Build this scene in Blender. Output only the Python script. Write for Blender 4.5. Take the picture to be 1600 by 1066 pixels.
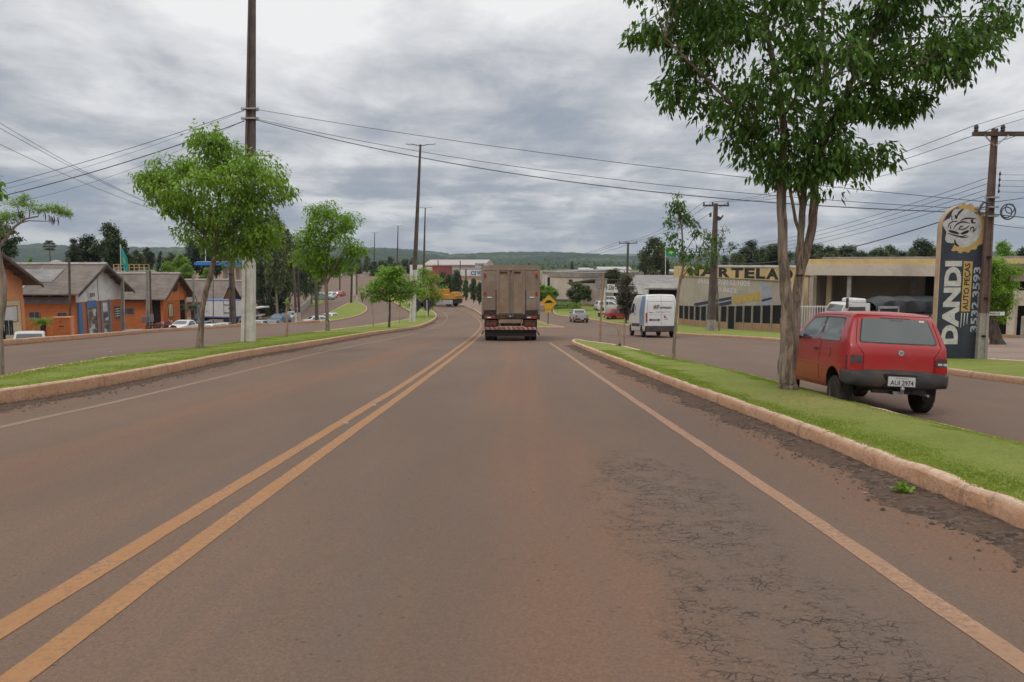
import bpy, bmesh, math, random
import numpy as np
from mathutils import Vector, Matrix, geometry
from mathutils.bvhtree import BVHTree
R = math.radians
rnd = random.Random(7)
nrs = np.random.RandomState(11)
for o in list(bpy.data.objects):
    bpy.data.objects.remove(o)
scene = bpy.context.scene
COL = scene.collection
FPX = 1200.0
PITCH = math.atan(121 / 1200)
CAMH = 1.4
cam = bpy.data.cameras.new('camera')
cam.sensor_width = 36
cam.lens = 27
cam.clip_start = 0.05
cam.clip_end = 30000
co = bpy.data.objects.new('camera', cam)
COL.objects.link(co)
co.location = (0, 0, CAMH)
co.rotation_euler = (R(90) - PITCH, 0, 0)
scene.camera = co
SUN_EL, SUN_AZ = 52, 215          # azimuth measured clockwise from +Y (behind left)
SKY_STRENGTH = 0.1
scene.view_settings.view_transform = 'Standard'
scene.view_settings.look = 'None'
scene.view_settings.exposure = 0.0
scene.view_settings.gamma = 1
scene.view_settings.use_curve_mapping = False
sun = bpy.data.lights.new('sun', 'SUN')
sun.energy = 0.75
sun.angle = R(14)
sun.color = (1.0, 0.96, 0.9)
so = bpy.data.objects.new('sun', sun)
COL.objects.link(so)
_d = Vector((math.sin(R(SUN_AZ)) * math.cos(R(SUN_EL)), math.cos(R(SUN_AZ)) * math.cos(R(SUN_EL)), math.sin(R(SUN_EL))))
so.rotation_euler = _d.to_track_quat('Z', 'Y').to_euler()
so.location = (0, 0, 60)
class NT:
    """tiny helper to write node trees"""
    def __init__(s, tree):
        s.t = tree
        tree.nodes.clear()
    def n(s, typ, *ins, out=0, **kw):
        nd = s.t.nodes.new(typ)
        named = {}
        for k, v in kw.items():
            if hasattr(nd, k) and not k[0].isupper():
                setattr(nd, k, v)
            else:
                named[k] = v
        for i, v in enumerate(ins):
            if v is not None:
                s.put(nd.inputs[i], v)
        for k, v in named.items():
            s.put(nd.inputs[k.replace('_', ' ')], v)
        return nd.outputs[out] if len(nd.outputs) else None
    def put(s, sock, v):
        if isinstance(v, bpy.types.NodeSocket):
            s.t.links.new(v, sock)
        else:
            if sock.type == 'RGBA' and hasattr(v, '__len__') and len(v) == 3:
                v = (*v, 1)
            sock.default_value = v
    def m(s, op, a, b=0.0, c=0.0, clamp=False):
        return s.n('ShaderNodeMath', a, b, c, operation=op, use_clamp=clamp)
    def mix(s, f, a, b, blend='MIX'):
        nd = s.t.nodes.new('ShaderNodeMixRGB')
        nd.blend_type = blend
        s.put(nd.inputs[0], f); s.put(nd.inputs[1], a); s.put(nd.inputs[2], b)
        return nd.outputs[0]
    def noise(s, vec, scale, detail=3, rough=0.55, dist=0.0):
        return s.n('ShaderNodeTexNoise', Vector=vec, Scale=scale, Detail=detail, Roughness=rough, Distortion=dist)
    def ramp(s, f, a, b):
        """linear map f from [a,b] to [0,1], smooth, clamped"""
        nd = s.t.nodes.new('ShaderNodeMapRange')
        nd.interpolation_type = 'SMOOTHSTEP'
        s.put(nd.inputs[0], f)
        nd.inputs[1].default_value = a; nd.inputs[2].default_value = b
        return nd.outputs[0]
    def scl(s, vec, v3):
        return s.n('ShaderNodeMapping', Vector=vec, Scale=v3)
world = bpy.data.worlds.new('World')
scene.world = world
world.use_nodes = True
w = NT(world.node_tree)
gen = w.n('ShaderNodeTexCoord', out=0)
sep = w.t.nodes.new('ShaderNodeSeparateXYZ')
w.t.links.new(gen, sep.inputs[0])
X, Y, Z = sep.outputs
SKYX, SKYY = 20.0, 5.0
zc = w.m('ADD', w.m('MAXIMUM', Z, 0.0), 0.10)
cp = w.n('ShaderNodeCombineXYZ', w.m('ADD', w.m('DIVIDE', X, zc), SKYX), w.m('ADD', w.m('DIVIDE', Y, zc), SKYY), w.m('MULTIPLY', Z, 1.5))
big = w.noise(w.scl(cp, (0.7, 0.9, 1)), 0.62, 2, 0.45, 0.1)
med = w.noise(w.scl(cp, (1.3, 0.9, 1)), 1.6, 8, 0.6, 0.2)
lowp = w.n('ShaderNodeCombineXYZ', w.m('MULTIPLY', X, 9.0), w.m('MULTIPLY', Y, 2.0), w.m('MULTIPLY', Z, 34.0))
low = w.noise(lowp, 1.0, 8, 0.58, 0.3)
lowb = w.noise(w.n('ShaderNodeCombineXYZ', w.m('MULTIPLY', X, 3.0), w.m('MULTIPLY', Y, 1.0), w.m('MULTIPLY', Z, 60.0)), 0.9, 4, 0.5)
val = w.m('ADD', w.m('MULTIPLY', big, 0.62), w.m('MULTIPLY', med, 0.62))      # about 0.6
lowmask = w.m('MULTIPLY', w.m('SUBTRACT', 1.0, w.ramp(Z, 0.05, 0.2)), 0.85)
lowv = w.m('ADD', w.m('MULTIPLY', w.ramp(low, 0.34, 0.68), 0.31), w.m('ADD', 0.19, w.m('MULTIPLY', lowb, 0.46)))
val = w.m('ADD', w.m('MULTIPLY', val, w.m('SUBTRACT', 1.0, lowmask)), w.m('MULTIPLY', lowv, lowmask))
up = w.ramp(Z, 0.05, 0.42)
val = w.m('ADD', w.m('MULTIPLY', w.m('SUBTRACT', val, 0.61), 1.15), 0.61)
val = w.m('ADD', val, w.m('MULTIPLY', up, 0.12))
cr = w.t.nodes.new('ShaderNodeValToRGB')
w.t.links.new(val, cr.inputs[0])
els = cr.color_ramp.elements
els[0].position = 0.40; els[0].color = (0.285, 0.335, 0.415, 1)
els[1].position = 0.84; els[1].color = (0.90, 0.90, 0.90, 1)
for p, c in ((0.51, (0.37, 0.405, 0.468, 1)), (0.60, (0.51, 0.53, 0.565, 1)), (0.70, (0.68, 0.695, 0.72, 1))):
    e = els.new(p); e.color = c
cloud = cr.outputs[0]
gap = w.m('MULTIPLY', w.ramp(low, 0.50, 0.60), w.m('SUBTRACT', 1.0, w.ramp(Z, 0.012, 0.045)))
cloud = w.mix(w.m('MULTIPLY', gap, 0.75), cloud, (0.74, 0.71, 0.64))
cloud = w.mix(w.m('MULTIPLY', w.m('SUBTRACT', 1.0, w.ramp(Z, 0.0, 0.12)), 0.35), cloud, (0.31, 0.365, 0.44))
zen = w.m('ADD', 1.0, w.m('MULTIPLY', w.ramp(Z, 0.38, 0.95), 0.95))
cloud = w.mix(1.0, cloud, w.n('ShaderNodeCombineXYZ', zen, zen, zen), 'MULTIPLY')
inv = 1 / SKY_STRENGTH
cloud = w.mix(1.0, cloud, (inv, inv, inv), 'MULTIPLY')
sky = w.n('ShaderNodeTexSky', sky_type='NISHITA', sun_disc=False, sun_elevation=R(SUN_EL), sun_rotation=R(SUN_AZ))
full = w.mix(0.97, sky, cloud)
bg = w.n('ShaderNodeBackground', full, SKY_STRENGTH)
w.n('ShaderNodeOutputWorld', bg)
_py = np.array([-60, 0, 30, 60, 75, 100, 125, 150, 175, 215, 260, 350, 600, 900, 1400], float)
_pz = np.array([3.94, 0, -1.971, -3.942, -4.80, -5.55, -5.85, -5.85, -5.55, -4.75, -3.95, -3.1, -3.6, -9.0, -18.0])
_h = np.diff(_py); _dl = np.diff(_pz) / _h
_m = np.zeros(len(_py)); _m[0] = _dl[0]; _m[-1] = _dl[-1]
for i in range(1, len(_py) - 1):
    a, b = _dl[i - 1], _dl[i]
    if a * b > 0:
        _m[i] = (_h[i - 1] + _h[i]) * 3 / ((2 * _h[i] + _h[i - 1]) / a + (_h[i] + 2 * _h[i - 1]) / b)
def PZ(y):
    y = np.asarray(y, float)
    yc = np.clip(y, _py[0], _py[-1])
    k = np.clip(np.searchsorted(_py, yc) - 1, 0, len(_py) - 2)
    h = _h[k]; t = (yc - _py[k]) / h
    return (_pz[k] * (2 * t**3 - 3 * t**2 + 1) + _m[k] * h * (t**3 - 2 * t**2 + t)
            + _pz[k + 1] * (-2 * t**3 + 3 * t**2) + _m[k + 1] * h * (t**3 - t**2))
def ray(px, py):
    u = (px - 800) / FPX; v = (533 - py) / FPX
    c, s = math.cos(PITCH), math.sin(PITCH)
    return Vector((u, c + v * s, -s + v * c))
def W(px, py, d):
    """point seen at photo pixel (px,py) at distance d along +Y"""
    r = ray(px, py)
    return Vector((0, 0, CAMH)) + r * (d / r.y)
KX = None    # far-left kerb line x(y), set below
def sstep(a, b, t):
    t = np.clip((t - a) / (b - a), 0, 1)
    return t * t * (3 - 2 * t)
def HZ(x, y):
    z = PZ(y)
    z = z - 0.12 * sstep(4.5, 5.4, np.asarray(x, float)) * (1 - sstep(18, 36, np.asarray(y, float)))     # the side road lies a little lower
    if KX is not None:
        t = np.interp(y, KX[0], KX[1]) - np.asarray(x, float)
        lo = 0.95 * sstep(0.3, 2.6, t) - 0.55 * sstep(7.0, 11.0, t)
        z = z - lo * (1 - sstep(88, 125, np.asarray(y, float)))
    return z
def G(px, py, flat=False, lo=1.5, hi=1200, h=0.0):
    r = ray(px, py)
    f = lambda d: CAMH + r.z / r.y * d - float(PZ(d) if flat else HZ(r.x / r.y * d, d)) - h
    n = 400
    prev = lo
    for i in range(1, n + 1):
        d = lo * (hi / lo) ** (i / n)
        if f(d) < 0:
            a, b = prev, d
            for _ in range(40):
                mdl = (a + b) / 2
                if f(mdl) < 0: b = mdl
                else: a = mdl
            return Vector((r.x / r.y * b, b, CAMH + r.z / r.y * b))
        prev = d
    return Vector((r.x / r.y * hi, hi, CAMH + r.z / r.y * hi))
def gz(x, y):
    return float(HZ(x, y))
def on(x, y, dz=0.0):
    return Vector((x, y, gz(x, y) + dz))
_k = [G(a, b, True) for a, b in ((-160, 556), (0, 541), (120, 531), (250, 519), (390, 508.5), (500, 504))]
KX = (np.array([-60, 0] + [p.y for p in _k] + [400.0]), np.array([_k[0].x + 5, _k[0].x + 2.5] + [p.x for p in _k] + [_k[-1].x]))
def tag(o, label=None, cat=None, group=None, kind=None):
    if label: o['label'] = label
    if cat: o['category'] = cat
    if group: o['group'] = group
    if kind: o['kind'] = kind
    return o
def thing(name, label, cat, loc=(0, 0, 0), rot=None, group=None):
    o = bpy.data.objects.new(name, None)
    COL.objects.link(o)
    o.location = loc
    o.empty_display_size = 0.3
    if rot is not None:
        if isinstance(rot, (int, float)): o.rotation_euler = (0, 0, rot)
        else: o.rotation_euler = rot
    return tag(o, label, cat, group)
class MB:
    def __init__(s, M=None):
        s.v = []; s.f = []; s.mi = []; s.M = M; s.cur = 0
    def add(s, vs, fs):
        b = len(s.v)
        if s.M is not None: vs = [s.M @ Vector(p) for p in vs]
        s.v += [tuple(p) for p in vs]
        s.f += [tuple(b + i for i in f) for f in fs]
        s.mi += [s.cur] * len(fs)
        return s
    def box(s, x0, x1, y0, y1, z0, z1):
        vs = [(x0, y0, z0), (x1, y0, z0), (x1, y1, z0), (x0, y1, z0), (x0, y0, z1), (x1, y0, z1), (x1, y1, z1), (x0, y1, z1)]
        return s.add(vs, [(0, 3, 2, 1), (4, 5, 6, 7), (0, 1, 5, 4), (1, 2, 6, 5), (2, 3, 7, 6), (3, 0, 4, 7)])
    def cbox(s, c, d, rz=0, rx=0, ry=0, taper=1.0):
        c = Vector(c); Mx = Matrix.Rotation(rz, 3, 'Z') @ Matrix.Rotation(ry, 3, 'Y') @ Matrix.Rotation(rx, 3, 'X')
        vs = []
        for z in (-1, 1):
            t = taper if z > 0 else 1
            for a, b in ((-1, -1), (1, -1), (1, 1), (-1, 1)):
                vs.append(c + Mx @ Vector((a * d[0] / 2 * t, b * d[1] / 2 * t, z * d[2] / 2)))
        return s.add(vs, [(0, 3, 2, 1), (4, 5, 6, 7), (0, 1, 5, 4), (1, 2, 6, 5), (2, 3, 7, 6), (3, 0, 4, 7)])
    def bbox(s, x0, x1, y0, y1, z0, z1, b=0.02):
        """box with chamfered vertical and horizontal edges"""
        def ring(z, i):
            return [(x0 + i + b, y0 + i, z), (x1 - i - b, y0 + i, z), (x1 - i, y0 + i + b, z), (x1 - i, y1 - i - b, z),
                    (x1 - i - b, y1 - i, z), (x0 + i + b, y1 - i, z), (x0 + i, y1 - i - b, z), (x0 + i, y0 + i + b, z)]
        vs = ring(z0, b) + ring(z0 + b, 0) + ring(z1 - b, 0) + ring(z1, b)
        fs = [tuple(reversed(range(8))), tuple(range(24, 32))]
        for k in range(3):
            for i in range(8):
                j = (i + 1) % 8
                fs.append((k * 8 + i, k * 8 + j, k * 8 + 8 + j, k * 8 + 8 + i))
        return s.add(vs, fs)
    def tube(s, pts, rad, seg=8, cap=True):
        pts = [Vector(p) for p in pts]
        n = len(pts)
        if not hasattr(rad, '__len__'): rad = [rad] * n
        vs, fs = [], []
        ref = None
        for i, p in enumerate(pts):
            t = (pts[min(i + 1, n - 1)] - pts[max(i - 1, 0)])
            if t.length < 1e-9: t = Vector((0, 0, 1))
            t.normalize()
            if ref is None:
                ref = Vector((1, 0, 0)) if abs(t.x) < 0.9 else Vector((0, 1, 0))
            a = (ref - t * ref.dot(t))
            if a.length < 1e-4: a = t.orthogonal()
            a.normalize(); ref = a; b = t.cross(a)
            for k in range(seg):
                an = 2 * math.pi * k / seg
                vs.append(p + (a * math.cos(an) + b * math.sin(an)) * rad[i])
        for i in range(n - 1):
            for k in range(seg):
                l = (k + 1) % seg
                fs.append((i * seg + k, i * seg + l, (i + 1) * seg + l, (i + 1) * seg + k))
        if cap:
            fs.append(tuple(reversed(range(seg)))); fs.append(tuple(range((n - 1) * seg, n * seg)))
        return s.add(vs, fs)
    def lathe(s, prof, seg=16, M=None):
        """prof: (r,z) pairs, around local Z"""
        vs, fs = [], []
        for r, z in prof:
            for k in range(seg):
                an = 2 * math.pi * k / seg
                p = Vector((r * math.cos(an), r * math.sin(an), z))
                vs.append(M @ p if M is not None else p)
        for i in range(len(prof) - 1):
            for k in range(seg):
                l = (k + 1) % seg
                fs.append((i * seg + k, i * seg + l, (i + 1) * seg + l, (i + 1) * seg + k))
        fs.append(tuple(reversed(range(seg)))); fs.append(tuple(range((len(prof) - 1) * seg, len(prof) * seg)))
        return s.add(vs, fs)
    def prism(s, pts, ext):
        """polygon pts (3D) extruded by vector ext"""
        n = len(pts); e = Vector(ext)
        vs = [Vector(p) for p in pts] + [Vector(p) + e for p in pts]
        fs = [tuple(reversed(range(n))), tuple(range(n, 2 * n))] + [(i, (i + 1) % n, n + (i + 1) % n, n + i) for i in range(n)]
        return s.add(vs, fs)
    def sphere(s, c, r, seg=8, rings=5, sc=(1, 1, 1)):
        prof = []
        vs, fs = [], []
        c = Vector(c)
        for i in range(1, rings):
            th = math.pi * i / rings
            for k in range(seg):
                an = 2 * math.pi * k / seg
                vs.append(c + Vector((r * sc[0] * math.sin(th) * math.cos(an), r * sc[1] * math.sin(th) * math.sin(an), -r * sc[2] * math.cos(th))))
        b = len(vs)
        vs.append(c - Vector((0, 0, r * sc[2]))); vs.append(c + Vector((0, 0, r * sc[2])))
        for i in range(rings - 2):
            for k in range(seg):
                l = (k + 1) % seg
                fs.append((i * seg + k, i * seg + l, (i + 1) * seg + l, (i + 1) * seg + k))
        for k in range(seg):
            l = (k + 1) % seg
            fs.append((b, l, k)); fs.append((b + 1, (rings - 2) * seg + k, (rings - 2) * seg + l))
        return s.add(vs, fs)
    def build(s, name, mats, parent=None, smooth=None, world=False, fix=True):
        """world=True: vertices are in world space and the parent is an unrotated Empty"""
        me = bpy.data.meshes.new(name)
        vs = s.v
        if world and parent is not None:
            L = parent.location
            vs = [(a - L.x, b - L.y, c - L.z) for a, b, c in vs]
        org = None
        if world and parent is None:
            A = np.array(vs); org = (A.min(0) + A.max(0)) / 2; org[2] = A[:, 2].min()
            vs = [tuple(p) for p in (A - org)]
        me.from_pydata(vs, [], s.f)
        if not isinstance(mats, (list, tuple)): mats = [mats]
        for m_ in mats: me.materials.append(m_)
        if len(mats) > 1: me.polygons.foreach_set('material_index', s.mi)
        if fix:
            bm = bmesh.new(); bm.from_mesh(me)
            bmesh.ops.recalc_face_normals(bm, faces=bm.faces)
            bm.to_mesh(me); bm.free()
        if smooth:
            me.shade_smooth(); me.set_sharp_from_angle(angle=R(smooth))
        o = bpy.data.objects.new(name, me)
        COL.objects.link(o)
        if org is not None: o.location = tuple(org)
        if parent is not None: o.parent = parent
        return o
def np_mesh(name, V, F, mat, parent=None, smooth=False):
    """V (n,3), F (m,k) with the same k for all"""
    me = bpy.data.meshes.new(name)
    V = np.ascontiguousarray(V, np.float32); F = np.ascontiguousarray(F, np.int32)
    m, k = F.shape
    me.vertices.add(len(V)); me.vertices.foreach_set('co', V.ravel())
    me.loops.add(m * k); me.loops.foreach_set('vertex_index', F.ravel())
    me.polygons.add(m); me.polygons.foreach_set('loop_start', np.arange(0, m * k, k, dtype=np.int32))
    me.polygons.foreach_set('loop_total', np.full(m, k, np.int32))
    me.update(calc_edges=True)
    me.materials.append(mat)
    if smooth: me.shade_smooth()
    o = bpy.data.objects.new(name, me)
    COL.objects.link(o)
    if parent is not None: o.parent = parent
    return o
def copy_tree(o, parent=None):
    c = o.copy(); COL.objects.link(c); c.parent = parent
    for ch in list(o.children): copy_tree(ch, c)
    return c
def strip_prop(o):
    for ch in o.children:
        strip_prop(ch)
MATS = {}
def bsdf(t, col, rough=0.8, metal=0.0, spec=0.4, normal=None, extra=None):
    p = t.t.nodes.new('ShaderNodeBsdfPrincipled')
    t.put(p.inputs['Base Color'], col)
    t.put(p.inputs['Roughness'], rough)
    t.put(p.inputs['Metallic'], metal)
    t.put(p.inputs['Specular IOR Level'], spec)
    if normal is not None: t.put(p.inputs['Normal'], normal)
    for k, v in (extra or {}).items(): t.put(p.inputs[k], v)
    return p.outputs[0]
def newmat(name):
    m = bpy.data.materials.new(name); m.use_nodes = True
    t = NT(m.node_tree)
    oc = t.n('ShaderNodeTexCoord', out=3)
    return m, t, oc
def mat(name, c, rough=0.75, metal=0.0, spec=0.35, var=0.12, vs=3.0, bump=0.0, bs=20.0, dirt=None, dirt_amt=0.5, ds=0.8, coat=0.0):
    """general surface: base colour with two scales of variation, optional dirt and bump"""
    if name in MATS: return MATS[name]
    m, t, oc = newmat(name)
    n1 = t.noise(oc, vs, 4, 0.6)
    n2 = t.noise(oc, vs * 9, 3, 0.6)
    f = t.m('ADD', t.m('MULTIPLY', n1, 0.65), t.m('MULTIPLY', n2, 0.35))
    dk = tuple(x * (1 - var * 1.6) for x in c); lt = tuple(min(1, x * (1 + var * 1.3)) for x in c)
    col = t.mix(t.ramp(f, 0.3, 0.7), dk, lt)
    if dirt:
        dn = t.noise(oc, ds, 5, 0.65, 0.4)
        col = t.mix(t.m('MULTIPLY', t.ramp(dn, 0.42, 0.68), dirt_amt), col, dirt)
    nrm = None
    if bump:
        nrm = t.n('ShaderNodeBump', Strength=bump, Distance=0.02, Height=t.noise(oc, bs, 4, 0.6))
    t.n('ShaderNodeOutputMaterial', bsdf(t, col, rough, metal, spec, nrm, {'Coat Weight': coat, 'Coat Roughness': 0.08} if coat else None))
    MATS[name] = m
    return m
def m_road():
    m, t, oc = newmat('asphalt')
    sp = t.t.nodes.new('ShaderNodeSeparateXYZ'); t.t.links.new(oc, sp.inputs[0])
    x, y, z = sp.outputs
    wob = t.m('MULTIPLY', t.m('SUBTRACT', t.noise(t.scl(oc, (0.25, 0.06, 0)), 1.0, 3), 0.5), 1.6)
    xs = t.m('ADD', x, wob)
    def band(c, wd):
        d = t.m('ABSOLUTE', t.m('SUBTRACT', xs, c))
        return t.m('SUBTRACT', 1.0, t.ramp(d, wd * 0.25, wd))
    dust = t.m('MULTIPLY', band(0.15, 0.95), 0.85)
    dust = t.m('MAXIMUM', dust, t.m('MULTIPLY', band(-4.3, 0.95), 0.85))
    dust = t.m('MAXIMUM', dust, t.m('MULTIPLY', band(2.75, 0.75), 0.95))
    dust = t.m('MAXIMUM', dust, t.m('MULTIPLY', band(-7.4, 0.8), 0.6))
    patch = t.noise(t.scl(oc, (0.5, 0.13, 0.5)), 1.0, 5, 0.6)
    near = t.m('SUBTRACT', 1.0, t.ramp(y, 8.0, 60.0))
    dust = t.m('MULTIPLY', dust, t.m('ADD', 0.35, t.m('MULTIPLY', near, 0.65)))
    dust = t.m('MULTIPLY', t.m('MULTIPLY', dust, 0.72), t.ramp(patch, 0.1, 0.7))
    dust = t.m('ADD', dust, t.m('ADD', 0.12, t.m('MULTIPLY', t.ramp(patch, 0.45, 0.8), 0.3)), clamp=True)
    fine = t.noise(oc, 55.0, 3, 0.7)
    fine2 = t.noise(oc, 130.0, 2, 0.7)
    grey = t.mix(t.ramp(t.noise(t.scl(oc, (1, 0.3, 1)), 0.5, 4), 0.3, 0.7), (0.150, 0.103, 0.075), (0.180, 0.124, 0.090))
    col = t.mix(dust, grey, (0.228, 0.118, 0.067))
    g = t.m('ADD', t.m('MULTIPLY', fine, 0.5), t.m('MULTIPLY', fine2, 0.5))
    col = t.mix(0.75, col, t.mix(t.ramp(g, 0.36, 0.66), (0.72, 0.72, 0.72), (1.24, 1.24, 1.24)), 'MULTIPLY')
    wv = t.n('ShaderNodeVectorMath', oc, t.n('ShaderNodeVectorMath', t.n('ShaderNodeTexNoise', out=1, Vector=oc, Scale=5.0, Detail=3.0), (0.07, 0.07, 0.0), operation='MULTIPLY'), operation='ADD')
    vor = t.n('ShaderNodeTexVoronoi', feature='DISTANCE_TO_EDGE', Vector=t.scl(wv, (7.5, 13.0, 0)), Scale=1.0)
    vor2 = t.n('ShaderNodeTexVoronoi', feature='DISTANCE_TO_EDGE', Vector=t.scl(wv, (17.0, 27.0, 0)), Scale=1.0)
    crk = t.m('MAXIMUM', t.m('SUBTRACT', 1.0, t.ramp(vor, 0.006, 0.035)), t.m('MULTIPLY', t.m('SUBTRACT', 1.0, t.ramp(vor2, 0.012, 0.05)), 0.9))
    def blob(cx, cy, rx, ry, amt):
        dx = t.m('DIVIDE', t.m('SUBTRACT', x, cx), rx); dy = t.m('DIVIDE', t.m('SUBTRACT', y, cy), ry)
        d = t.m('ADD', t.m('MULTIPLY', dx, dx), t.m('MULTIPLY', dy, dy))
        return t.m('MULTIPLY', t.m('SUBTRACT', 1.0, t.ramp(d, 0.15, 1.5)), amt)
    cm = t.m('MAXIMUM', blob(1.25, 3.0, 0.62, 1.15, 1.0), blob(1.15, 5.6, 0.62, 2.2, 0.8))
    cm = t.m('MAXIMUM', cm, blob(-0.95, 4.2, 0.45, 2.6, 0.20))
    cm = t.m('MAXIMUM', cm, blob(0.25, 5.0, 0.8, 2.2, 0.16))
    brk = t.ramp(t.noise(oc, 3.2, 4, 0.7), 0.36, 0.62)
    brk2 = t.ramp(t.noise(t.scl(oc, (8, 13, 0)), 1.0, 4, 0.7), 0.42, 0.56)
    cm = t.m('MULTIPLY', cm, brk)
    crack = t.m('MULTIPLY', t.m('MULTIPLY', crk, t.ramp(cm, 0.05, 0.75)), brk2, clamp=True)
    darkpatch = t.m('MULTIPLY', cm, 0.2)
    col = t.mix(darkpatch, col, (0.105, 0.09, 0.082))
    col = t.mix(t.m('MULTIPLY', crack, 0.92), col, (0.03, 0.024, 0.02))
    spk = t.n('ShaderNodeTexVoronoi', Vector=t.scl(oc, (8.0, 13.0, 0)), Scale=1.0)
    spm = t.m('MULTIPLY', t.m('SUBTRACT', 1.0, t.ramp(spk, 0.07, 0.13)), t.ramp(t.noise(oc, 1.7, 3), 0.38, 0.55))
    col = t.mix(t.m('MULTIPLY', spm, 0.7), col, (0.05, 0.038, 0.03))
    st = t.ramp(t.noise(t.scl(oc, (3.2, 0.05, 1)), 1.0, 4), 0.42, 0.66)
    col = t.mix(t.m('MULTIPLY', st, 0.22), col, (0.12, 0.098, 0.086))
    h = t.m('SUBTRACT', t.m('ADD', fine, t.m('MULTIPLY', fine2, 0.6)), t.m('MULTIPLY', crack, 2.6))
    nrm = t.n('ShaderNodeBump', Strength=0.6, Distance=0.014, Height=h)
    t.n('ShaderNodeOutputMaterial', bsdf(t, col, 0.86, 0, 0.25, nrm))
    return m
def m_line(name, c, wear=0.5):
    m, t, oc = newmat(name)
    n1 = t.noise(oc, 30.0, 4, 0.7)
    n2 = t.noise(oc, 1.3, 4, 0.6)
    wr = t.m('MULTIPLY', t.ramp(t.m('ADD', t.m('MULTIPLY', n1, 0.6), t.m('MULTIPLY', n2, 0.4)), 0.44, 0.60), wear)
    col = t.mix(t.ramp(n2, 0.3, 0.7), tuple(q * 0.86 for q in c), tuple(q * 1.1 for q in c))
    col = t.mix(wr, col, (0.19, 0.115, 0.075))
    nrm = t.n('ShaderNodeBump', Strength=0.4, Distance=0.01, Height=t.noise(oc, 60.0, 3))
    t.n('ShaderNodeOutputMaterial', bsdf(t, col, 0.8, 0, 0.3, nrm))
    return m
def m_grass(name, a, b, soil, amt=0.5, sc=1.0):
    m, t, oc = newmat(name)
    n1 = t.noise(oc, 0.9 * sc, 5, 0.65)
    n2 = t.noise(oc, 14.0 * sc, 4, 0.7)
    n3 = t.noise(oc, 70.0 * sc, 3, 0.7)
    col = t.mix(t.ramp(t.m('ADD', t.m('MULTIPLY', n1, 0.55), t.m('MULTIPLY', n2, 0.45)), 0.33, 0.66), a, b)
    col = t.mix(0.7, col, t.mix(t.ramp(n3, 0.3, 0.7), (0.62, 0.62, 0.62), (1.3, 1.3, 1.3)), 'MULTIPLY')
    bare = t.ramp(t.m('ADD', t.m('MULTIPLY', t.noise(oc, 0.6 * sc, 4, 0.6), 0.7), t.m('MULTIPLY', n2, 0.3)), 0.56, 0.70)
    col = t.mix(t.m('MULTIPLY', bare, amt), col, soil)
    pd = t.n('ShaderNodeVectorMath', oc, (4.55, 10.6, -0.5), operation='DISTANCE', out=1)
    col = t.mix(t.m('MULTIPLY', t.m('SUBTRACT', 1.0, t.ramp(pd, 0.3, 2.3)), t.m('MULTIPLY', t.ramp(n2, 0.4, 0.6), 0.75)), col, soil)
    nrm = t.n('ShaderNodeBump', Strength=0.8, Distance=0.03, Height=t.m('ADD', n2, t.m('MULTIPLY', n3, 0.5)))
    t.n('ShaderNodeOutputMaterial', bsdf(t, col, 0.9, 0, 0.15, nrm))
    return m
def m_leaf(name, a, b, scale=1.2, trans=0.3, c=None):
    m, t, oc = newmat(name)
    n1 = t.noise(oc, scale, 3, 0.6)
    n2 = t.noise(oc, scale * 11, 2, 0.6)
    f = t.ramp(t.m('ADD', t.m('MULTIPLY', n1, 0.5), t.m('MULTIPLY', n2, 0.5)), 0.36, 0.64)
    col = t.mix(f, a, b)
    if c: col = t.mix(t.m('MULTIPLY', t.ramp(t.noise(oc, scale * 5, 3), 0.62, 0.72), 0.8), col, c)
    p = bsdf(t, col, 0.5, 0, 0.35)
    tr = t.n('ShaderNodeBsdfTranslucent', t.mix(1.0, col, (1.3, 1.5, 0.6), 'MULTIPLY'))
    mx = t.n('ShaderNodeMixShader', trans, p, tr)
    t.n('ShaderNodeOutputMaterial', mx)
    return m
def m_bark(name, a, b, sc=1.0):
    m, t, oc = newmat(name)
    v = t.scl(oc, (14 * sc, 14 * sc, 2.4 * sc))
    n1 = t.noise(v, 1.0, 6, 0.7, 0.6)
    n2 = t.noise(oc, 2.5, 4, 0.6)
    col = t.mix(t.ramp(n1, 0.34, 0.66), a, b)
    col = t.mix(t.m('MULTIPLY', t.ramp(n2, 0.5, 0.7), 0.45), col, (0.16, 0.155, 0.13))
    nrm = t.n('ShaderNodeBump', Strength=0.9, Distance=0.03, Height=n1)
    t.n('ShaderNodeOutputMaterial', bsdf(t, col, 0.9, 0, 0.2, nrm))
    return m
def m_brick(name, a, b, mortar):
    m, t, oc = newmat(name)
    sp = t.t.nodes.new('ShaderNodeSeparateXYZ'); t.t.links.new(oc, sp.inputs[0])
    v = t.n('ShaderNodeCombineXYZ', t.m('ADD', sp.outputs[0], sp.outputs[1]), sp.outputs[2], 0.0)
    br = t.n('ShaderNodeTexBrick', Vector=v, Color1=a, Color2=b, Mortar=mortar, Scale=1.0, Mortar_Size=0.014, Brick_Width=0.26, Row_Height=0.11)
    col = t.mix(t.m('MULTIPLY', t.ramp(t.noise(oc, 0.8, 5, 0.7), 0.4, 0.7), 0.4), br, tuple(q * 0.6 for q in a))
    t.n('ShaderNodeOutputMaterial', bsdf(t, col, 0.85, 0, 0.2))
    return m
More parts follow.
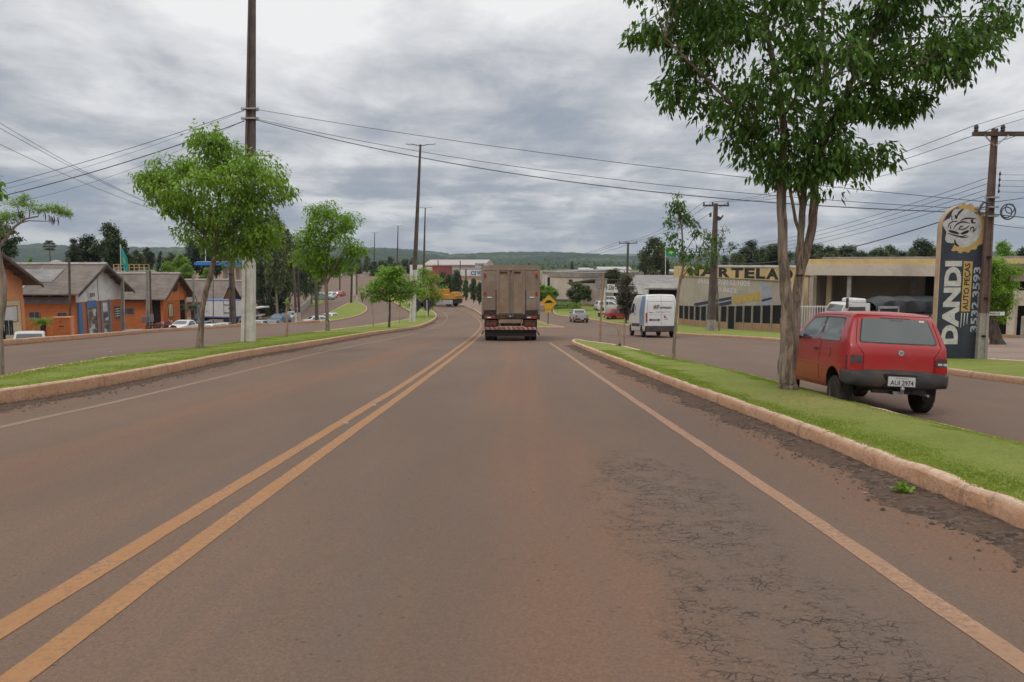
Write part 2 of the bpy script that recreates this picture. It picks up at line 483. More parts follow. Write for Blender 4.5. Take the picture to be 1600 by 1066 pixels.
def m_roof(name, a, b, ax=0, pitch=0.18):
    """weathered corrugated fibre cement: waves run down the slope"""
    m, t, oc = newmat(name)
    sp = t.t.nodes.new('ShaderNodeSeparateXYZ'); t.t.links.new(oc, sp.inputs[0])
    wv = t.m('SINE', t.m('MULTIPLY', sp.outputs[ax], 2 * math.pi / pitch))
    n1 = t.noise(t.scl(oc, (0.8, 0.8, 0.8)), 1.0, 5, 0.7)
    col = t.mix(t.ramp(n1, 0.3, 0.7), a, b)
    col = t.mix(t.m('MULTIPLY', t.ramp(t.noise(oc, 6.0, 4, 0.7), 0.5, 0.7), 0.35), col, tuple(q * 0.5 for q in a))
    nrm = t.n('ShaderNodeBump', Strength=0.7, Distance=0.03, Height=wv)
    t.n('ShaderNodeOutputMaterial', bsdf(t, col, 0.8, 0, 0.25, nrm))
    return m
def m_kerb():
    m, t, oc = newmat('painted_kerb')
    sp = t.t.nodes.new('ShaderNodeSeparateXYZ')
    at = t.n('ShaderNodeAttribute', attribute_name='kh', out=2)   # 0 at the foot, 1 on top: geometry height, for grime splashed up from the road
    n1 = t.noise(oc, 2.2, 6, 0.7)
    n2 = t.noise(oc, 22.0, 4, 0.7)
    f = t.m('ADD', t.m('MULTIPLY', n1, 0.55), t.m('MULTIPLY', n2, 0.45))
    col = t.mix(t.ramp(f, 0.34, 0.66), (0.42, 0.225, 0.125), (0.53, 0.325, 0.205))
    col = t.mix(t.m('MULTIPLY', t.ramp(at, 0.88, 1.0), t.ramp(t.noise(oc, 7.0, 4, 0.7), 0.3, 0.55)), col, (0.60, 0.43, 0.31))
    col = t.mix(t.m('MULTIPLY', t.ramp(t.noise(oc, 9.0, 5, 0.75), 0.53, 0.66), 0.6), col, (0.24, 0.15, 0.10))
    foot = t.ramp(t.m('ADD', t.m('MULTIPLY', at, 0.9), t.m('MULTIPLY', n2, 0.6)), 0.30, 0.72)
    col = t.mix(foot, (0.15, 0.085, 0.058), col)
    joint = t.m('LESS_THAN', t.m('FRACT', t.n('ShaderNodeAttribute', attribute_name='ks', out=2)), 0.018)
    col = t.mix(t.m('MULTIPLY', joint, 0.3), col, (0.07, 0.045, 0.035))
    nrm = t.n('ShaderNodeBump', Strength=0.7, Distance=0.02, Height=t.m('ADD', n2, n1))
    t.n('ShaderNodeOutputMaterial', bsdf(t, col, 0.88, 0, 0.2, nrm))
    return m
def m_glass(name, c=(0.03, 0.035, 0.035), rough=0.06, spec=0.9):
    m, t, oc = newmat(name)
    n = t.noise(oc, 2.0, 2)
    col = t.mix(n, c, tuple(q * 1.7 for q in c))
    t.n('ShaderNodeOutputMaterial', bsdf(t, col, rough, 0.0, spec, None, {'IOR': 1.6}))
    return m
def paint(c, name, dusty=0.25):
    if name in MATS: return MATS[name]
    m, t, oc = newmat(name)
    dn = t.noise(oc, 1.6, 5, 0.65, 0.4)
    sp = t.t.nodes.new('ShaderNodeSeparateXYZ'); t.t.links.new(oc, sp.inputs[0])
    lowz = t.m('SUBTRACT', 1.0, t.ramp(sp.outputs[2], 0.25, 0.75))     # road dust thrown up on the sills
    dm = t.m('MULTIPLY', t.m('ADD', t.m('MULTIPLY', t.ramp(dn, 0.4, 0.75), 0.5), lowz, clamp=True), dusty)
    col = t.mix(t.m('MULTIPLY', t.ramp(t.noise(oc, 4.0, 3), 0.3, 0.7), 0.12), c, tuple(q * 0.8 for q in c))
    col = t.mix(dm, col, (0.36, 0.22, 0.15))
    rg = t.m('ADD', 0.32, t.m('MULTIPLY', dm, 0.5))
    t.n('ShaderNodeOutputMaterial', bsdf(t, col, rg, 0.0, 0.5, None, {'Coat Weight': 0.35, 'Coat Roughness': 0.12}))
    MATS[name] = m
    return m
ROAD = m_road()
OCHRE = m_line('ochre_line_paint', (0.38, 0.19, 0.08), 0.7)
PALE = m_line('dusty_white_line_paint', (0.37, 0.215, 0.13), 0.7)
FAINT = m_line('faint_line_paint', (0.27, 0.18, 0.125), 0.55)
LAWN = m_grass('lawn', (0.165, 0.200, 0.036), (0.235, 0.262, 0.060), (0.33, 0.25, 0.11), 0.7)
LAWN_FAR = m_grass('far_lawn', (0.12, 0.16, 0.035), (0.19, 0.225, 0.055), (0.26, 0.19, 0.11), 0.6, 0.3)
BLADE = m_leaf('grass_blade', (0.185, 0.235, 0.038), (0.29, 0.33, 0.075), 1.2, 0.4, (0.38, 0.32, 0.13))
EARTH = mat('red_earth', (0.235, 0.130, 0.085), 0.95, 0, 0.1, 0.2, 0.5, 0.5, 30, (0.16, 0.15, 0.06), 0.55, 0.25)
PAVE = mat('worn_pavement', (0.27, 0.195, 0.155), 0.9, 0, 0.2, 0.14, 1.0, 0.2, 25, (0.22, 0.13, 0.09), 0.6, 0.4)
KERB = m_kerb()
CONC = mat('grey_concrete', (0.33, 0.30, 0.265), 0.85, 0, 0.25, 0.16, 3.0, 0.4, 30, (0.17, 0.13, 0.10), 0.5, 1.5)
DKCONC = mat('dark_stained_concrete', (0.125, 0.098, 0.082), 0.85, 0, 0.25, 0.2, 2.5, 0.4, 30, (0.07, 0.055, 0.048), 0.6, 1.2)
WHTCONC = mat('whitewashed_concrete', (0.60, 0.57, 0.51), 0.85, 0, 0.25, 0.1, 3.0, 0.4, 30, (0.34, 0.29, 0.23), 0.55, 1.8)
STEEL = mat('galvanised_steel', (0.36, 0.35, 0.34), 0.5, 0.6, 0.5, 0.12, 5)
DKSTEEL = mat('dark_steel', (0.045, 0.042, 0.04), 0.6, 0.2, 0.4, 0.2, 5)
RUBBER = mat('rubber', (0.028, 0.025, 0.023), 0.85, 0, 0.25, 0.2, 6, 0.2, 40, (0.10, 0.065, 0.045), 0.5, 3.0)
BLACKPL = mat('black_plastic', (0.045, 0.043, 0.042), 0.65, 0, 0.35, 0.15, 5, 0.1, 60, (0.13, 0.09, 0.065), 0.45, 2.2)
RIM = mat('painted_rim', (0.16, 0.15, 0.14), 0.5, 0.4, 0.5, 0.2, 8, 0, 20, (0.13, 0.085, 0.06), 0.7, 5)
GLASS = m_glass('car_glass')
GLASSG = m_glass('tinted_rear_glass', (0.04, 0.052, 0.045), 0.07, 0.7)
PANE = m_glass('building_glass', (0.03, 0.034, 0.036), 0.12, 0.8)
REDLENS = mat('red_lens', (0.36, 0.015, 0.012), 0.15, 0, 0.6, 0.15, 8)
SMOKELENS = mat('smoked_lens', (0.075, 0.045, 0.042), 0.12, 0, 0.7, 0.2, 8)
CLEARLENS = mat('clear_lens', (0.5, 0.48, 0.46), 0.12, 0, 0.7, 0.1, 8)
PLATE = mat('licence_plate_grey', (0.50, 0.50, 0.48), 0.45, 0, 0.4, 0.08, 9)
INK = mat('black_letter_paint', (0.022, 0.02, 0.02), 0.6, 0, 0.3, 0.2, 6)
WHITEINK = mat('white_letter_paint', (0.66, 0.64, 0.60), 0.6, 0, 0.3, 0.08, 6)
WIRE = mat('cable_sheath', (0.085, 0.085, 0.095), 0.7, 0, 0.3, 0.1, 3)
BARK = m_bark('grey_brown_bark', (0.10, 0.07, 0.052), (0.33, 0.25, 0.19))
BARKL = m_bark('pale_bark', (0.16, 0.12, 0.09), (0.34, 0.28, 0.22), 0.6)
BARKD = m_bark('dark_bark', (0.04, 0.03, 0.024), (0.13, 0.10, 0.08), 0.7)
LEAF_DK = m_leaf('dark_glossy_leaf', (0.045, 0.095, 0.016), (0.12, 0.23, 0.036), 1.3, 0.28, (0.15, 0.29, 0.05))
LEAF_MD = m_leaf('mid_green_leaf', (0.125, 0.22, 0.024), (0.26, 0.40, 0.05), 1.4, 0.32, (0.22, 0.33, 0.06))
LEAF_BR = m_leaf('bright_green_leaf', (0.12, 0.22, 0.016), (0.25, 0.40, 0.035), 1.5, 0.35)
LEAF_OL = m_leaf('olive_leaf', (0.055, 0.075, 0.022), (0.14, 0.165, 0.055), 0.5, 0.2)
LEAF_FAR = m_leaf('far_dark_leaf', (0.028, 0.052, 0.018), (0.08, 0.115, 0.038), 0.25, 0.15)
LEAF_CON = m_leaf('conifer_leaf', (0.018, 0.034, 0.015), (0.05, 0.075, 0.03), 0.4, 0.1)
LEAF_PUR = m_leaf('plum_brown_leaf', (0.05, 0.04, 0.03), (0.13, 0.12, 0.075), 1.0, 0.2)
BRICK = m_brick('orange_brick', (0.52, 0.14, 0.042), (0.60, 0.18, 0.058), (0.40, 0.14, 0.06))
BRICK2 = m_brick('tan_brick', (0.40, 0.23, 0.12), (0.46, 0.27, 0.14), (0.30, 0.20, 0.13))
ORANGE = mat('orange_wall_paint', (0.60, 0.18, 0.06), 0.8, 0, 0.2, 0.1, 1.5, 0, 20, (0.33, 0.12, 0.06), 0.5, 0.7)
SALMON = mat('salmon_wall_paint', (0.62, 0.27, 0.13), 0.8, 0, 0.2, 0.07, 1.5)
CREAM = mat('cream_wall_paint', (0.66, 0.55, 0.34), 0.8, 0, 0.2, 0.07, 1.0, 0, 20, (0.42, 0.34, 0.2), 0.4, 0.5)
WHITEP = mat('white_wall_paint', (0.66, 0.64, 0.61), 0.8, 0, 0.2, 0.06, 1.5, 0, 20, (0.36, 0.33, 0.3), 0.45, 0.8)
GREYP = mat('grey_wall_paint', (0.24, 0.22, 0.235), 0.8, 0, 0.2, 0.1, 1.5, 0, 20, (0.15, 0.13, 0.12), 0.4, 0.8)
BLUEP = mat('blue_paint', (0.075, 0.175, 0.36), 0.6, 0, 0.3, 0.1, 2)
BRBLUE = mat('bright_blue_panel', (0.03, 0.19, 0.58), 0.5, 0, 0.4, 0.06, 2)
BEIGE = mat('beige_wall_paint', (0.56, 0.485, 0.39), 0.85, 0, 0.2, 0.07, 0.4, 0, 20, (0.33, 0.27, 0.21), 0.5, 0.3)
TAUPE = mat('taupe_wall_paint', (0.46, 0.40, 0.31), 0.85, 0, 0.2, 0.06, 0.5, 0, 20, (0.24, 0.20, 0.15), 0.4, 0.4)
YELLOWP = mat('ochre_yellow_paint', (0.64, 0.46, 0.21), 0.8, 0, 0.2, 0.07, 1.0, 0, 20, (0.36, 0.26, 0.13), 0.4, 0.6)
TIN = mat('weathered_tin', (0.42, 0.41, 0.40), 0.55, 0.2, 0.4, 0.14, 1.0, 0, 20, (0.24, 0.21, 0.19), 0.5, 0.4)
REDP = mat('red_brown_paint', (0.27, 0.075, 0.065), 0.7, 0, 0.3, 0.1, 1)
WOOD = mat('dark_weathered_wood', (0.09, 0.065, 0.05), 0.85, 0, 0.2, 0.25, 4)
STAKE = mat('pale_wood_stake', (0.33, 0.215, 0.14), 0.85, 0, 0.2, 0.2, 4)
ROOFA = m_roof('weathered_corrugated_roof', (0.145, 0.118, 0.098), (0.225, 0.185, 0.155), 1)
ROOFG = m_roof('grey_corrugated_roof', (0.21, 0.20, 0.19), (0.31, 0.29, 0.27), 1)
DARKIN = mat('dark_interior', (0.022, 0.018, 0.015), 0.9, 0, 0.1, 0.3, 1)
BLACKM = mat('black_mesh', (0.012, 0.011, 0.011), 0.8, 0, 0.2, 0.3, 8)
def text_mesh(name, s, parent, o, ux, uy, width, height, mt, bold=0.0, ext=0.004, shear=0.0, world=True):
    """lettering fitted to a width x height box with its lower left corner at o, along ux, upright uy"""
    cu = bpy.data.curves.new('txt', 'FONT'); cu.body = s
    cu.size = 1.0; cu.offset = bold; cu.extrude = 0.0; cu.resolution_u = 3; cu.shear = shear
    ob = bpy.data.objects.new('txt', cu); COL.objects.link(ob)
    dg = bpy.context.evaluated_depsgraph_get()
    me = bpy.data.meshes.new_from_object(ob.evaluated_get(dg))
    bpy.data.objects.remove(ob)
    n = len(me.vertices); V = np.zeros(n * 3); me.vertices.foreach_get('co', V); V = V.reshape(-1, 3)
    mn, mx = V[:, :2].min(0), V[:, :2].max(0)
    P = (V[:, :2] - mn) / (mx - mn)
    ux = Vector(ux).normalized(); uy = Vector(uy).normalized(); nn = ux.cross(uy)
    o = Vector(o) + nn * ext
    if world and parent is not None: o = o - parent.location
    Q = np.array(o) + np.outer(P[:, 0] * width, np.array(ux)) + np.outer(P[:, 1] * height, np.array(uy))
    me.vertices.foreach_set('co', Q.astype(np.float32).ravel()); me.update()
    me.materials.clear(); me.materials.append(mt)
    t = bpy.data.objects.new(name, me); COL.objects.link(t)
    if parent is not None: t.parent = parent
    return t
def sheet(name, xs, ys, dz, mt, fn=None, smooth=True):
    XX, YY = np.meshgrid(xs, ys)
    ZZ = HZ(XX, YY) + dz
    if fn is not None: ZZ = ZZ + fn(XX, YY)
    V = np.stack([XX, YY, ZZ], -1).reshape(-1, 3)
    nx, ny = len(xs), len(ys)
    i = (np.arange(ny - 1)[:, None] * nx + np.arange(nx - 1)[None, :]).ravel()
    F = np.stack([i, i + 1, i + 1 + nx, i + nx], -1)
    o = np_mesh(name, V, F, mt, None, smooth)
    return o
gx = np.concatenate([[-4000, -2000, -900, -400, -220], np.arange(-150, 151, 2.5), [220, 400, 900, 2000, 4000]])
gy = np.concatenate([[-300, -60, -20], np.arange(-10, 180, 2.5), np.arange(180, 700, 10), [800, 1000, 1400, 2000, 3500]])
tag(sheet('ground', gx, gy, -0.16, EARTH), kind='structure')
rx = np.concatenate([np.arange(-100, -60, 2.0), np.arange(-60, -9, 0.75), np.arange(-9, 12, 0.5), np.arange(12, 71, 2.0)])
ry = np.concatenate([np.arange(-12, 60, 0.75), np.arange(60, 150, 1.5), np.arange(150, 381, 5)])
tag(sheet('road', rx, ry, 0.0, ROAD), kind='structure')
def smooth_line(pts, n=4, closed=False):
    """Catmull-Rom through 2D points"""
    P = [np.array(p[:2], float) for p in pts]
    out = []
    m = len(P)
    rng = range(m if closed else m - 1)
    for i in rng:
        if closed:
            a, b, c, d = P[(i - 1) % m], P[i], P[(i + 1) % m], P[(i + 2) % m]
        else:
            a, b, c, d = P[max(i - 1, 0)], P[i], P[i + 1], P[min(i + 2, m - 1)]
        for k in range(n):
            t = k / n
            out.append(0.5 * ((2 * b) + (-a + c) * t + (2 * a - 5 * b + 4 * c - d) * t * t + (-a + 3 * b - 3 * c + d) * t**3))
    if not closed: out.append(P[-1])
    return out
def resample(L, step, closed=False):
    L = [np.array(p) for p in L]
    if closed: L = L + [L[0]]
    seg = [np.linalg.norm(L[i + 1] - L[i]) for i in range(len(L) - 1)]
    cum = np.concatenate([[0], np.cumsum(seg)])
    tot = cum[-1]
    s, out = 0.0, []
    while s < tot:
        k = min(np.searchsorted(cum, s, side='right') - 1, len(seg) - 1)
        t = (s - cum[k]) / max(seg[k], 1e-9)
        p = L[k] * (1 - t) + L[k + 1] * t
        out.append(p)
        s += step * (1 if p[1] < 30 else (2 if p[1] < 70 else 4))
    if not closed: out.append(L[-1])
    elif np.linalg.norm(out[-1] - out[0]) < step * 0.4: out.pop()
    return out
def pxl(pts, h=0.0):
    return [tuple(G(a, b, h=h)[:2]) for a, b in pts]
def normals2(L, closed):
    n = len(L); N = []
    for i in range(n):
        a = L[(i - 1) % n] if closed or i > 0 else L[i]
        b = L[(i + 1) % n] if closed or i < n - 1 else L[i]
        t = np.array(b) - np.array(a); t /= max(np.linalg.norm(t), 1e-9)
        N.append(np.array([-t[1], t[0]]))     # left of travel
    return N
def strip(name, pts, width, dz, mt, step=0.5, sm=4, kind=None, jag=0.0):
    L = resample(smooth_line(pts, sm), step)
    N = normals2(L, False)
    V, F = [], []
    for p, nn in zip(L, N):
        for s in (-1, 1):
            j = rnd.uniform(-jag, jag)
            q = np.array(p) + nn * (s * width / 2 + j)
            V.append((q[0], q[1], gz(*q) + dz))
    for i in range(len(L) - 1):
        F.append((2 * i, 2 * i + 1, 2 * i + 3, 2 * i + 2))
    o = np_mesh(name, V, F, mt)
    if kind: tag(o, kind=kind)
    return o
def cdt_fill(outline, step, dzf, extra_in=0.0):
    """outline: list of 2D; returns verts3, faces with interior grid points"""
    O = [Vector((float(p[0]), float(p[1]))) for p in outline]
    xs = [p.x for p in O]; ys = [p.y for p in O]
    pts = list(O)
    A = np.array([(p.x, p.y) for p in O]); B = np.roll(A, -1, 0)
    y = min(ys) + step / 2
    row = 0
    while y < max(ys):
        st = step * (1 if y < 30 else (2 if y < 70 else 4))
        x = min(xs) + (st / 2 if row % 2 else 0)
        while x < max(xs):
            c = ((A[:, 1] > y) != (B[:, 1] > y)) & (x < (B[:, 0] - A[:, 0]) * (y - A[:, 1]) / (B[:, 1] - A[:, 1] + 1e-12) + A[:, 0])
            if c.sum() % 2 == 1 and np.min((A[:, 0] - x) ** 2 + (A[:, 1] - y) ** 2) > (st * 0.45) ** 2:
                pts.append(Vector((x, y)))
            x += st
        y += st; row += 1
    n = len(O)
    edges = [(i, (i + 1) % n) for i in range(n)]
    res = geometry.delaunay_2d_cdt(pts, edges, [tuple(range(n))], 1, 1e-5)
    V = [(v.x, v.y, gz(v.x, v.y) + dzf(v.x, v.y)) for v in res[0]]
    F = [tuple(f) for f in res[2]]
    return V, F
def add_attr(o, name, vals):
    a = o.data.attributes.new(name, 'FLOAT', 'POINT')
    a.data.foreach_set('value', np.array(vals, np.float32))
def kerb(name, L, h, wd, closed=True, inward=1, rough=0.012, base=0.0):
    """kerb along L; body lies to the `inward` side (left=+1) of travel"""
    N = normals2(L, closed)
    V, F, A, S = [], [], [], []
    prof = [(0.0, -0.06, 0), (0.0, h * 0.55, .6), (0.012, h - 0.03, .9), (0.04, h, 1), (wd * 0.6, h + 0.004, 1), (wd, h - 0.008, 1), (wd + 0.01, -0.06, 1)]
    s = 0.0
    for i, (p, nn) in enumerate(zip(L, N)):
        jx = rnd.uniform(-rough, rough); jz = rnd.uniform(-rough, rough) * 0.7
        if i: s += float(np.linalg.norm(np.array(p) - np.array(L[i - 1])))
        for (o_, z_, a_) in prof:
            q = np.array(p) + nn * inward * (o_ + (jx if z_ > 0 else 0))
            V.append((q[0], q[1], gz(*q) + base + z_ + (jz if z_ > 0.03 else 0) + rnd.uniform(-1, 1) * rough * 0.35))
            A.append(a_); S.append(s / 3.1)
    k = len(prof)
    n = len(L)
    for i in range(n if closed else n - 1):
        j = (i + 1) % n
        for m_ in range(k - 1):
            F.append((i * k + m_, j * k + m_, j * k + m_ + 1, i * k + m_ + 1))
    o = np_mesh(name, V, F, KERB, None, False)
    o.data.shade_smooth(); o.data.set_sharp_from_angle(angle=R(28))
    add_attr(o, 'kh', A); add_attr(o, 'ks', S)
    return tag(o, kind='structure')
def area2(L):
    A = np.array(L); B = np.roll(A, -1, 0)
    return float(np.sum(A[:, 0] * B[:, 1] - B[:, 0] * A[:, 1]) / 2)
def offset(L, d):
    N = normals2(L, True)
    return [np.array(p) + n_ * d for p, n_ in zip(L, N)]
def island(outline, h, wd, lawn_mt=None, step=0.45, kerbed=True, mound=0.03, name='lawn', kname='kerb', sm=3):
    L = resample(smooth_line(outline, sm, True), step, True)
    if area2(L) < 0: L = L[::-1]
    if kerbed:
        kerb(kname, L, h, wd)
        I = offset(L, wd - 0.004)
    else:
        I = L
    mt = lawn_mt or LAWN
    V, F = cdt_fill(I, step * 1.3, lambda x, y: h - 0.012)
    V = np.array(V)
    A = np.array(I)
    for i, (x, y, z) in enumerate(V):
        dd = math.sqrt(float(np.min((A[:, 0] - x) ** 2 + (A[:, 1] - y) ** 2)))
        V[i, 2] += mound * min(1, dd / 0.6) + (0.012 * math.sin(x * 3.1 + y * 1.7) * math.cos(y * 2.3 - x) if dd > 0.2 else 0)
    me = bpy.data.meshes.new(name); me.from_pydata([tuple(v) for v in V], [], F); me.materials.append(mt)
    me.shade_smooth()
    o = bpy.data.objects.new(name, me); COL.objects.link(o)
    tag(o, kind='structure')
    return L, I
RIGHT_FACE = [(1600, 836), (1221, 674), (1051, 606), (956, 566), (915, 548.5), (897, 540.5), (893, 537.2)]
RIGHT_BACK = [(900, 534.6), (919, 535.5), (977, 540.5), (1051, 559), (1150, 579.5), (1221, 597), (1316, 620.5), (1401, 645), (1467, 660), (1600, 691)]
rf = pxl(RIGHT_FACE); rb = pxl(RIGHT_BACK[:1]) + pxl(RIGHT_BACK[1:2], 0.08) + pxl(RIGHT_BACK[2:], 0.17)
near_f = [(rf[0][0] + (rf[0][0] - rf[1][0]) / (rf[0][1] - rf[1][1]) * (yy - rf[0][1]), yy) for yy in (-3, 1.0)]
near_b = [(rb[-1][0] + (rb[-1][0] - rb[-2][0]) / (rb[-1][1] - rb[-2][1]) * (yy - rb[-1][1]), yy) for yy in (3.5, 1.0, -3)]
RL, RI = island(near_f + rf + rb + near_b, 0.17, 0.13, step=0.35, name='median_lawn', sm=4)
LF = [(-300, 693), (0, 635), (94, 620), (250, 589), (375, 561.5), (500, 539.5), (560, 528), (599, 521.5), (653, 513), (676, 503.5), (683, 496), (678, 489.5), (664, 482), (640, 473.5), (618, 466), (600, 459)]
LB = [(588, 459.5), (600, 466.5), (620, 477), (640, 488), (648, 494), (640, 499), (600, 504.5), (560, 510), (510, 516), (450, 523), (390, 531), (310, 542), (200, 553.5), (100, 568.5), (0, 586), (-300, 640)]
lf = pxl(LF); lb = pxl(LB[:4]) + pxl(LB[4:6], 0.1) + pxl(LB[6:], 0.25)
LL, LI = island(lf + lb, 0.25, 0.16, step=0.45, name='median_lawn', sm=3)
fk = [(KX[0][i], KX[1][i]) for i in range(2, len(KX[0]) - 1)]
fkl = [(p[1], p[0]) for p in fk]
FKP = resample(smooth_line([(fkl[0][0] + 2.0, 8.0)] + fkl, 6), 0.6)
kerb('kerb', FKP, 0.27, 0.2, closed=False, inward=1)
SI = [(500, 504), (520, 502.5), (540, 499), (560, 494), (570, 489), (574, 484), (571, 479), (562, 474), (552, 472), (545, 474.5), (533, 480), (521, 486.5), (510, 494)]
SL, SII = island(pxl(SI), 0.16, 0.14, step=0.6, name='corner_lawn')
for pts in ([(517, 457), (524, 456), (525, 462), (518, 463)], [(486, 470), (502, 469), (505, 474), (492, 477), (480, 478)], [(418, 493), (440, 489), (452, 497), (425, 499)]):
    island(pxl(pts), 0.06, 0.1, kerbed=False, mound=0.05, step=0.7, name='verge_lawn')
SPL = [(882, 513.3), (860, 513.2), (838, 512.6), (800, 509.5), (775, 501), (752, 492.3), (738, 483), (716, 476), (702, 471.5), (694, 467), (690, 463), (705, 462), (722, 466), (740, 470), (752, 474), (760, 483), (775, 491), (800, 500), (838, 503), (853, 507), (866, 510.3)]
island(pxl(SPL), 0.14, 0.15, PAVE, step=0.8, name='splitter_pavement', mound=0.01)
island(pxl([(864, 511.7), (842, 511), (820, 508.5), (806, 505), (838, 504.3), (852, 508)]), 0.155, 0.1, kerbed=False, step=0.5, mound=0.04, name='splitter_lawn')
VF = [(1900, 640), (1600, 601), (1480, 585), (1350, 559), (1215, 533), (1130, 527.5), (1050, 522.5), (984, 510.5), (950, 505), (924, 500.5), (895, 496.5), (877, 494.5), (866, 491)]
VB = [(866, 482), (890, 478.5), (925, 477.5), (948, 479.5), (1000, 499), (1060, 507), (1130, 514.5), (1215, 520), (1350, 541), (1480, 563), (1600, 571), (1900, 594)]
VL, VI = island(pxl(VF) + pxl(VB), 0.15, 0.14, step=0.7, name='verge_lawn')
V, F = cdt_fill([np.array(p) for p in pxl([(1900, 596), (1600, 572), (1480, 564), (1300, 534), (1215, 520.5), (1060, 507.5), (1000, 499.5)]) + [(20, 130), (60, 130), (60, 20)]], 3.0, lambda x, y: 0.07)
o = bpy.data.objects.new('forecourt_pavement', bpy.data.meshes.new('forecourt_pavement')); o.data.from_pydata(V, [], F); o.data.materials.append(PAVE); COL.objects.link(o)
tag(o, kind='structure')
island(pxl([(840, 480), (866, 478), (925, 476.5), (955, 478.5), (990, 490), (1010, 484), (1000, 472), (930, 468.8), (840, 469.5), (800, 470), (790, 476)]), 0.1, 0.1, PAVE, kerbed=False, step=1.5, name='street_pavement', mound=0.0)
V, F = cdt_fill([np.array(p) for p in [(-36, 34), (-34.4, 46), (-34.3, 60), (-35.8, 74), (-38, 90), (-42, 120), (-100, 200), (-260, 200), (-260, 20), (-60, 15)]], 6.0, lambda x, y: 0.05)
o = bpy.data.objects.new('yard_soil', bpy.data.meshes.new('yard_soil')); o.data.from_pydata(V, [], F); o.data.materials.append(EARTH); COL.objects.link(o)
tag(o, kind='structure')
tag(sheet('meadow', np.arange(-900, 1100, 40.0), np.concatenate([np.arange(381, 700, 12), [800, 1000, 1300]]), -0.1, LAWN_FAR, lambda x, y: 0 * x), kind='structure')
tag(sheet('meadow', np.arange(72, 400, 6.0), np.arange(60, 381, 8.0), -0.08, LAWN_FAR), kind='structure')
C1 = [(0, 985), (300, 802), (387.5, 748.6), (475, 695.6), (580, 631.8), (632, 600), (700, 554), (735, 528.5), (748, 516), (751.5, 508), (749, 501), (741, 494), (728, 487), (712, 481)]
C2 = [(38, 1050), (300, 856), (431, 760), (562, 665.5), (650, 602), (715, 553), (745, 529), (756, 516.5), (758.5, 508), (755, 500), (746, 493), (732, 486), (716, 480)]
EL = [(0, 668), (250, 612), (500, 551.5), (569, 537.5), (635, 524), (672, 514), (694, 504), (699, 495), (692, 487.5), (678, 480)]
ER = [(1600, 1038), (1275, 816), (1062, 673.5), (956, 602), (871, 543.5), (858, 535.5)]
def extend(pts2, y0):
    a, b = np.array(pts2[0]), np.array(pts2[1])
    t = (y0 - a[1]) / (a[1] - b[1]) if abs(a[1] - b[1]) > 1e-6 else 0
    return [tuple(a + (a - b) * t)] + list(pts2)
strip('centre_line', extend(pxl(C1), 0.5), 0.142, 0.003, OCHRE, 0.3, kind='structure', jag=0.004)
strip('centre_line', extend(pxl(C2), 0.5), 0.142, 0.003, OCHRE, 0.3, kind='structure', jag=0.004)
strip('edge_line', extend(pxl(EL), 1.0), 0.14, 0.003, FAINT, 0.4, kind='structure', jag=0.005)
strip('edge_line', extend(pxl(ER), 0.5), 0.125, 0.003, PALE, 0.3, kind='structure', jag=0.006)
for a, b in (((62, 557.5), (126, 551.5)), ((170, 548), (208, 544.5)), ((255, 540), (285, 537)), ((-60, 570), (10, 562.5))):
    strip('lane_dash', pxl([a, ((a[0] + b[0]) / 2, (a[1] + b[1]) / 2), b]), 0.1, 0.006, FAINT, 0.5, kind='structure')
strip('stop_line', pxl([(1178, 541.5), (1205, 542.6), (1232, 543.6)]), 0.25, 0.006, FAINT, 0.5, kind='structure')
for i, (a, b) in enumerate(((583.5, 633.5), (539.5, 661.5))):
    p = G(a, b)
    mb = MB(); mb.cbox((p.x, p.y, p.z + 0.008), (0.08, 0.05, 0.014), taper=0.7)
    o = mb.build('road_stud', CONC, None, world=True)
    tag(o, ['dusty pale road stud between the double centre lines, farther of two', 'dusty pale road stud between the double centre lines, nearer of two'][i], 'road stud', 'road studs between the centre lines')
def gutter_band(name, L2, w0, w1, mt, dz=0.006, jag=0.09):
    """ragged band on the road beside a kerb foot; L2 ordered so the road lies on its left"""
    N = normals2(L2, False)
    V, F = [], []
    for i, (p, nn) in enumerate(zip(L2, N)):
        j = rnd.uniform(-jag, jag) + 0.12 * math.sin(i * 0.37) + 0.08 * math.sin(i * 0.11 + 1)
        a = np.array(p) + nn * w0; b = np.array(p) + nn * (w1 + j)
        m_ = (a + b) / 2
        for q, e in ((a, 0.03), (m_, 0.008), (b, -0.03)):
            V.append((q[0], q[1], gz(*q) + (dz if e > 0 else 0) + e * rnd.uniform(0.5, 1.2)))
    for i in range(len(L2) - 1):
        for k in range(2):
            F.append((3 * i + k, 3 * i + 3 + k, 3 * i + 4 + k, 3 * i + 1 + k))
    o = np_mesh(name, V, F, mt, None, True)
    add_attr(o, 'ge', [1, .8, 0] * len(L2))
    return tag(o, kind='structure')
m_, t_, oc_ = newmat('gutter_grit')
v1 = t_.n('ShaderNodeTexVoronoi', Vector=oc_, Scale=26.0, out=1)
v2 = t_.n('ShaderNodeTexVoronoi', Vector=oc_, Scale=26.0, out=0)
hs = t_.noise(v1, 3.0, 1)
gc = t_.mix(t_.ramp(hs, 0.3, 0.7), (0.06, 0.044, 0.036), (0.17, 0.115, 0.085))
gc = t_.mix(t_.ramp(t_.noise(oc_, 3.0, 4), 0.42, 0.6), gc, (0.125, 0.082, 0.06))
ge = t_.m('ADD', t_.n('ShaderNodeAttribute', attribute_name='ge', out=2), t_.m('MULTIPLY', t_.m('SUBTRACT', t_.noise(oc_, 11.0, 5, 0.75), 0.5), 1.6))
gc = t_.mix(t_.ramp(ge, 0.25, 0.6), (0.205, 0.112, 0.068), gc)
t_.n('ShaderNodeOutputMaterial', bsdf(t_, gc, 0.95, 0, 0.1, t_.n('ShaderNodeBump', Strength=1.0, Distance=0.03, Height=t_.m('SUBTRACT', 1.0, v2))))
